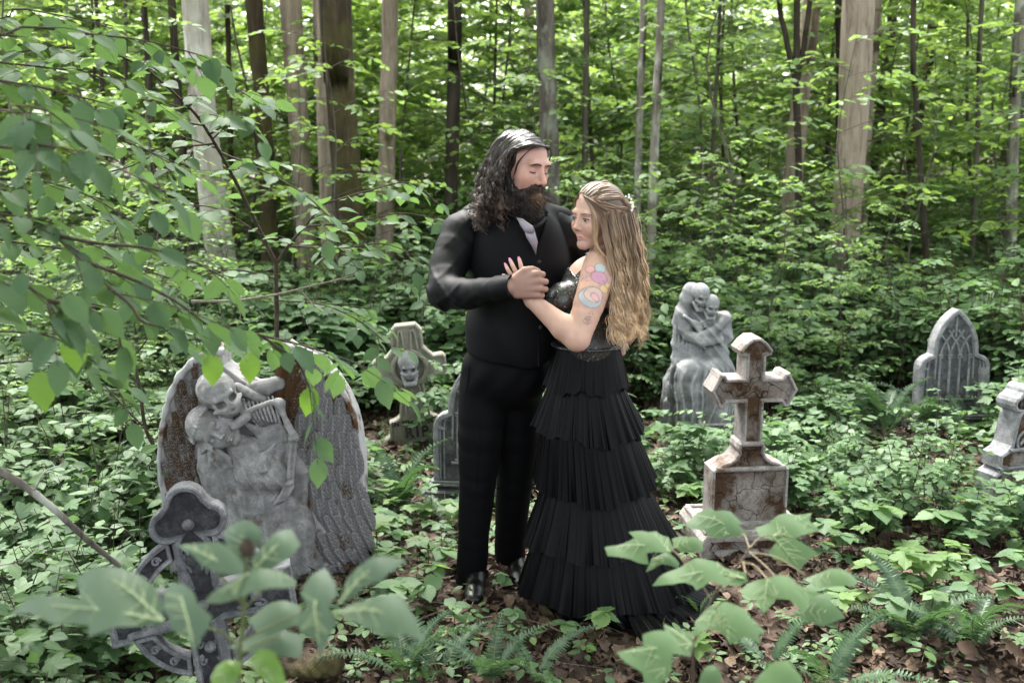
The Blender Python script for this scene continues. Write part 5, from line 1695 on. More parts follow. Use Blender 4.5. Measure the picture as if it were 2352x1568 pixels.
# ------------------------------------------------------------------ two tall gothic arched gravestones
def gothic(name_label, p, rz, tilt=0.0, k=1.0):
    t = thing('arched_gravestone', name_label, 'gravestone', p, rz)
    t.rotation_euler = (tilt, 0, rz); t.scale = (k, k, k)
    W, zs = .150, .51
    arch = []
    for i in range(11):      # pointed arch: two arcs that meet at the top
        a = rad(0 + 58.5 * i / 10); r = .315
        arch.append((W - r + r * math.cos(a), zs + r * math.sin(a)))
    R = [(.262, .0), (.262, .060), (.250, .070), (.250, .085), (.236, .095)] + [(.236, .40)] + arc(.150, .40, .086, 0, 80, 6) + [(.152, .492)] + arch[0:-1] + [(0.0, arch[-1][1])]
    O = R + [(-x, z) for x, z in R[-2::-1]]
    obj('slab', slab(O, .085, .026, .022, [M['stone_rim'], M['stone_grey']]), t)
    f = -.024
    cols = [-.098, -.033, .033, .098]
    for x in cols:
        b = bars([[(x, f, .205), (x, f, .475)]], .0085, M['stone_rim'], 'column', 8, n=4)
        mb = MB(); V, F = tube([(x, f, .205), (x, f, .475)], .0085, 8); mb.add(V, F)
        for z in (.468, .482, .215):
            V, F = tube([(x - .016, f - .004, z), (x + .016, f - .004, z)], .0065, 6); mb.add(V, F)
        obj('column', mb.mesh('column', [M['stone_rim']]), t)
    tr = []
    for x, d in ((-.098, 1), (-.033, -1), (-.033, 1), (.033, -1), (.033, 1), (.098, -1)):
        tr.append([(x, f, .48), (x + d * .018, f, .545), (x + d * .055, f, .60), (x + d * .085, f, .645 if abs(x + d * .085) < .06 else .615)])
    tr += [[(0, f, .60), (0, f, .765)], [(-.125, f, .50), (-.128, f, .33)], [(.125, f, .50), (.128, f, .33)]]
    bars_each(tr, .0075, M['stone_rim'], 'tracery_bar', t)
    ribs = [[(s * x, f, .10), (s * x, f, .40), (s * (x - .012), f, .45)] for s in (-1, 1) for x in (.176, .198)]
    bars_each(ribs, .006, M['stone_rim'], 'side_rib', t)
    lat = []
    for i in range(-9, 22):
        z0 = .21 + i * .030
        for s in (-1, 1):
            P = [(s * -.13, f + .012, z0), (s * .13, f + .012, z0 + .26)]
            q = [(P[0][0] + (P[1][0] - P[0][0]) * u, f + .013, P[0][2] + (P[1][2] - P[0][2]) * u) for u in np.linspace(0, 1, 14)]
            q = [w for w in q if .20 < w[2] < .60 - .9 * max(0, abs(w[0]) - .06)]
            if len(q) > 2: lat.append([q[0], q[-1]])
    tag(obj('lattice', bars(lat, .0032, M['stone_grey'], 'lattice', 4, n=6), t), kind='stuff')
    sill = [[(-.135, f - .008, .198), (.135, f - .008, .198)], [(-.235, f - .022, .088), (.235, f - .022, .088)], [(-.25, f - .022, .072), (.25, f - .022, .072)]]
    bars_each(sill, .0095, M['stone_rim'], 'sill', t, 6, n=4)
    foil = []
    for x in (-.066, 0, .066):
        foil.append([(x + .022 * math.cos(a), f, .145 + .030 * math.sin(a)) for a in np.linspace(0, 6.283, 12)])
        foil.append([(x, f, .118), (x - .008, f, .145), (x, f, .175)]); foil.append([(x, f, .118), (x + .008, f, .145), (x, f, .175)])
    bars_each(foil, .005, M['stone_rim'], 'leaf_relief', t, 5)
    obj('base', slab([(-.30, -.04), (-.30, .030), (-.275, .045), (.275, .045), (.30, .030), (.30, -.04)], .20, 0, 0, [M['stone_grey']]), t)
gothic('tall dark grey arched gravestone standing alone among the leaves at the far right', Vector((stone_at(2186, 900, 6.2).x, 6.2, .0)), rad(6), rad(-3))
gothic('dark grey arched gravestone half hidden behind the trousers of the man', Vector((stone_at(1092, 1000, 4.95).x, 4.95, .0)), rad(-4), rad(-2), .92)

# ------------------------------------------------------------------ small quatrefoil-topped cross at the right edge
def quatrefoil_cross():
    p = stone_at(2325, 1100, 4.75)
    t = thing('cross_gravestone', 'grey gravestone topped by a four-lobed cross with brown moss, right edge', 'gravestone', p, rad(20))
    q = []
    for k_, a in enumerate((-45 + 0, 45, 135, 225)): pass
    R = [(.20, .0), (.20, .045), (.175, .06), (.175, .215), (.135, .235), (.125, .245), (.150, .25), (.150, .315), (.105, .335), (.085, .36), (.060, .505)]
    lob = arc(.052, .565, .040, -100, 80, 7) + arc(0, .615, .040, 10, 90, 5)
    O = R + lob + [(-x, z) for x, z in (R + lob)[::-1]][1:]
    obj('cross', slab(O, .12, .014, .016, [M['stone_rim'], M['stone_rust_in']]), t)
    fo = [[(.0 + dx + .027 * math.cos(a), -.050, .563 + dz + .027 * math.sin(a)) for a in np.linspace(0, 6.283, 12)] for dx, dz in ((.028, 0), (-.028, 0), (0, .030), (0, -.030))]
    bars_each(fo, .007, M['stone_black'], 'foil', t)
    obj('ring_emblem', bars([[(.05 * math.cos(a), -.052, .375 + .05 * math.sin(a)) for a in np.linspace(0, 6.283, 20)], [(-.03, -.052, .36), (-.005, -.055, .385), (.01, -.055, .355), (.035, -.052, .39)]], .008, M['stone_rim'], 'ring_emblem', 6), t)
    obj('ledge', bars([[(-.155, -.06, .248), (.155, -.06, .248)], [(-.10, -.06, .338), (.10, -.06, .338)]], .010, M['stone_rim'], 'ledge', 6, n=4), t)
quatrefoil_cross()

# ------------------------------------------------------------------ leaning cross with a skull and R I P
def skull_into(v, c, R, k, d=.002):
    """a skull: R rows = right, forward, up"""
    P = lambda a, b, e: Vector(c) + (Vector(R[0]) * a + Vector(R[1]) * b + Vector(R[2]) * e) * k
    RM = np.array([tuple(x) for x in R], dtype=np.float32)
    E = lambda q, r, b, cut=False: v.ell(P(*q), [x * k for x in r], RM, b * k, cut)
    E((0, -.01, .05), (.074, .092, .078), .01); E((0, .045, -.01), (.050, .045, .055), .02)
    v.chain([P(-.05, .0, -.05), P(-.028, .058, -.092), P(.028, .058, -.092), P(.05, .0, -.05)], [.014 * k, .019 * k, .019 * k, .014 * k], .012 * k)
    for s in (-1, 1):
        E((s * .031, .088, .010), (.023, .046, .021), .005, True)
        v.cap(P(s * .024, .076, -.016), P(s * .060, .036, -.012), .010 * k, .008 * k, .010 * k)
    v.cap(P(-.036, .078, .036), P(.036, .078, .036), .007 * k, None, .016 * k)
    v.cap(P(0, .100, -.018), P(0, .092, -.034), .006 * k, .012 * k, .004 * k, True)
    v.cap(P(-.030, .088, -.064), P(.030, .088, -.064), .0035 * k, None, .003 * k, True)
    for i in range(-3, 4): v.cap(P(i * .009, .105, -.052), P(i * .009, .103, -.078), .0018 * k, None, .002 * k, True)

def skull_cross():
    p = stone_at(960, 1000, 5.95)
    t = thing('cross_gravestone', 'pale yellowish grey cross with a skull in its ring and RIP lettering', 'gravestone', p, rad(6))
    t.rotation_euler = (0, rad(-5), rad(6))
    R = [(.205, -.02), (.205, .045), (.165, .065), (.160, .155), (.115, .170), (.095, .185), (.078, .31), (.076, .385), (.12, .405), (.15, .425), (.205, .428), (.225, .445), (.225, .535), (.205, .555), (.15, .55), (.125, .575), (.095, .61), (.098, .63), (.098, .715), (.062, .755)]
    O = R + [(-x, z) for x, z in R[::-1]]
    obj('cross', slab(O, .09, .016, .012, [M['stone_old'], M['stone_old']]), t)
    obj('ring', bars([[(.100 * math.cos(a), -.045, .485 + .100 * math.sin(a)) for a in np.linspace(0, 6.283, 28)]], .018, M['stone_old'], 'ring', 8, n=40), t)
    obj('stem_panel', bars([[(-.05, -.042, .20), (-.045, -.042, .36), (-.02, -.042, .385)], [(.05, -.042, .20), (.045, -.042, .36), (.02, -.042, .385)], [(0, -.04, .20), (0, -.04, .38)],
        [(-.06, -.042, .60), (-.05, -.042, .70), (-.03, -.042, .715), (-.02, -.042, .60)], [(.06, -.042, .60), (.05, -.042, .70), (.03, -.042, .715), (.02, -.042, .60)]], .008, M['stone_old'], 'stem_panel', 6), t)
    v = Vol((-.1, -.17, .38), (.1, .03, .60), .005)
    skull_into(v, (-.005, -.060, .485), (Vector((-1, 0, 0)), Vector((0, -1, -.1)).normalized(), Vector((0, -.1, 1)).normalized()), .86)
    obj('skull', vmesh('skull', v, [M['stone_statue']]), t)
    obj('lettering', letters('RIP', .092, M['stone_black'], .006, 1.25, .0022), t, loc=(0, -.040, .052), rot=(rad(90), 0, 0))
    obj('lettering', letters('IN MEMORIAM', .042, M['stone_black'], .006, 1.1, .0012), t, loc=(0, -.040, .132), rot=(rad(90), 0, 0))
skull_cross()

# ------------------------------------------------------------------ dark ring cross leaning in the left foreground
def ring_cross():
    p = Vector((at(522, 1500, 2.62).x, 2.62, float(ground_z(at(488, 1500, 2.62).x, 2.62))))
    t = thing('ring_cross_gravestone', 'dark grey trefoil-ended ring cross leaning in front of the winged monument', 'gravestone', p, rad(14))
    t.rotation_euler = (rad(-5), rad(-6.5), rad(14))
    c = .515; T = .070
    def arm(r0, L, w, lobes=True):
        if not lobes: return [(w, r0), (w + .004, L - .01), (w + .016, L - .004), (w + .016, L + .045), (-w - .016, L + .045), (-w - .016, L - .004), (-w - .004, L - .01), (-w, r0)]
        return [(w, r0), (w, L)] + [(.058 + .046 * math.cos(a), L + .052 + .046 * math.sin(a)) for a in np.linspace(rad(-110), rad(75), 9)] + \
               [(.057 * math.cos(a), L + .103 + .057 * math.sin(a)) for a in np.linspace(rad(12), rad(168), 9)] + \
               [(-.058 + .046 * math.cos(a), L + .052 + .046 * math.sin(a)) for a in np.linspace(rad(105), rad(290), 9)] + [(-w, L), (-w, r0)]
    def turn(P, d):
        if d == 0: return [(x, c + z) for x, z in P]
        if d == 1: return [(z, c - x) for x, z in P]
        if d == 2: return [(-x, c - z) for x, z in P]
        return [(-z, c + x) for x, z in P]
    w = .050
    # clockwise: up, right, down, left
    O = turn(arm(w, .185, w)[::-1], 0) + turn(arm(w, .205, w, False)[::-1], 1) + [(w, c - w), (w, .09), (.10, .07), (.10, -.03), (-.10, -.03), (-.10, .07), (-w, .09), (-w, c - w)] + turn(arm(w, .205, w, False)[::-1], 3)
    obj('cross', slab(O, T, .013, .013, [M['stone_char_rim'], M['stone_char']], bevel=.004), t)
    for q in range(4):
        a0 = q * 90 + 17; P = arc(0, c, .205, a0, a0 + 56, 12) + arc(0, c, .150, a0 + 51, a0 + 5, 10)
        obj('ring_segment', slab(P, T * .72, .010, .010, [M['stone_char_rim'], M['stone_char']], bevel=.003), t)
    f = -T / 2
    for x, z in ((0, c + .235), (.145, c + .0), (-.145, c), (0, c), (0, c - .12), (0, c - .21), (0, c - .30)):
        V, F = ball((x, f + .008, z), .017); obj('stud', np_mesh('stud', V, F, [M['stone_char_rim']]), t)
    sc = []
    for d in range(4):
        for s in (-1, 1):
            for z0 in (.095, .145):
                base = [(s * (.026 - .011 * (1 - u) * math.cos(7 * u)), z0 + .020 * math.sin(7 * u) * (1 - .6 * u) + .006) for u in np.linspace(0, 1, 12)]
                sc.append([(x, f + .010, z) for x, z in turn(base, d)])
    for q in range(4):
        for da in (20, 40):
            a = rad(q * 90 + 15 + da)
            sc.append([(.178 * math.cos(a) + .013 * (1 - .7 * u) * math.cos(8 * u), f + .020, c + .178 * math.sin(a) + .013 * (1 - .7 * u) * math.sin(8 * u)) for u in np.linspace(0, 1, 12)])
    bars_each(sc, .0045, M['stone_char_rim'], 'scroll', t, 5)
    t.scale = (1.02, 1.02, 1.02)
ring_cross()
# ------------------------------------------------------------------ winged monument: skeleton embracing a sleeping woman
def wing_monument():
    Y0 = 3.98
    t = thing('winged_monument', 'grey monument with brown-stained wings and a skeleton embracing a sleeping woman', 'monument', (0, 0, 0))
    def Z(x, y, d=0.0): return at(329.3 + x * .36, 771.5 + y * .36, Y0 - d)
    u = (Z(1000, 700) - Z(0, 700)).length / 1000.0            # metres per unit
    # backing slab
    out = [(330, 140), (395, 175), (425, 75), (505, 90), (505, 190), (560, 230), (640, 290), (700, 320), (790, 310), (850, 255), (880, 120), (905, 55), (960, 95), (1040, 110), (1150, 190), (1230, 280), (1295, 385),
           (1345, 500), (1375, 620), (1398, 800), (1404, 960), (1396, 1150), (1375, 1330), (1330, 1470), (1230, 1560), (1230, 1660), (180, 1660), (165, 1500), (130, 1150), (100, 960), (92, 780), (105, 620), (135, 480), (185, 330), (250, 220)]
    P = np.array([(Z(x, y).x, Z(x, y).z) for x, y in out])
    obj('backing', slab(P, .13, 0, 0, [M['stone_feather']], y0=Y0 + .065, bevel=.004), t).color = (1, 1, 1, .5)
    # feather template: a long scale with slanted barbs either side of a quill
    na, nb = 30, 9
    V = []
    for i in range(na):
        s = i / (na - 1); hw = .5 * (math.sin(math.pi * min(1, s * .93 + .07)) ** .55) * (1 if s < .7 else 1 - ((s - .7) / .3) ** 2 * .55)
        for j in range(nb):
            q = j / (nb - 1) * 2 - 1
            z = .34 * (1 - q * q) + .085 * math.sin((s * 8 - abs(q) * 2.0) * 6.283) * (1 - abs(abs(q) - .5) * 1.2) + (.12 if abs(q) < .01 else 0)
            V.append((q * hw, -z, -s * 3.2))
    i = np.arange(na - 1)[:, None] * nb; j = np.arange(nb - 1)[None]
    F = np.stack([i + j, i + nb + j, i + nb + j + 1, i + j + 1], -1).reshape(-1, 4)
    fm = np_mesh('feather', V, F, [M['stone_feather']])
    rng = np.random.RandomState(12)
    def inside(x, y, poly):
        c = False; n = len(poly)
        for i in range(n):
            (x0, y0), (x1, y1) = poly[i], poly[i - 1]
            if (y0 > y) != (y1 > y) and x < (x1 - x0) * (y - y0) / (y1 - y0) + x0: c = not c
        return c
    rightp = [(900, 90), (1040, 120), (1150, 195), (1290, 385), (1370, 620), (1395, 960), (1370, 1330), (1240, 1530), (900, 1530), (1040, 1330), (1150, 1200), (1110, 1050), (1010, 850), (985, 640), (930, 450), (850, 380), (850, 270)]
    leftp = [(330, 150), (470, 110), (500, 200), (400, 300), (370, 420), (350, 560), (350, 700), (385, 850), (385, 1000), (400, 1200), (150, 1200), (105, 950), (100, 750), (140, 480), (200, 320)]
    for nm, poly, sx, sy, wd in (('left', leftp, 52, 104, 62), ('right', rightp, 70, 108, 82)):
        w = thing('wing', None, None); w.parent = t
        if nm == 'left': w['label'] = 'narrow wing stained dark brown'
        else: w['label'] = 'broad grey wing of overlapping barbed feathers'
        row = 0
        for y in np.arange(60, 1480, sy):
            row += 1
            for x in np.arange(60 + (row % 2) * sx / 2, 1420, sx):
                if not inside(x, y, poly): continue
                if nm == 'right':
                    a = .10 - .62 * np.clip((y - 700) / 700, 0, 1) - .1 * (x - 1150) / 250; l = 1.0 + .25 * np.clip((y - 500) / 900, 0, 1)
                    stain = .95 if (x < 1040 and y < 420) else (.66 if rng.uniform() < .12 else .30)
                else:
                    a = -.04 + .12 * (x - 250) / 150; l = 1.05; stain = .72 if x < 330 else .55
                o = obj('feather', fm, w, loc=Z(x + rng.normal(0, 5), y, .010 + .020 * (1 - (y - 60) / 1420)))
                s_ = wd * u * rng.uniform(.9, 1.12)
                o.scale = (s_, s_ * .70, s_ * l * rng.uniform(.80, 1.1))
                o.rotation_euler = (rad(13), -a * -1.0 + rng.normal(0, .06), 0)
                o.color = (1, 1, 1, float(np.clip(stain * .92 + rng.normal(0, .08), 0, 1)))
        # rounded leading edge of the wing with its claw
        E = ([(420, 95), (340, 150), (250, 235), (188, 340), (140, 490), (112, 640), (100, 800), (106, 960)] if nm == 'left' else [(900, 70), (1010, 110), (1130, 190), (1220, 280), (1290, 395), (1340, 510), (1366, 600)])
        mb = MB(); pts = smooth_path([Z(x, y, .02) for x, y in E], 30)
        V, F = tube(pts, np.interp(np.linspace(0, 1, 30), [0, .15, .6, 1], [.016, .017, .012, .007]) * (1 + .22 * np.sin(np.arange(30) * 1.9) + .1 * np.sin(np.arange(30) * 4.7)), 8); mb.add(V, F)
        cx, cy = (455, 95) if nm == 'left' else (905, 70)
        for dx, dy, r in ((0, 0, .020), (35, 8, .017), (-25, -12, .014), (-100 if nm == 'left' else 60, 55 if nm == 'left' else 30, .016)):
            V, F = ball(tuple(Z(cx + dx, cy + dy, .03)), r, 8); mb.add(V, F)
        o = obj('wing_edge', mb.mesh('wing_edge', [M['stone_feather']]), w); o.color = (1, 1, 1, .46)
    # figures in relief
    lo = np.array(Z(300, 1640)); hi = np.array(Z(1120, 190))
    def block(h=.0045, x0=300, x1=1130, y0=190, y1=1640): return Vol((Z(x0, y1).x - .02, Y0 - .24, Z(x0, y1).z - .02), (Z(x1, y1).x + .03, Y0 + .03, Z(x0, y0).z + .03), h)
    v = block()
    # sleeping woman: gown, shoulders, neck, hair and face
    C = lambda pts, rs, k=.015: v.chain([Z(*p) for p in pts], rs, k)
    v.ell(Z(730, 960, .02), (.135, .085, .17), None, .03)
    v.ell(Z(800, 1240, .01), (.20, .075, .20), None, .05)
    v.ell(Z(780, 1480, .0), (.25, .070, .16), None, .05)
    v.ell(Z(700, 880, .090), (.070, .055, .062), None, .03)
    v.ell(Z(835, 890, .075), (.058, .055, .062), None, .03)
    C([(640, 740, .03), (730, 740, .035), (840, 720, .02)], [.065, .070, .055], .03)
    C([(600, 690, .06), (690, 740, .045)], [.046, .055], .03)
    v.ell(Z(480, 880, .03), (.070, .055, .095), None, .04)
    C([(430, 700, .05), (430, 830, .05), (470, 960, .03), (490, 1120, .01)], [.05, .055, .045, .030], .03)
    H = Head(Z(478, 600, .080), (.22, -.95, .02), (-.90, -.10, .38), .90)
    hb = Vol(np.array(H.c) - .16, np.array(H.c) + .16, .0027)
    hb.ell(H.p(0, -.03, .060), [.090 * H.k, .10 * H.k, .090 * H.k], H.R(), .004)
    for i in range(7):
        a = -1 + i / 3
        hb.chain([H.p(a * .05, .075 - .03 * abs(a), .095), H.p(a * .085, .02, .12 - .04 * abs(a)), H.p(a * .09, -.05, .10)], [.006, .008, .008], .005)
    sculpt_head(hb, H, False)
    obj('sleeping_head', vmesh('sleeping_head', hb, [M['stone_angel']], None, 2), t)
    for i in range(8):            # locks of hair
        a = i / 8
        C([(400 + 30 * a, 640 + 10 * a, .118), (420 + 60 * a, 690 + 40 * a, .112), (425 + 135 * a, 760 + 20 * a, .104 - .015 * a), (430 + 150 * a, 860 - 20 * a, .092 - .020 * a), (420 + 120 * a, 950, .066 - .015 * a)], [.007, .009, .010, .009, .006], .003)
    for i in range(6):            # folds of the neckline and skirt
        C([(600 + 6 * i, 745 + 16 * i, .082 + .004 * i), (690, 772 + 20 * i, .106 + .006 * i), (775, 745 + 22 * i, .100 + .006 * i), (838, 690 + 22 * i, .070)], [.006, .008, .008, .005], .006)
    v.bump(lambda p: .0008 * vnoise(p * 150, 4) + .0012 * vnoise(p * 50, 2) + .0045 * (1 - np.abs(np.sin(p[..., 0] * 52 + p[..., 2] * 22 + 2.2 * np.sin(p[..., 2] * 11 + p[..., 0] * 6)))) ** 3 * np.clip((.62 - p[..., 2]) / .15, 0, 1))
    obj('sleeping_figure', vmesh('sleeping_figure', v, [M['stone_angel']], None, 6, True), t)
    # the skeleton
    v = block(.0040, 330, 1060, 200, 1120)
    C = lambda pts, rs, k=.006: v.chain([Z(*p) for p in pts], rs, k)
    fv, uv, sv = hand_V((.50, -.86, .06), (-.52, -.10, .85)); skull_into(v, tuple(Z(512, 410, .085)), (sv, fv, uv), 1.02)
    C([(600, 330, .05), (680, 370, .06), (760, 400, .05)], [.022, .020, .018])
    for i in range(8):
        C([(640 + 26 * i, 405 - 3 * i, .050), (655 + 28 * i, 460 + 2 * i, .095), (690 + 26 * i, 520 + 4 * i, .085), (735 + 19 * i, 575 - 4 * i, .045)], [.0050, .0060, .0055, .0045], .002)
    C([(635, 500, .095), (720, 455, .115), (800, 425, .105), (860, 425, .085)], [.012, .010, .010, .014])
    v.ell(Z(868, 430, .09), (.024, .022, .024), None, .008)
    C([(870, 440, .09), (900, 520, .10), (958, 635, .10)], [.016, .0125, .016])
    for dx in (-8, 12): v.ell(Z(955 + dx, 650, .10), (.017, .018, .018), None, .006)
    C([(948, 665, .10), (935, 780, .10), (925, 915, .085)], [.011, .0085, .011], .003); C([(968, 665, .095), (960, 780, .095), (948, 915, .08)], [.010, .0080, .010], .003)
    v.ell(Z(930, 935, .085), (.022, .018, .016), None, .006)
    for i in range(4):
        C([(905 + 16 * i, 955, .09), (880 + 17 * i, 1010 - 3 * i, .098), (850 + 18 * i, 1055 - 6 * i, .092), (815 + 22 * i, 1092 - 10 * i, .075)], [.0085, .0078, .0075, .005], .003)
    for i in range(4):
        C([(352 + 6 * i, 680 + 22 * i, .10), (385 + 6 * i, 645 + 22 * i, .135), (425 + 5 * i, 668 + 20 * i, .14)], [.008, .0085, .006], .003)
    v.bump(lambda p: .0012 * vnoise(p * 150, 4))
    obj('skeleton', vmesh('skeleton', v, [M['stone_angel']]), t)
    # tattered robe over the skeleton's shoulder
    v = block(.0045, 560, 1080, 230, 1150)
    C = lambda pts, rs, k=.02: v.chain([Z(*p) for p in pts], rs, k)
    C([(700, 330, .02), (790, 330, .03), (860, 300, .02)], [.03, .035, .03])
    for i in range(6):
        C([(650 + 14 * i, 560 + 10 * i, .05), (760, 600 + 14 * i, .055), (870 + 8 * i, 560 + 20 * i, .03)], [.010, .012, .010], .008)
        C([(860 + 20 * i, 640 + 20 * i, .02), (900 + 26 * i, 860, .03), (880 + 30 * i, 1090, .02)], [.014, .018, .012], .014)
    v.bump(lambda p: .0020 * vnoise(p * 90, 6))
    obj('robe', vmesh('robe', v, [M['stone_angel']]), t)
wing_monument()

# ------------------------------------------------------------------ statue of two hooded skeletons
def reaper_statue():
    Y0 = 6.25
    t = thing('statue', 'pale grey statue of two seated hooded skeletons in an embrace', 'statue', (0, 0, 0))
    def Z(x, y, d=0.0):
        x = 255 + (x - 255) * .88
        return at(1486.5 + x * .45, 630.3 + y * .45, Y0 - d)
    u = (Z(1000, 400) - Z(0, 400)).length / 1000
    v = Vol((Z(40, 780).x, Y0 - .42, Z(40, 790).z), (Z(500, 780).x, Y0 + .25, Z(40, 20).z), .0075)
    C = lambda pts, rs, k=.03: v.chain([Z(*p) for p in pts], rs, k)
    E = lambda p, r, k=.03, cut=False: v.ell(Z(*p), [x * u for x in r], None, k, cut)
    C([(235, 235, 0), (235, 420, .0), (185, 560, -.02), (170, 740, -.02)], [.088, .100, .13, .15])
    C([(250, 470, .06), (330, 500, .16), (340, 730, .16)], [.11, .10, .11])
    C([(200, 480, .05), (210, 500, .20), (215, 740, .18)], [.09, .085, .09])
    C([(340, 290, .06), (360, 400, .07), (380, 480, .10)], [.075, .085, .09])
    C([(400, 470, .10), (430, 560, .14), (420, 740, .12)], [.07, .06, .07])
    E((262, 105, .03), (52, 66, 66), .02); C([(225, 90, 0), (190, 170, .0), (160, 240, .0)], [.07, .06, .06])
    E((278, 125, .10), (34, 40, 48), .02, True)
    E((332, 165, .07), (44, 44, 52), .02)
    C([(165, 210, .04), (200, 310, .10), (300, 340, .16), (390, 330, .15)], [.050, .044, .036, .028])
    C([(420, 230, .10), (340, 290, .15), (290, 310, .14)], [.030, .034, .028])
    C([(300, 250, .05), (420, 215, .06), (420, 320, .06)], [.06, .04, .05])
    for i in range(26):
        a = i / 25
        C([(120 + 150 * a, 240 + 40 * math.sin(i * 2.1), .08 - .1 * abs(a - .6)), (110 + 190 * a, 470, .12), (95 + 300 * a, 600, .15 - .12 * abs(a - .5)), (80 + 350 * a, 750, .15 - .2 * abs(a - .55))], [.008, .015, .018, .022], .008)
    for i in range(9):
        C([(180 + 14 * i, 215 + 12 * i, .10), (270, 250 + 14 * i, .13), (340 - 4 * i, 215 + 20 * i, .12)], [.010, .013, .009], .006)
    for i in range(5): C([(360, 330 + 9 * i, .17), (405, 330 + 10 * i, .16)], [.008, .006], .004)
    E((260, 745, .0), (200, 40, 150), .03)
    v.keep(lambda p: Z(200, 778).z - p[..., 2])
    zk = Z(200, 470).z; x0 = Z(230, 400).x
    def folds(p):
        x, y, z = p[..., 0] - x0, p[..., 1] - Y0, p[..., 2]
        ang = np.arctan2(y + .05, x + 1e-3)
        low = np.clip((zk + .05 - z) / .08, 0, 1)
        w = .9 * np.sin(z * 9 + x * 12) + .5 * np.sin(z * 23)
        a = (1 - np.abs(np.sin(ang * 9 + x * 14 + w))) ** 1.6
        b = (1 - np.abs(np.sin(z * 34 + x * 30 + 1.2 * np.sin(x * 17 + z * 8)))) ** 1.6
        head = np.clip((z - Z(262, 165).z) / .03, 0, 1)
        return (.024 * a * low + .008 * b * (1 - low)) * (1 - .8 * head) - .006 + .003 * vnoise(p * 60, 4)
    v.bump(folds)
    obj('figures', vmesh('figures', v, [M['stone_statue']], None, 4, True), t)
    for nm, (x, y, d), f, k in (('skull', (272, 118, .085), (.30, -.92, -.25), .72), ('skull', (335, 168, .115), (.15, -.95, -.25), .64)):
        c = Z(x, y, d); w = Vol(np.array(c) - .12, np.array(c) + .12, .0055)
        fv, uv, sv = hand_V(f, (.15, -.2, 1)); skull_into(w, tuple(c), (sv, fv, uv), k)
        obj('skull', vmesh('skull', w, [M['stone_statue']]), t)
    # plinth with lettering
    p = Z(330, 770, .16)
    mb = MB()
    P0 = [Z(130, 770), Z(470, 770)]
    pl = slab([(-.24, -.06), (-.24, .030), (.24, .030), (.24, -.06)], .10, 0, 0, [M['stone_rim']], bevel=.008)
    o = obj('plinth', pl, t, loc=Vector((Z(330, 770).x, Y0 - .30, .075)), rot=(rad(-12), 0, rad(4)))
    obj('lettering', letters('DEATH DO', .060, M['stone_black'], .004, 1.05, .001), o, loc=(.06, -.052, -.022), rot=(rad(90), 0, 0))
reaper_statue()
# ------------------------------------------------------------------ near plants: every leaf its own piece
def leaf_detail(kind, seed=0, fold=.10, droop=.16):
    """close-up leaf, length 1 along +Y, with toothed edge, raised midrib and side veins as relief"""
    rng = np.random.RandomState(seed)
    n = 16; V = []; F = []
    for i in range(n + 1):
        t = i / n
        w = .31 * (math.sin(math.pi * min(1, t ** .80)) ** .80) if 0 < t < 1 else 0.0
        w *= (1.0 + (.07 if i % 2 else -.05)) * (1 - .45 * max(0, (t - .72) / .28) ** .7)
        z0 = -droop * t * t + .015 * math.sin(t * 5 + seed)
        for j, q in enumerate((-1, -.55, 0, .55, 1)):
            V.append((q * w, t - abs(q) * .045, z0 + fold * abs(q) * w * 2 * (1 - .3 * t) + (.010 * math.sin(t * 40) * (abs(q) > .1)) - (.010 if q == 0 else 0)))
    for i in range(n):
        for j in range(4):
            a = i * 5 + j; F.append((a, a + 1, a + 6, a + 5))
    return np.array(V), np.array(F)

beech = []
for s in range(4):
    V, F = leaf_detail('beech', s, fold=(.10, .20, .05, .14)[s], droop=(.10, .22, .30, .04)[s])
    beech.append(np_mesh('leaf', V, F, [M['leaf_beech']]))
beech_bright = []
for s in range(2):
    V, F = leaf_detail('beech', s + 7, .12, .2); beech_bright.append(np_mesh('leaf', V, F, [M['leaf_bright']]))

def mat3(d, up):
    y = Vector(d).normalized(); x = y.cross(Vector(up))
    if x.length < 1e-4: x = y.cross(Vector((1, 0, 0)))
    x.normalize(); z = x.cross(y)
    return Matrix(((x.x, y.x, z.x), (x.y, y.y, z.y), (x.z, y.z, z.z)))

def put_leaf(me, parent, p, d, up, size, name='leaf'):
    o = bpy.data.objects.new(name, me); COL.objects.link(o); o.parent = parent
    m = mat3(d, up).to_4x4(); m.translation = Vector(p) - parent.location
    for i in range(3):
        for j in range(3): m[i][j] *= size
    o.matrix_basis = m
    return o

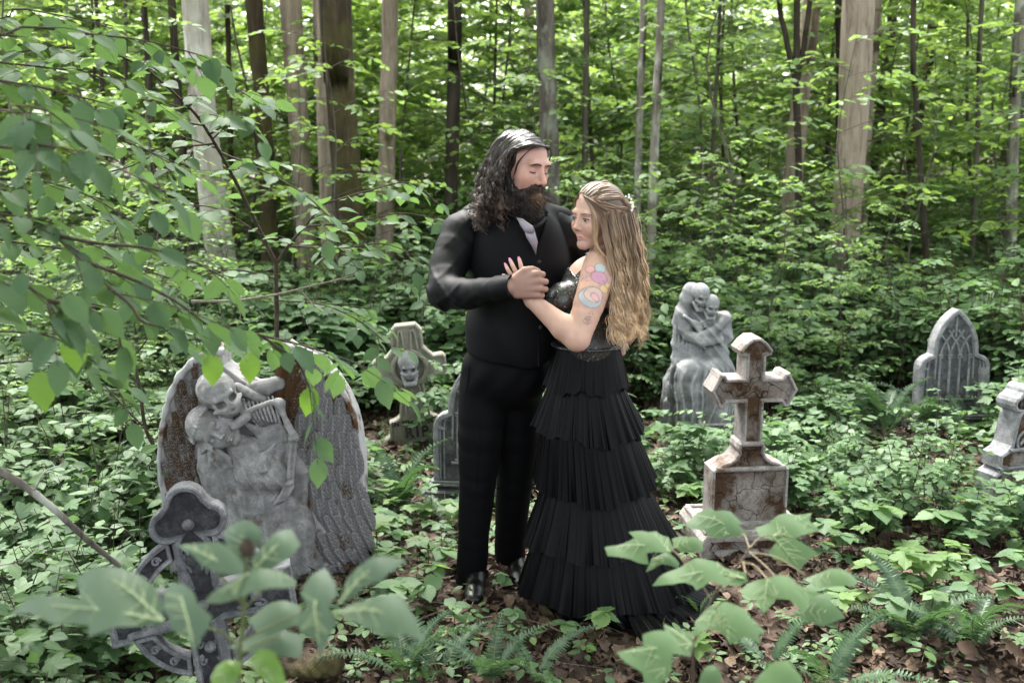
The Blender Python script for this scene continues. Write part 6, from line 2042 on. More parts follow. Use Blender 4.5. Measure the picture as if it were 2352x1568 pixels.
class Bough:
    """branches of one young beech; the largest 300 leaves are objects, the rest one mass"""
    def __init__(s, name, label, cat, base, group=None):
        s.t = thing(name, label, cat, base, 0, group); s.wood = MB(); s.leaves = []
    def branch(s, P, r0, r1, mat=0):
        pts = smooth_path(P, max(8, 6 * len(P)))
        rr = np.linspace(r0, r1, len(pts)) * (1 + .08 * np.sin(np.arange(len(pts)) * 1.7))
        V, F = tube(pts - np.array(s.t.location), rr, 7); s.wood.add(V, F, mat)
        return pts
    def leafy(s, P, r0, r1, rng, size, step=.075, twig=.30, hang=.35, start=.15, sides=True, width=1.0):
        pts = s.branch(P, r0, r1)
        L = np.concatenate([[0], np.cumsum(np.linalg.norm(np.diff(pts, axis=0), axis=1))])
        u = L[-1] * start; k = 0
        while u < L[-1]:
            i = min(np.searchsorted(L, u), len(pts) - 2); p = pts[i]; d = pts[i + 1] - pts[max(0, i - 1)]; d /= np.linalg.norm(d)
            side = np.cross(d, (0, 0, 1)); side /= np.linalg.norm(side) + 1e-6
            sg = 1 if k % 2 else -1
            if sides and rng.uniform() < .55:
                tl = twig * rng.uniform(.5, 1.2) * (1 - .4 * u / L[-1])
                td = d * .7 + side * sg * .75 * width + np.array((0, 0, rng.normal(-.05, .15)))
                td /= np.linalg.norm(td)
                tp = [p, p + td * tl * .5 + (0, 0, -.01), p + td * tl + (0, 0, -.10 * tl - .02)]
                q = s.branch(tp, max(.0012, r1 * .9), .0008)
                nl = max(3, int(tl / (size * .55)))
                for j in range(nl):
                    a = (j + .8) / nl; pp = tp[0] + (tp[2] - tp[0]) * a; g = 1 if j % 2 else -1
                    s2 = np.cross(td, (0, 0, 1)); s2 /= np.linalg.norm(s2) + 1e-6
                    ld = td * .65 + s2 * g * .85 * (0 if j == nl - 1 else 1) + np.array((0, 0, -hang * rng.uniform(.3, 1.5)))
                    s.leaves.append((pp, ld, np.array((0, 0, 1.)) + rng.normal(0, .30, 3), size * rng.uniform(.75, 1.2)))
            else:
                ld = d * .5 + side * sg * .85 + np.array((0, 0, -hang * rng.uniform(.4, 1.6)))
                s.leaves.append((p, ld, np.array((0, 0, 1.)) + rng.normal(0, .30, 3), size * rng.uniform(.75, 1.2)))
            u += step * rng.uniform(.7, 1.3); k += 1
        e = pts[-1]; d = pts[-1] - pts[-3]
        s.leaves.append((e, d, (0, 0, 1), size))
    def close(s, meshes, wood_mats, rng, limit=290, wood_name='branches', mass_mat='leaf_beech'):
        obj(wood_name, s.wood.mesh(wood_name, [M[m] for m in wood_mats]), s.t)
        cam0 = np.array((0, 0, CAM_Z))
        s.leaves.sort(key=lambda q: -q[3] / np.linalg.norm(np.array(q[0]) - cam0))
        for i, (p, d, up, sz) in enumerate(s.leaves[:limit]):
            put_leaf(meshes[rng.randint(len(meshes))], s.t, p, d, up, sz)
        rest = s.leaves[limit:]
        if rest:
            p, d, u_, z = (np.array([q[i] for q in rest]) for i in range(4))
            mb = MB(); V, F = scatter(LEAF_O, p - np.array(s.t.location), basis(d, u_), z); mb.add(V, F)
            tag(obj('foliage', mb.mesh('foliage', [M[mass_mat]], smooth=False), s.t), kind='stuff')

rng = np.random.RandomState(404)
# arching sapling behind the winged monument, forked at chest height
b0 = at(637, 1010, 4.65); b0.z = 0
sap = Bough('sapling', 'sapling whose dark stem forks into a Y and arches over to the upper left', 'tree', b0)
stem = [b0, at(638, 900, 4.65), at(636, 760, 4.65), at(634, 606, 4.62)]
sap.branch(stem, .013, .011)
sap.leafy([at(634, 606, 4.62), at(592, 520, 4.55), at(548, 430, 4.4), at(505, 350, 4.2), at(455, 270, 4.0), at(400, 215, 3.8), at(345, 165, 3.6), at(320, 140, 3.5)], .010, .004, rng, .085, .085, .40, .30, .18)
sap.leafy([at(634, 606, 4.62), at(662, 565, 4.6), at(700, 520, 4.5), at(740, 470, 4.4)], .008, .003, rng, .08, .07, .35)
for (pts, sz) in (([(505, 350, 4.2), (590, 385, 4.1), (690, 440, 4.0), (760, 500, 3.95)], .08), ([(478, 310, 4.1), (560, 270, 4.0), (600, 330, 3.9)], .09), ([(430, 245, 3.9), (520, 200, 3.7), (600, 240, 3.6)], .09),
                  ([(490, 330, 4.15), (380, 345, 4.0), (290, 385, 3.9), (130, 420, 3.8)], .085), ([(345, 165, 3.6), (250, 120, 3.4), (130, 110, 3.3), (40, 120, 3.2)], .085), ([(600, 540, 4.55), (500, 480, 4.4), (400, 470, 4.3)], .08),
                  ([(740, 470, 4.4), (840, 440, 4.4), (940, 420, 4.4), (1010, 470, 4.35)], .075), ([(700, 520, 4.5), (820, 510, 4.5), (930, 490, 4.45), (1060, 520, 4.4)], .075), ([(662, 565, 4.6), (780, 570, 4.5), (880, 560, 4.45), (960, 590, 4.4)], .075),
                  ([(634, 640, 4.62), (540, 620, 4.5), (450, 640, 4.4), (360, 690, 4.3)], .08), ([(634, 690, 4.62), (740, 700, 4.5), (830, 740, 4.4), (900, 800, 4.3)], .08)):
    sap.leafy([at(*q) for q in pts], .0045, .0018, rng, sz, .075, .30, .3, .10)
sap.branch([at(440, 692, 4.4), at(540, 690, 4.4), at(640, 675, 4.4), at(720, 655, 4.4), at(785, 640, 4.4), at(830, 625, 4.4)], .007, .0025, 1)
for pts in ([(545, 690, 4.4), (552, 725, 4.38), (540, 760, 4.37)], [(690, 665, 4.4), (720, 700, 4.39), (760, 730, 4.38)], [(785, 640, 4.4), (800, 600, 4.4)]):
    sap.branch([at(*q) for q in pts], .003, .0012, 1)
sap.close(beech, ['twig', 'twig_pale'], rng)

# overhanging boughs of a beech at the left edge, close to the lens
b1 = Vector((-2.55, 2.7, 0.0))
near_b = Bough('tree', 'leafy boughs with drooping oval leaves hanging in from the left edge', 'tree', b1)
near_b.branch([b1, b1 + Vector((.03, .0, .9)), b1 + Vector((-.02, .02, 1.8)), b1 + Vector((.04, 0, 2.9))], .035, .020)
root_ = lambda z: b1 + Vector((0, 0, z))
for pts, z, sz in (([(-120, 70, 2.7), (60, 62, 2.8), (200, 78, 2.9), (340, 95, 3.0), (470, 130, 3.1)], 2.3, .085),
                   ([(-80, 170, 2.6), (90, 200, 2.6), (250, 240, 2.7)], 2.2, .085),
                   ([(-60, 330, 2.1), (60, 330, 2.05), (190, 350, 2.0), (300, 400, 2.0), (380, 440, 2.0)], 2.0, .074),
                   ([(-60, 250, 2.2), (40, 240, 2.15), (120, 260, 2.1), (170, 300, 2.1)], 2.05, .078),
                   ([(-80, 480, 2.2), (40, 500, 2.2), (120, 540, 2.2), (190, 600, 2.2), (250, 660, 2.2)], 1.8, .074),
                   ([(190, 600, 2.2), (300, 640, 2.25), (400, 690, 2.3), (470, 740, 2.35), (560, 790, 2.45)], None, .072),
                   ([(120, 540, 2.2), (230, 560, 2.25), (340, 570, 2.3), (440, 600, 2.4), (520, 640, 2.5)], None, .080),
                   ([(-60, 620, 1.9), (40, 640, 1.9), (110, 690, 1.9), (150, 760, 1.9)], 1.5, .070),
                   ([(110, 690, 1.9), (200, 710, 1.95), (260, 740, 2.0), (280, 800, 2.0)], None, .080),
                   ([(250, 660, 2.2), (300, 700, 2.15), (330, 740, 2.15), (420, 760, 2.2)], None, .072),
                   ([(470, 740, 2.35), (600, 770, 2.6), (720, 800, 2.75), (830, 840, 2.9), (920, 890, 3.0)], None, .080),
                   ([(600, 770, 2.6), (680, 830, 2.6), (715, 900, 2.6)], None, .080),
                   ([(-40, 760, 2.3), (60, 760, 2.3), (160, 790, 2.3), (200, 850, 2.3)], 1.4, .075)):
    P = [at(*q) for q in pts]
    if z is not None: P = [root_(z)] + P
    near_b.leafy(P, .008 if z is not None else .0045, .0018, rng, sz, .062, .24, .55, .12)
for pts, z, sz in (([(-90, 20, 3.2), (40, 20, 3.2), (160, 40, 3.3), (260, 60, 3.4)], 2.6, .085), ([(-90, 130, 3.0), (60, 150, 3.0), (200, 170, 3.1), (330, 215, 3.2)], 2.2, .08),
                   ([(-80, 280, 3.1), (60, 300, 3.1), (180, 310, 3.1), (300, 330, 3.2), (400, 380, 3.2)], 2.1, .08), ([(-80, 400, 2.8), (60, 410, 2.8), (180, 440, 2.8), (290, 500, 2.8), (360, 560, 2.8)], 1.9, .08),
                   ([(-80, 540, 3.0), (60, 560, 3.0), (200, 580, 3.0), (330, 620, 3.1), (430, 650, 3.1)], 1.7, .08), ([(-80, 680, 2.9), (80, 690, 2.9), (220, 700, 2.9), (350, 740, 3.0), (430, 800, 3.0)], 1.4, .08), ([(-60, 840, 3.0), (80, 830, 3.0), (200, 850, 3.0), (300, 900, 3.0)], 1.1, .08)):
    near_b.leafy([root_(z)] + [at(*q) for q in pts], .007, .0016, rng, sz, .062, .30, .40, .12)
near_b.close(beech, ['twig', 'twig_pale'], rng)
# a few brighter green hanging leaves of that bough
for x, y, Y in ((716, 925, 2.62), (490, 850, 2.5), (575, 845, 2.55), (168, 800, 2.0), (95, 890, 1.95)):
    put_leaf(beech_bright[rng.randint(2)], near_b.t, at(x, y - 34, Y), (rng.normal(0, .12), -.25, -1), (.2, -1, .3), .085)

# thin bare stems in the left shade
st = Bough('sapling', 'thin dark bare stem leaning in the shade left of the winged monument', 'tree', Vector(at(385, 1130, 4.4)) * 1.0)
st.t.location.z = 0
st.branch([st.t.location, at(372, 1070, 4.4), at(335, 985, 4.35), at(322, 900, 4.3), at(305, 820, 4.25), at(285, 770, 4.2)], .012, .006)
st.branch([at(305, 820, 4.25), at(330, 790, 4.25), at(350, 760, 4.2)], .005, .002)
st.branch([at(335, 985, 4.35), at(290, 940, 4.3), at(235, 880, 4.25)], .005, .002)
st.close(beech, ['twig'], rng, wood_name='stem')
def dead_branch():
    t = thing('dead_branch', 'bare lichen-grey dead branch slanting down through the left foreground', 'branch', at(120, 1170, 2.9))
    P = [at(-60, 1050, 2.75), at(40, 1105, 2.8), at(120, 1165, 2.85), at(190, 1230, 2.95), at(275, 1300, 3.05)]
    mb = MB(); pts = smooth_path([p - t.location for p in P], 30); rr = np.linspace(.0125, .008, 30) * (1 + .1 * np.sin(np.arange(30) * 2.1))
    V, F = tube(pts, rr, 9); mb.add(V, F)
    V, F = tube(smooth_path([pts[9], pts[9] + (.05, -.02, .07), pts[9] + (.10, -.02, .09)], 8), np.linspace(.004, .0015, 8), 5); mb.add(V, F)
    obj('wood', mb.mesh('wood', [M['bark_lichen']]), t)
dead_branch()

# ------------------------------------------------------------------ seedlings with lobed leaves right in front of the lens
def ray_plane(x, y, p0, n):
    c = Vector((0, 0, CAM_Z)); d = at(x, y, 2.0) - c
    return c + d * ((p0 - c).dot(n) / d.dot(n))

def lobed_leaf(parent, outline, Y, tilt, mat, side=0.0, curve=.02, vein=None, to_xy=None):
    """a large flat leaf that lies in its own tilted plane; outline in photo positions"""
    to_xy = to_xy or (lambda q: q)
    O = [to_xy(q) for q in outline]
    cx = sum(q[0] for q in O) / len(O); cy = sum(q[1] for q in O) / len(O)
    p0 = at(cx, cy, Y); n = Vector((side, -math.sin(rad(tilt)), math.cos(rad(tilt)))).normalized()
    ring = [ray_plane(x, y, p0, n) for x, y in O]
    # finer edge with a slight wave
    bm = bmesh.new(); vs = [bm.verts.new(q - p0) for q in ring]
    f = bm.faces.new(vs); bm.normal_update()
    if f.normal.dot(n) < 0: f.normal_flip()
    bmesh.ops.triangulate(bm, faces=bm.faces[:])
    bmesh.ops.subdivide_edges(bm, edges=bm.edges[:], cuts=2, use_grid_fill=True)
    bmesh.ops.smooth_vert(bm, verts=[v for v in bm.verts if not v.is_boundary], factor=.5, use_axis_x=True, use_axis_y=True, use_axis_z=True)
    R = max((q - p0).length for q in ring)
    for v in bm.verts:
        r = v.co.length / R
        v.co -= n * curve * r * r
        v.co += n * .004 * math.sin(v.co.x * 70 + v.co.y * 50)
    me = bpy.data.meshes.new('leaf'); bm.to_mesh(me); bm.free(); me.materials.append(mat)
    me.polygons.foreach_set("use_smooth", np.ones(len(me.polygons), dtype=bool))
    o = obj('leaf', me, parent, loc=p0 - parent.location)
    if vein:
        mb = MB()
        side = []
        for V_ in vein:        # side veins run from the midrib towards the edge
            for t in (.15, .3, .45, .6, .75):
                a = np.array(V_[0]) * (1 - t) + np.array(V_[-1]) * t if len(V_) < 3 else np.array(V_[1]) * (1 - abs(t - .5) * 2) + np.array(V_[0] if t < .5 else V_[-1]) * abs(t - .5) * 2
                dv = np.array(V_[-1], float) - np.array(V_[0], float); dv /= np.linalg.norm(dv) + 1e-6
                best = {}
                for q in outline:
                    w = np.array(q, float) - a; l = np.linalg.norm(w) + 1e-6
                    c_ = float(w @ dv) / l; sg = 1 if dv[0] * w[1] - dv[1] * w[0] > 0 else -1
                    if .25 < c_ < .85 and (sg not in best or l < best[sg][0]): best[sg] = (l, q)
                for l, q in best.values():
                    side.append([tuple(a), tuple(a + (np.array(q) - a) * .82)])
        for V_ in vein:
            P = [ray_plane(*to_xy(q), p0, n) - p0 for q in V_]
            P = [q - n * curve * (q.length / R) ** 2 + n * .0012 for q in P]
            P = smooth_path(P, 9)
            V, F = tube(P, np.linspace(.0014, .0005, 9), 5); mb.add(V, F)
        for V_ in side:
            P = [ray_plane(*to_xy(q), p0, n) - p0 for q in V_]
            P = [q - n * curve * (q.length / R) ** 2 + n * .0004 for q in P]
            V, F = tube(smooth_path(P, 6), np.linspace(.0008, .0003, 6), 4); mb.add(V, F)
        obj('vein', mb.mesh('vein', [M['vein']]), o)
    return o
M['vein'] = NT('leaf_vein').fin((.24, .30, .15), .5)

zl = lambda q: (q[0] * .42, 1082 + q[1] * .42)
p = at(558, 1568, 1.30)
tl = thing('seedling', 'blurred big-leaved seedling close to the lens in the lower left corner', 'plant', Vector((p.x, 1.34, 0)))
mb = MB(); base = Vector((p.x, 1.36, 0)) - tl.location
stem = [base, at(556, 1640, 1.30) - tl.location, at(557, 1480, 1.27) - tl.location, at(560, 1380, 1.25) - tl.location, at(567, 1262, 1.24) - tl.location]
V, F = tube(smooth_path(stem, 20), np.linspace(.005, .0028, 20), 8); mb.add(V, F)
for a, b in (((557, 1478), (395, 1412)), ((557, 1500), (500, 1445)), ((560, 1400), (640, 1330)), ((560, 1395), (500, 1315)), ((560, 1390), (562, 1330)), ((557, 1470), (745, 1390)), ((557, 1500), (640, 1460))):
    V, F = tube(smooth_path([at(*a, 1.27) - tl.location, at((a[0] + b[0]) / 2, (a[1] + b[1]) / 2 - 6, 1.25) - tl.location, at(*b, 1.22) - tl.location], 8), .0016, 5); mb.add(V, F)
obj('stem', mb.mesh('stem', [M['stem_green']]), tl)
mb = MB(); c = at(568, 1257, 1.24) - tl.location
for k_ in range(3):
    V, F = tube([c + Vector((.004 * (k_ - 1), 0, -.012)), c + Vector((.006 * (k_ - 1), 0, .0)), c + Vector((.003 * (k_ - 1), 0, .012))], [.003, .0055, .0015], 7); mb.add(V, F)
obj('bud', mb.mesh('bud', [M['twig']]), tl)
LL = [([(0, 740), (100, 700), (190, 672), (300, 665), (440, 690), (425, 630), (410, 575), (510, 520), (600, 512), (680, 520), (750, 545), (800, 580), (845, 630), (868, 700), (880, 790), (790, 815), (700, 840), (630, 850), (560, 870), (470, 890), (482, 830), (400, 820), (280, 835), (200, 780), (110, 755)], 1.16, 30, -.10, [[(880, 788), (700, 640), (560, 570)], [(880, 788), (600, 760), (250, 720)]]),
      ([(870, 640), (930, 580), (1000, 605), (1060, 660), (1085, 730), (1160, 790), (1130, 860), (1090, 910), (1050, 965), (1035, 905), (985, 880), (930, 850), (918, 790), (870, 720)], 1.14, 38, .0, [[(1030, 830), (1000, 720), (960, 620)], [(1030, 830), (1045, 950)]]),
      ([(950, 360), (1050, 372), (1130, 385), (1210, 395), (1280, 440), (1325, 490), (1330, 545), (1260, 555), (1190, 545), (1100, 505), (1050, 440), (990, 400)], 1.22, 34, .05, [[(1325, 543), (1150, 470), (1000, 380)]]),
      ([(1212, 330), (1225, 285), (1280, 262), (1340, 255), (1400, 285), (1432, 330), (1420, 380), (1385, 430), (1330, 480), (1275, 440), (1225, 390)], 1.30, 45, .0, [[(1330, 480), (1330, 280)]]),
      ([(1350, 540), (1375, 455), (1440, 385), (1510, 325), (1590, 290), (1640, 385), (1610, 440), (1560, 485), (1450, 530)], 1.26, 36, .05, [[(1352, 538), (1500, 420), (1600, 330)]]),
      ([(1100, 695), (1150, 640), (1220, 600), (1320, 565), (1420, 535), (1540, 520), (1608, 552), (1612, 590), (1540, 625), (1460, 645), (1380, 655), (1280, 685), (1190, 705)], 1.20, 30, .0, [[(1350, 560), (1200, 650)], [(1350, 560), (1580, 560)]]),
      ([(1635, 650), (1690, 560), (1770, 498), (1832, 600), (1842, 680), (1800, 742), (1845, 830), (1800, 890), (1770, 940), (1735, 990), (1722, 905), (1630, 865), (1618, 775), (1680, 735)], 1.17, 40, .0, [[(1720, 740), (1760, 560)], [(1720, 740), (1740, 930)]]),
      ([(1838, 705), (1870, 625), (1900, 560), (1960, 510), (2040, 470), (2120, 450), (2215, 435), (2170, 505), (2095, 590), (1990, 620), (1900, 680)], 1.18, 34, -.05, [[(1842, 700), (2000, 560), (2190, 450)]]),
      ([(1812, 740), (1900, 700), (1990, 690), (2060, 680), (2200, 665), (2265, 780), (2325, 890), (2260, 892), (2180, 880), (2080, 880), (1980, 830), (1890, 780)], 1.12, 30, .05, [[(1815, 738), (2050, 760), (2300, 870)]]),
      ([(1140, 1110), (1170, 1050), (1230, 1022), (1310, 1020), (1312, 1090), (1280, 1150), (1230, 1190), (1150, 1190)], 1.24, 40, .0, [[(1310, 1022), (1200, 1140)]]),
      ([(1345, 1030), (1380, 985), (1425, 958), (1500, 985), (1545, 1070), (1562, 1170), (1490, 1160), (1410, 1110)], 1.24, 40, .0, [[(1347, 1032), (1520, 1140)]]),
      ([(1350, 765), (1450, 712), (1560, 700), (1640, 705), (1632, 820), (1560, 855), (1480, 872), (1390, 850)], 1.32, 30, .0, None),
      ([(1235, 935), (1320, 895), (1420, 875), (1560, 862), (1655, 872), (1640, 995), (1560, 1010), (1470, 1000), (1340, 970)], 1.32, 28, .0, None)]
for i, (O, Y, tilt, sd, vein) in enumerate(LL):
    lobed_leaf(tl, O, Y, tilt, M['leaf_front'] if i not in (9, 10) else M['leaf_bright'], sd, .016, vein, zl)

zm = lambda q: (1364 + q[0] * .42, 1082 + q[1] * .42)
tm = thing('maple_seedling', 'pale green maple seedling close to the lens before the rust-stained cross', 'plant', Vector((at(1700, 1500, 1.9).x, 1.95, 0)))
ML = [([(505, 272), (530, 240), (570, 205), (640, 195), (665, 218), (700, 215), (750, 207), (780, 232), (822, 262), (790, 290), (858, 318), (800, 345), (760, 350), (700, 352), (640, 350), (600, 312), (540, 302)], 1.98, 34, [[(800, 345), (680, 270), (560, 225)], [(800, 345), (700, 330)]]),
      ([(888, 292), (960, 270), (1000, 240), (1050, 222), (1120, 218), (1200, 205), (1188, 250), (1242, 302), (1170, 338), (1100, 368), (1230, 442), (1180, 470), (1130, 522), (1060, 490), (990, 472), (955, 440), (1000, 380), (905, 342)], 1.92, 36, [[(980, 350), (1180, 225)], [(980, 350), (1200, 310)], [(980, 350), (1120, 500)]]),
      ([(60, 390), (130, 390), (222, 360), (190, 322), (240, 325), (300, 330), (342, 305), (375, 325), (412, 330), (442, 390), (420, 432), (380, 440), (290, 442), (302, 492), (245, 485), (200, 470), (130, 455), (78, 440)], 1.80, 30, [[(420, 420), (230, 400), (80, 400)], [(420, 420), (320, 330)]]),
      ([(430, 340), (480, 348), (520, 362), (600, 350), (602, 420), (540, 430), (480, 425), (445, 400)], 1.88, 30, [[(435, 400), (590, 380)]]),
      ([(290, 520), (320, 462), (400, 440), (440, 462), (472, 490), (460, 522), (370, 502), (330, 515)], 1.82, 34, [[(420, 450), (320, 505)]]),
      ([(325, 592), (360, 560), (382, 548), (470, 512), (520, 490), (560, 475), (620, 478), (680, 480), (722, 510), (790, 520), (842, 530), (850, 570), (790, 602), (700, 622), (640, 600), (562, 640), (545, 615), (500, 600), (430, 612), (380, 605)], 1.74, 28, [[(830, 560), (600, 550), (350, 585)], [(830, 560), (580, 490)]]),
      ([(798, 640), (850, 592), (900, 580), (960, 580), (1020, 562), (1082, 560), (1112, 600), (1180, 618), (1252, 640), (1180, 682), (1162, 762), (1110, 735), (1070, 702), (1000, 690), (965, 735), (930, 772), (915, 740), (900, 700), (840, 680)], 1.70, 32, [[(950, 590), (1150, 740)], [(950, 590), (1220, 640)], [(950, 590), (930, 740)]]),
      ([(1150, 562), (1230, 542), (1300, 530), (1420, 540), (1452, 572), (1430, 622), (1300, 620), (1222, 612)], 1.78, 28, [[(1155, 565), (1430, 585)]]),
      ([(1100, 760), (1160, 690), (1240, 668), (1330, 650), (1292, 712), (1340, 750), (1382, 792), (1320, 815), (1250, 832), (1170, 800)], 1.70, 34, [[(1110, 750), (1360, 785)]]),
      ([(552, 892), (560, 800), (600, 755), (640, 720), (722, 705), (790, 725), (842, 740), (860, 782), (905, 815), (952, 850), (908, 880), (916, 932), (830, 902), (790, 920), (750, 932), (725, 900), (700, 870), (630, 852), (590, 870)], 1.60, 36, [[(700, 712), (740, 920)], [(700, 712), (930, 860)], [(700, 712), (570, 860)]]),
      ([(128, 970), (200, 955), (272, 940), (268, 882), (330, 870), (392, 862), (385, 806), (440, 830), (492, 850), (562, 900), (530, 992), (430, 1002), (420, 1100), (380, 1132), (335, 1150), (285, 1165), (268, 1090), (170, 1030)], 1.52, 34, [[(540, 920), (300, 970), (150, 975)], [(540, 920), (340, 1120)], [(540, 920), (400, 830)]]),
      ([(575, 1170), (585, 1110), (605, 1068), (662, 1040), (702, 1100), (692, 1170)], 1.55, 36, None),
      ([(855, 1170), (910, 1100), (962, 1050), (1052, 1030), (1100, 1075), (1145, 1130), (1140, 1175)], 1.50, 36, None)]
for i, (O, Y, tilt, vein) in enumerate(ML):
    lobed_leaf(tm, O, Y, tilt, M['leaf_maple'], 0.0, .018, vein, zm)
mb = MB()
zt = lambda x, y, Y: at(*zm((x, y)), Y) - tm.location
base = Vector((at(1590, 1560, 1.75).x, 1.75, 0)) - tm.location
main = [base, zt(540, 1150, 1.72), zt(548, 940, 1.70), zt(640, 700, 1.76), zt(800, 500, 1.82), zt(850, 420, 1.88)]
V, F = tube(smooth_path(main, 24), np.linspace(.004, .0022, 24), 7); mb.add(V, F, 0)
for a, b, Y0_, Y1_ in (((850, 420), (800, 345), 1.88, 1.96), ((850, 420), (980, 350), 1.88, 1.92), ((640, 700), (420, 420), 1.76, 1.80), ((800, 500), (830, 560), 1.82, 1.75), ((800, 500), (950, 590), 1.82, 1.71), ((850, 440), (1155, 565), 1.86, 1.79), ((548, 940), (700, 712), 1.70, 1.61), ((548, 960), (540, 920), 1.70, 1.54), ((850, 440), (1110, 750), 1.86, 1.71)):
    A_, B_ = zt(*a, Y0_), zt(*b, Y1_)
    V, F = tube(smooth_path([A_, (A_ + B_) / 2 + Vector((0, 0, .012)), B_], 8), .0014, 5); mb.add(V, F, 1)
obj('stem', mb.mesh('stem', [M['twig'], M['stalk_red']]) if 'stalk_red' in M else mb.mesh('stem', [M['twig'], NT('leaf_stalk').fin((.20, .15, .08), .5)]), tm)

# dark tree stem cut off by the right edge of the frame
p = at(2365, 1440, 1.55)
t = thing('sapling', 'blurred near-black tree stem at the very edge of the lower right corner', 'tree', Vector((p.x + .012, 1.55, 0)))
obj('trunk', trunk_mesh([(0, 0, -.05), (0, 0, .35), (-.002, 0, .70), (.004, 0, .93)], [.024, .020, .018, .012], 'bark_dark', 4, 12, 20, flare=.1), t)
# ------------------------------------------------------------------ ferns, small seedlings and the leaf litter
def frond_mesh(n=24, seed=0):
    """fern frond of length 1 along +Y: rachis and paired pinnae"""
    rng = np.random.RandomState(seed); mb = MB()
    P = np.array([(0, t, .16 * math.sin(t * 2.2) - .30 * t ** 3) for t in np.linspace(0, 1, 12)])
    V, F = tube(P, np.linspace(.0075, .002, 12), 4); mb.add(V, F, 1)
    for i in range(n):
        t = .16 + .83 * i / n; w = .15 * math.sin(math.pi * min(1, (t - .02) ** .75)) * (1 - .25 * t) + .012
        z = .16 * math.sin(t * 2.2) - .30 * t ** 3
        for s in (-1, 1):
            hw = .017 * (1 - .4 * t); a = .28
            x1, y1 = s * w, t + w * a
            d = rng.normal(0, .010)
            V = [(0, t - hw, z), (0, t + hw, z), (s * w * .55, t + w * a * .55 + hw * 1.1, z + .012 + d), (s * w * .55, t + w * a * .55 - hw * .9, z + .004 + d), (x1, y1, z - .02 + 2 * d), (s * .012, t + hw * 2.0, z)]
            F = [(0, 3, 2), (0, 2, 1), (3, 4, 2), (1, 2, 5)] if s > 0 else [(0, 2, 3), (0, 1, 2), (3, 2, 4), (1, 5, 2)]
            mb.add(V, F, 0)
    return mb.mesh('frond', [M['fern'], M['stem_green']], smooth=False)
FRONDS = [frond_mesh(24, 0), frond_mesh(20, 1), frond_mesh(28, 2)]

def gxy(x, y):
    """ground point seen at photo position x, y"""
    c = Vector((0, 0, CAM_Z)); d = at(x, y, 2.0) - c
    q = c + d * (-CAM_Z / d.z)
    return Vector((q.x, q.y, float(ground_z(q.x, q.y))))

rng = np.random.RandomState(31)
FERNS = [  # photo position of the crown, frond length, number, leaning, label
    (1010, 1560, .30, 5, 'fern arching up in front of the shoe of the man'), (1130, 1590, .31, 5, 'fern at the bottom edge right of the shoe of the man'),
    (1225, 1585, .28, 4, 'upright fern below the hem of the black gown'), (2100, 1480, .36, 8, 'fern spreading over brown leaves in the lower right corner'),
    (2230, 1500, .34, 6, 'dark fern next to the right frame edge'), (1770, 1545, .30, 3, 'low fern frond lying under the maple seedling'), (1900, 1600, .34, 4, 'fern frond at the bottom edge right of the maple seedling'),
    (915, 1180, .42, 7, 'fern growing between the winged monument and the man'), (1030, 1200, .32, 5, 'small fern at the foot of the arched gravestone behind the man'),
    (2030, 1010, .50, 8, 'tall fern left of the arched gravestone at the right'), (2130, 990, .42, 7, 'fern covering the base of the arched gravestone at the right'), (2210, 1020, .40, 6, 'fern between the two right-hand gravestones'),
    (930, 1560, .34, 5, 'fern at the bottom left of the shoe of the man'), (1600, 1420, .24, 3, 'small fern frond lying on the train of the gown'), (320, 1180, .30, 4, 'fern in the dark shade left of the winged monument'), (880, 1420, .26, 4, 'fern right below the winged monument')]
for x, y, L, n, lb in FERNS:
    g = gxy(x, y)
    t = thing('fern', lb, 'fern', g, rng.uniform(0, 6.28))
    for i in range(n):
        a = i * 6.283 / n + rng.normal(0, .25); el = rng.uniform(.35, 1.05)
        o = obj('frond', FRONDS[rng.randint(3)], t, rot=(el, 0, a), scale=L * rng.uniform(.75, 1.15))

# seedlings: a thin stem with a whorl of leaves; each leaf a piece
def seedling_leafs():
    out = []
    for s in range(3):
        V, F = leaf_detail('s', s + 20, .08, (.10, .2, .3)[s]); out.append(np_mesh('leaf', V * (1.15, 1, 1), F, [M['leaf_low'] if s else M['leaf_mid']]))
    V, F = LEAF_M; out.append(np_mesh('leaf', V, F, [M['leaf_mid']], smooth=False))
    return out
SL = seedling_leafs()
V, F = tube([(0, 0, -.1), (.03, 0, .4), (0, .02, 1)], [.018, .013, .009], 5)
STEM = np_mesh('stem', V, F, [M['twig']])
def seedling(x, y, h, n, leaf, size, label, group=None):
    g = gxy(x, y); t = thing('seedling', label, 'plant', g, rng.uniform(0, 6.28), group)
    obj('stem', STEM, t, scale=h)
    for i in range(n):
        a = i * 6.283 / n + rng.normal(0, .2); z = h * (1 if i % 2 or n <= 5 else .75)
        put = bpy.data.objects.new('leaf', SL[leaf if rng.uniform() < .8 or leaf == 3 else 1]); COL.objects.link(put); put.parent = t
        put.location = (0, .02 * h, z); put.rotation_euler = (rng.normal(-.05, .18), rng.normal(0, .2), a); put.scale = (size * rng.uniform(.8, 1.15),) * 3
    return t
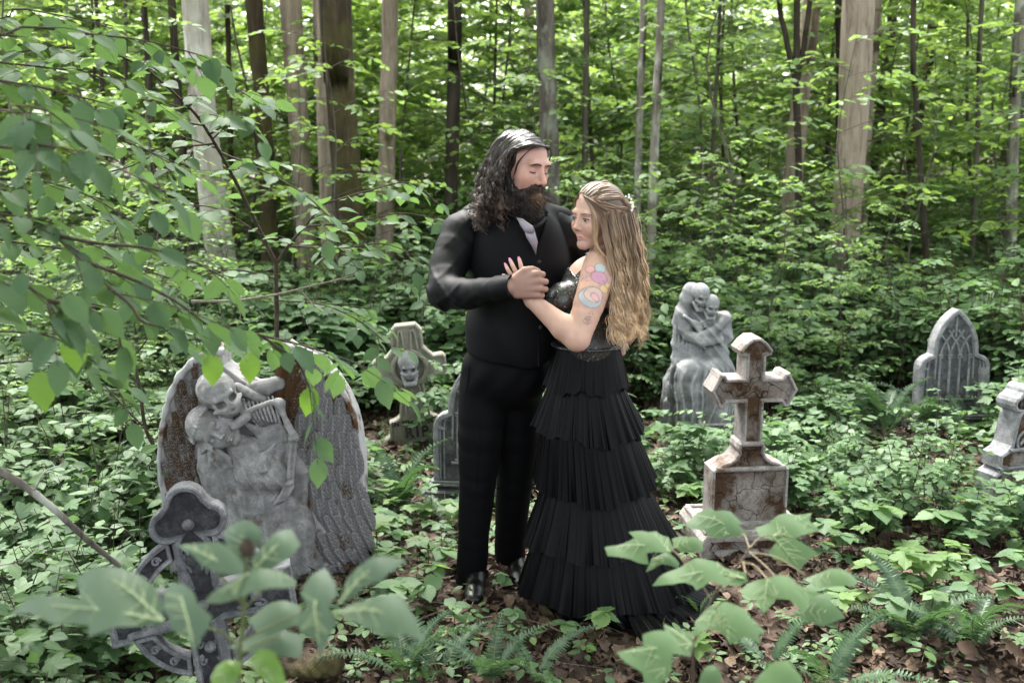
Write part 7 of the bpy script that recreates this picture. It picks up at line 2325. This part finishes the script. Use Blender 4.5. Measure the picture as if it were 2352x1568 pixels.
LONE = [(1385, 1520, .16, 5, 0, .085, 'small green seedling in front of the hem of the gown'), (1300, 1500, .09, 4, 1, .075, 'low round-leaved seedling left of the hem of the gown'), (1600, 1555, .12, 5, 3, .08, 'little maple seedling beneath the big blurred maple leaves'),
        (2010, 1270, .20, 5, 0, .12, 'five-leaved seedling standing right of the rust-stained cross plinth'), (2150, 1280, .20, 5, 1, .13, 'broad-leaved seedling on the brown litter at the right'), (2230, 1220, .22, 6, 0, .11, 'seedling in front of the four-lobed cross'),
        (900, 1350, .14, 5, 3, .09, 'maple seedling by the bottom of the winged monument'), (1180, 1480, .10, 5, 1, .065, 'tiny five-leaved creeper between the shoe and the gown'), (1150, 1385, .10, 6, 1, .05, 'small-leaved plant between the trouser legs'),
        (130, 1500, .14, 5, 1, .10, 'dark seedling in the lower left corner behind the blurred leaves'), (60, 1420, .14, 5, 3, .11, 'dark maple seedling at the left edge'), (340, 1480, .12, 5, 0, .09, 'seedling below the dead branch')]
for a in LONE: seedling(*a)
for i in range(190):
    side = rng.uniform()
    if side < .42: x, y = rng.uniform(1880, 2340), rng.uniform(1030, 1480)
    elif side < .62: x, y = rng.uniform(0, 380), rng.uniform(1000, 1560)
    elif side < .80: x, y = rng.uniform(840, 1060), rng.uniform(1080, 1500)
    else: x, y = rng.uniform(1560, 1680), rng.uniform(980, 1200)
    seedling(x, y, rng.uniform(.06, .18), rng.randint(4, 7), rng.randint(0, 4), rng.uniform(.055, .10), 'low green seedling on the brown leaf litter', 'low seedlings on the leaf litter')

# ground cover of tiny plants: one mass
mb = MB(); L = Leaves(); L2 = Leaves()
for i in range(5200):
    y = 2.1 + 5.6 * rng.uniform(); x = rng.uniform(-1, 1) * (y * .56 + .3)
    dens = .55
    if y < 4.2 and x > .55: dens = .24
    elif y < 3.3 and -.3 < x < .6: dens = .22
    elif x < -1.0: dens = .8
    if rng.uniform() > dens: continue
    if any((x - cx) ** 2 + (y - cy) ** 2 < r * r for cx, cy, r in ((.28, 3.66, .42), (-.02, 3.85, .22), (1.02, 4.15, .22), (-.97, 3.95, .36))): continue
    z = float(ground_z(x, y)); h = rng.uniform(.02, .09); n = rng.randint(3, 7); a0 = rng.uniform(0, 6.28); s = rng.uniform(.025, .055)
    for k_ in range(n):
        a = a0 + k_ * 6.283 / n
        (L if rng.uniform() < .7 else L2).add((x + math.cos(a) * .01, y + math.sin(a) * .01, z + h), (math.cos(a), math.sin(a), rng.normal(-.08, .15)), np.array((0, 0, 1.)) + rng.normal(0, .2, 3), s * rng.uniform(.8, 1.3))
L.mesh_into(mb, LEAF_O, 0); L2.mesh_into(mb, LEAF_O, 1)
tag(obj('ground_cover', mb.mesh('ground_cover', [M['leaf_low'], M['leaf_mid']], smooth=False)), kind='stuff')

# dead leaves: curled, three shapes, thick on the glade
def dead_leaf(seed):
    rng_ = np.random.RandomState(seed); n = 7; V = []; F = []
    for i in range(n):
        t = i / (n - 1); w = (.30 * math.sin(math.pi * t ** .8) ** .8 + .02) * (1 + (.28 if seed == 1 and i % 2 else -.12 if seed == 1 else 0))
        for q in (-1, -.4, .4, 1):
            V.append((q * w, t - .5 - (.05 if abs(q) == 1 else 0), .30 * (q * w) ** 2 * 6 * (.5 + rng_.uniform(0, .6)) + .12 * math.sin(t * 3 + seed) + rng_.normal(0, .015)))
    for i in range(n - 1):
        for j in range(3):
            a = i * 4 + j; F += [(a, a + 1, a + 5), (a, a + 5, a + 4)]
    return np.array(V, dtype=np.float32), np.array(F, dtype=np.int32)
mb = MB()
for sd, cnt in ((0, 8500), (1, 7600), (2, 7000), (3, 5000)):
    y = 1.7 + 6.8 * rng.uniform(0, 1, cnt) ** 1.15; x = rng.uniform(-1, 1, cnt) * (y * .57 + .3)
    z = ground_z(x, y) + rng.uniform(.004, .035, cnt)
    d = np.stack([rng.normal(size=cnt), rng.normal(size=cnt), rng.normal(0, .22, cnt)], 1); u = np.stack([rng.normal(0, .5, cnt), rng.normal(0, .5, cnt), np.ones(cnt)], 1)
    tm_ = dead_leaf(sd)
    if sd == 3:
        V0, F0 = leaf_maple(); V0 = V0.copy(); V0[:, 1] -= .4; V0[:, 2] = .9 * V0[:, 0] ** 2 - .5 * V0[:, 1] ** 2 + .06 * np.sin(V0[:, 0] * 14 + V0[:, 1] * 9); tm_ = (V0, F0)
    V, F = scatter(tm_, np.stack([x, y, z], 1), basis(d, u), .022 + .058 * rng.uniform(0, 1, cnt) ** 1.7); mb.add(V, F)
tag(obj('leaf_litter', mb.mesh('leaf_litter', [M['litter']], smooth=True)), kind='stuff')
# large single dead leaves in the foreground
BIG = []
for sd in range(3):
    V, F = dead_leaf(sd); V = V * (1.2, 1, 1.1); BIG.append(np_mesh('fallen_leaf', V, F, [M['litter']]))
for i in range(60):
    x, y = (rng.uniform(1250, 2340), rng.uniform(1300, 1568)) if i % 3 else (rng.uniform(640, 1300), rng.uniform(1400, 1568))
    g = gxy(x, y)
    o = obj('fallen_leaf', BIG[i % 3], None, loc=g + Vector((0, 0, rng.uniform(.015, .045))), rot=(rng.normal(0, .4), rng.normal(0, .4), rng.uniform(0, 6.28)), scale=rng.uniform(.055, .090))
    tag(o, 'large curled brown dead leaf on the forest floor', 'leaf', 'large dead leaves on the floor')
# twigs on the ground
for i, (x, y, a, l) in enumerate(((1900, 1480, .3, .35), (2020, 1380, -.5, .30), (1760, 1520, .2, .28), (2290, 1200, .9, .25), (820, 1545, .1, .45), (1330, 1470, 1.2, .22))):
    g = gxy(x, y); t = np.linspace(-.5, .5, 7)[:, None]
    P = np.hstack([t * l, .02 * np.sin(t * 9 + i), .02 + .01 * np.cos(t * 7)])
    V, F = tube(P, np.linspace(.0055, .0025, 7), 6)
    o = obj('stick', np_mesh('stick', V, F, [M['twig_pale']]), None, loc=g, rot=(0, 0, a))
    tag(o, ('short grey stick under the maple leaves', 'grey stick on litter right of the cross plinth', 'stick lying below the maple seedling', 'stick leaning by the four-lobed cross', 'long grey stick at the bottom edge', 'stick beside the hem of the gown')[i], 'stick')

# broken twigs and stalks between the leaves: one mass
mb = MB()
for i in range(900):
    y = 1.8 + 4.4 * rng.uniform(); x = rng.uniform(-1, 1) * (y * .56 + .3); a = rng.uniform(0, 6.28); l = rng.uniform(.03, .14)
    c = np.array((x, y, float(ground_z(x, y)) + rng.uniform(.015, .05))); d = np.array((math.cos(a), math.sin(a), rng.normal(0, .12))) * l
    V, F = tube([c - d, c + rng.normal(0, .006, 3), c + d], [.0022, .0020, .0010], 3); mb.add(V, F, int(rng.randint(2)))
tag(obj('twigs', mb.mesh('twigs', [M['twig'], M['twig_pale']], smooth=False)), kind='stuff')

# mossy stub beside the hem and a rotten log in front
def wood_lump(name, label, cat, A, B, ra, rb, mat, seed):
    c = (A + B) / 2; m = max(ra, rb) + .03
    lo = np.minimum(np.array(A), np.array(B)) - m; hi = np.maximum(np.array(A), np.array(B)) + m
    v = Vol(lo, hi, .007); v.cap(A, B, ra, rb, 0)
    v.bump(lambda p: .016 * vnoise(p * 30, seed) + .006 * vnoise(p * 110, seed + 1))
    t = thing(name, label, cat, c)
    V, F = v.mesh(); obj('wood', np_mesh('wood', V - np.array(c), F, [M[mat]]), t)
g = gxy(1262, 1440); wood_lump('stump', 'small mossy brown stump at the left hem of the gown', 'stump', g + Vector((0, .05, -.04)), g + Vector((.012, .05, .10)), .055, .040, 'bark_moss', 3)
g = gxy(715, 1560); wood_lump('log', 'rotten brown log stub on the litter at the bottom edge', 'log', g + Vector((-.10, .06, .03)), g + Vector((.07, .0, .06)), .060, .048, 'bark_moss', 8)
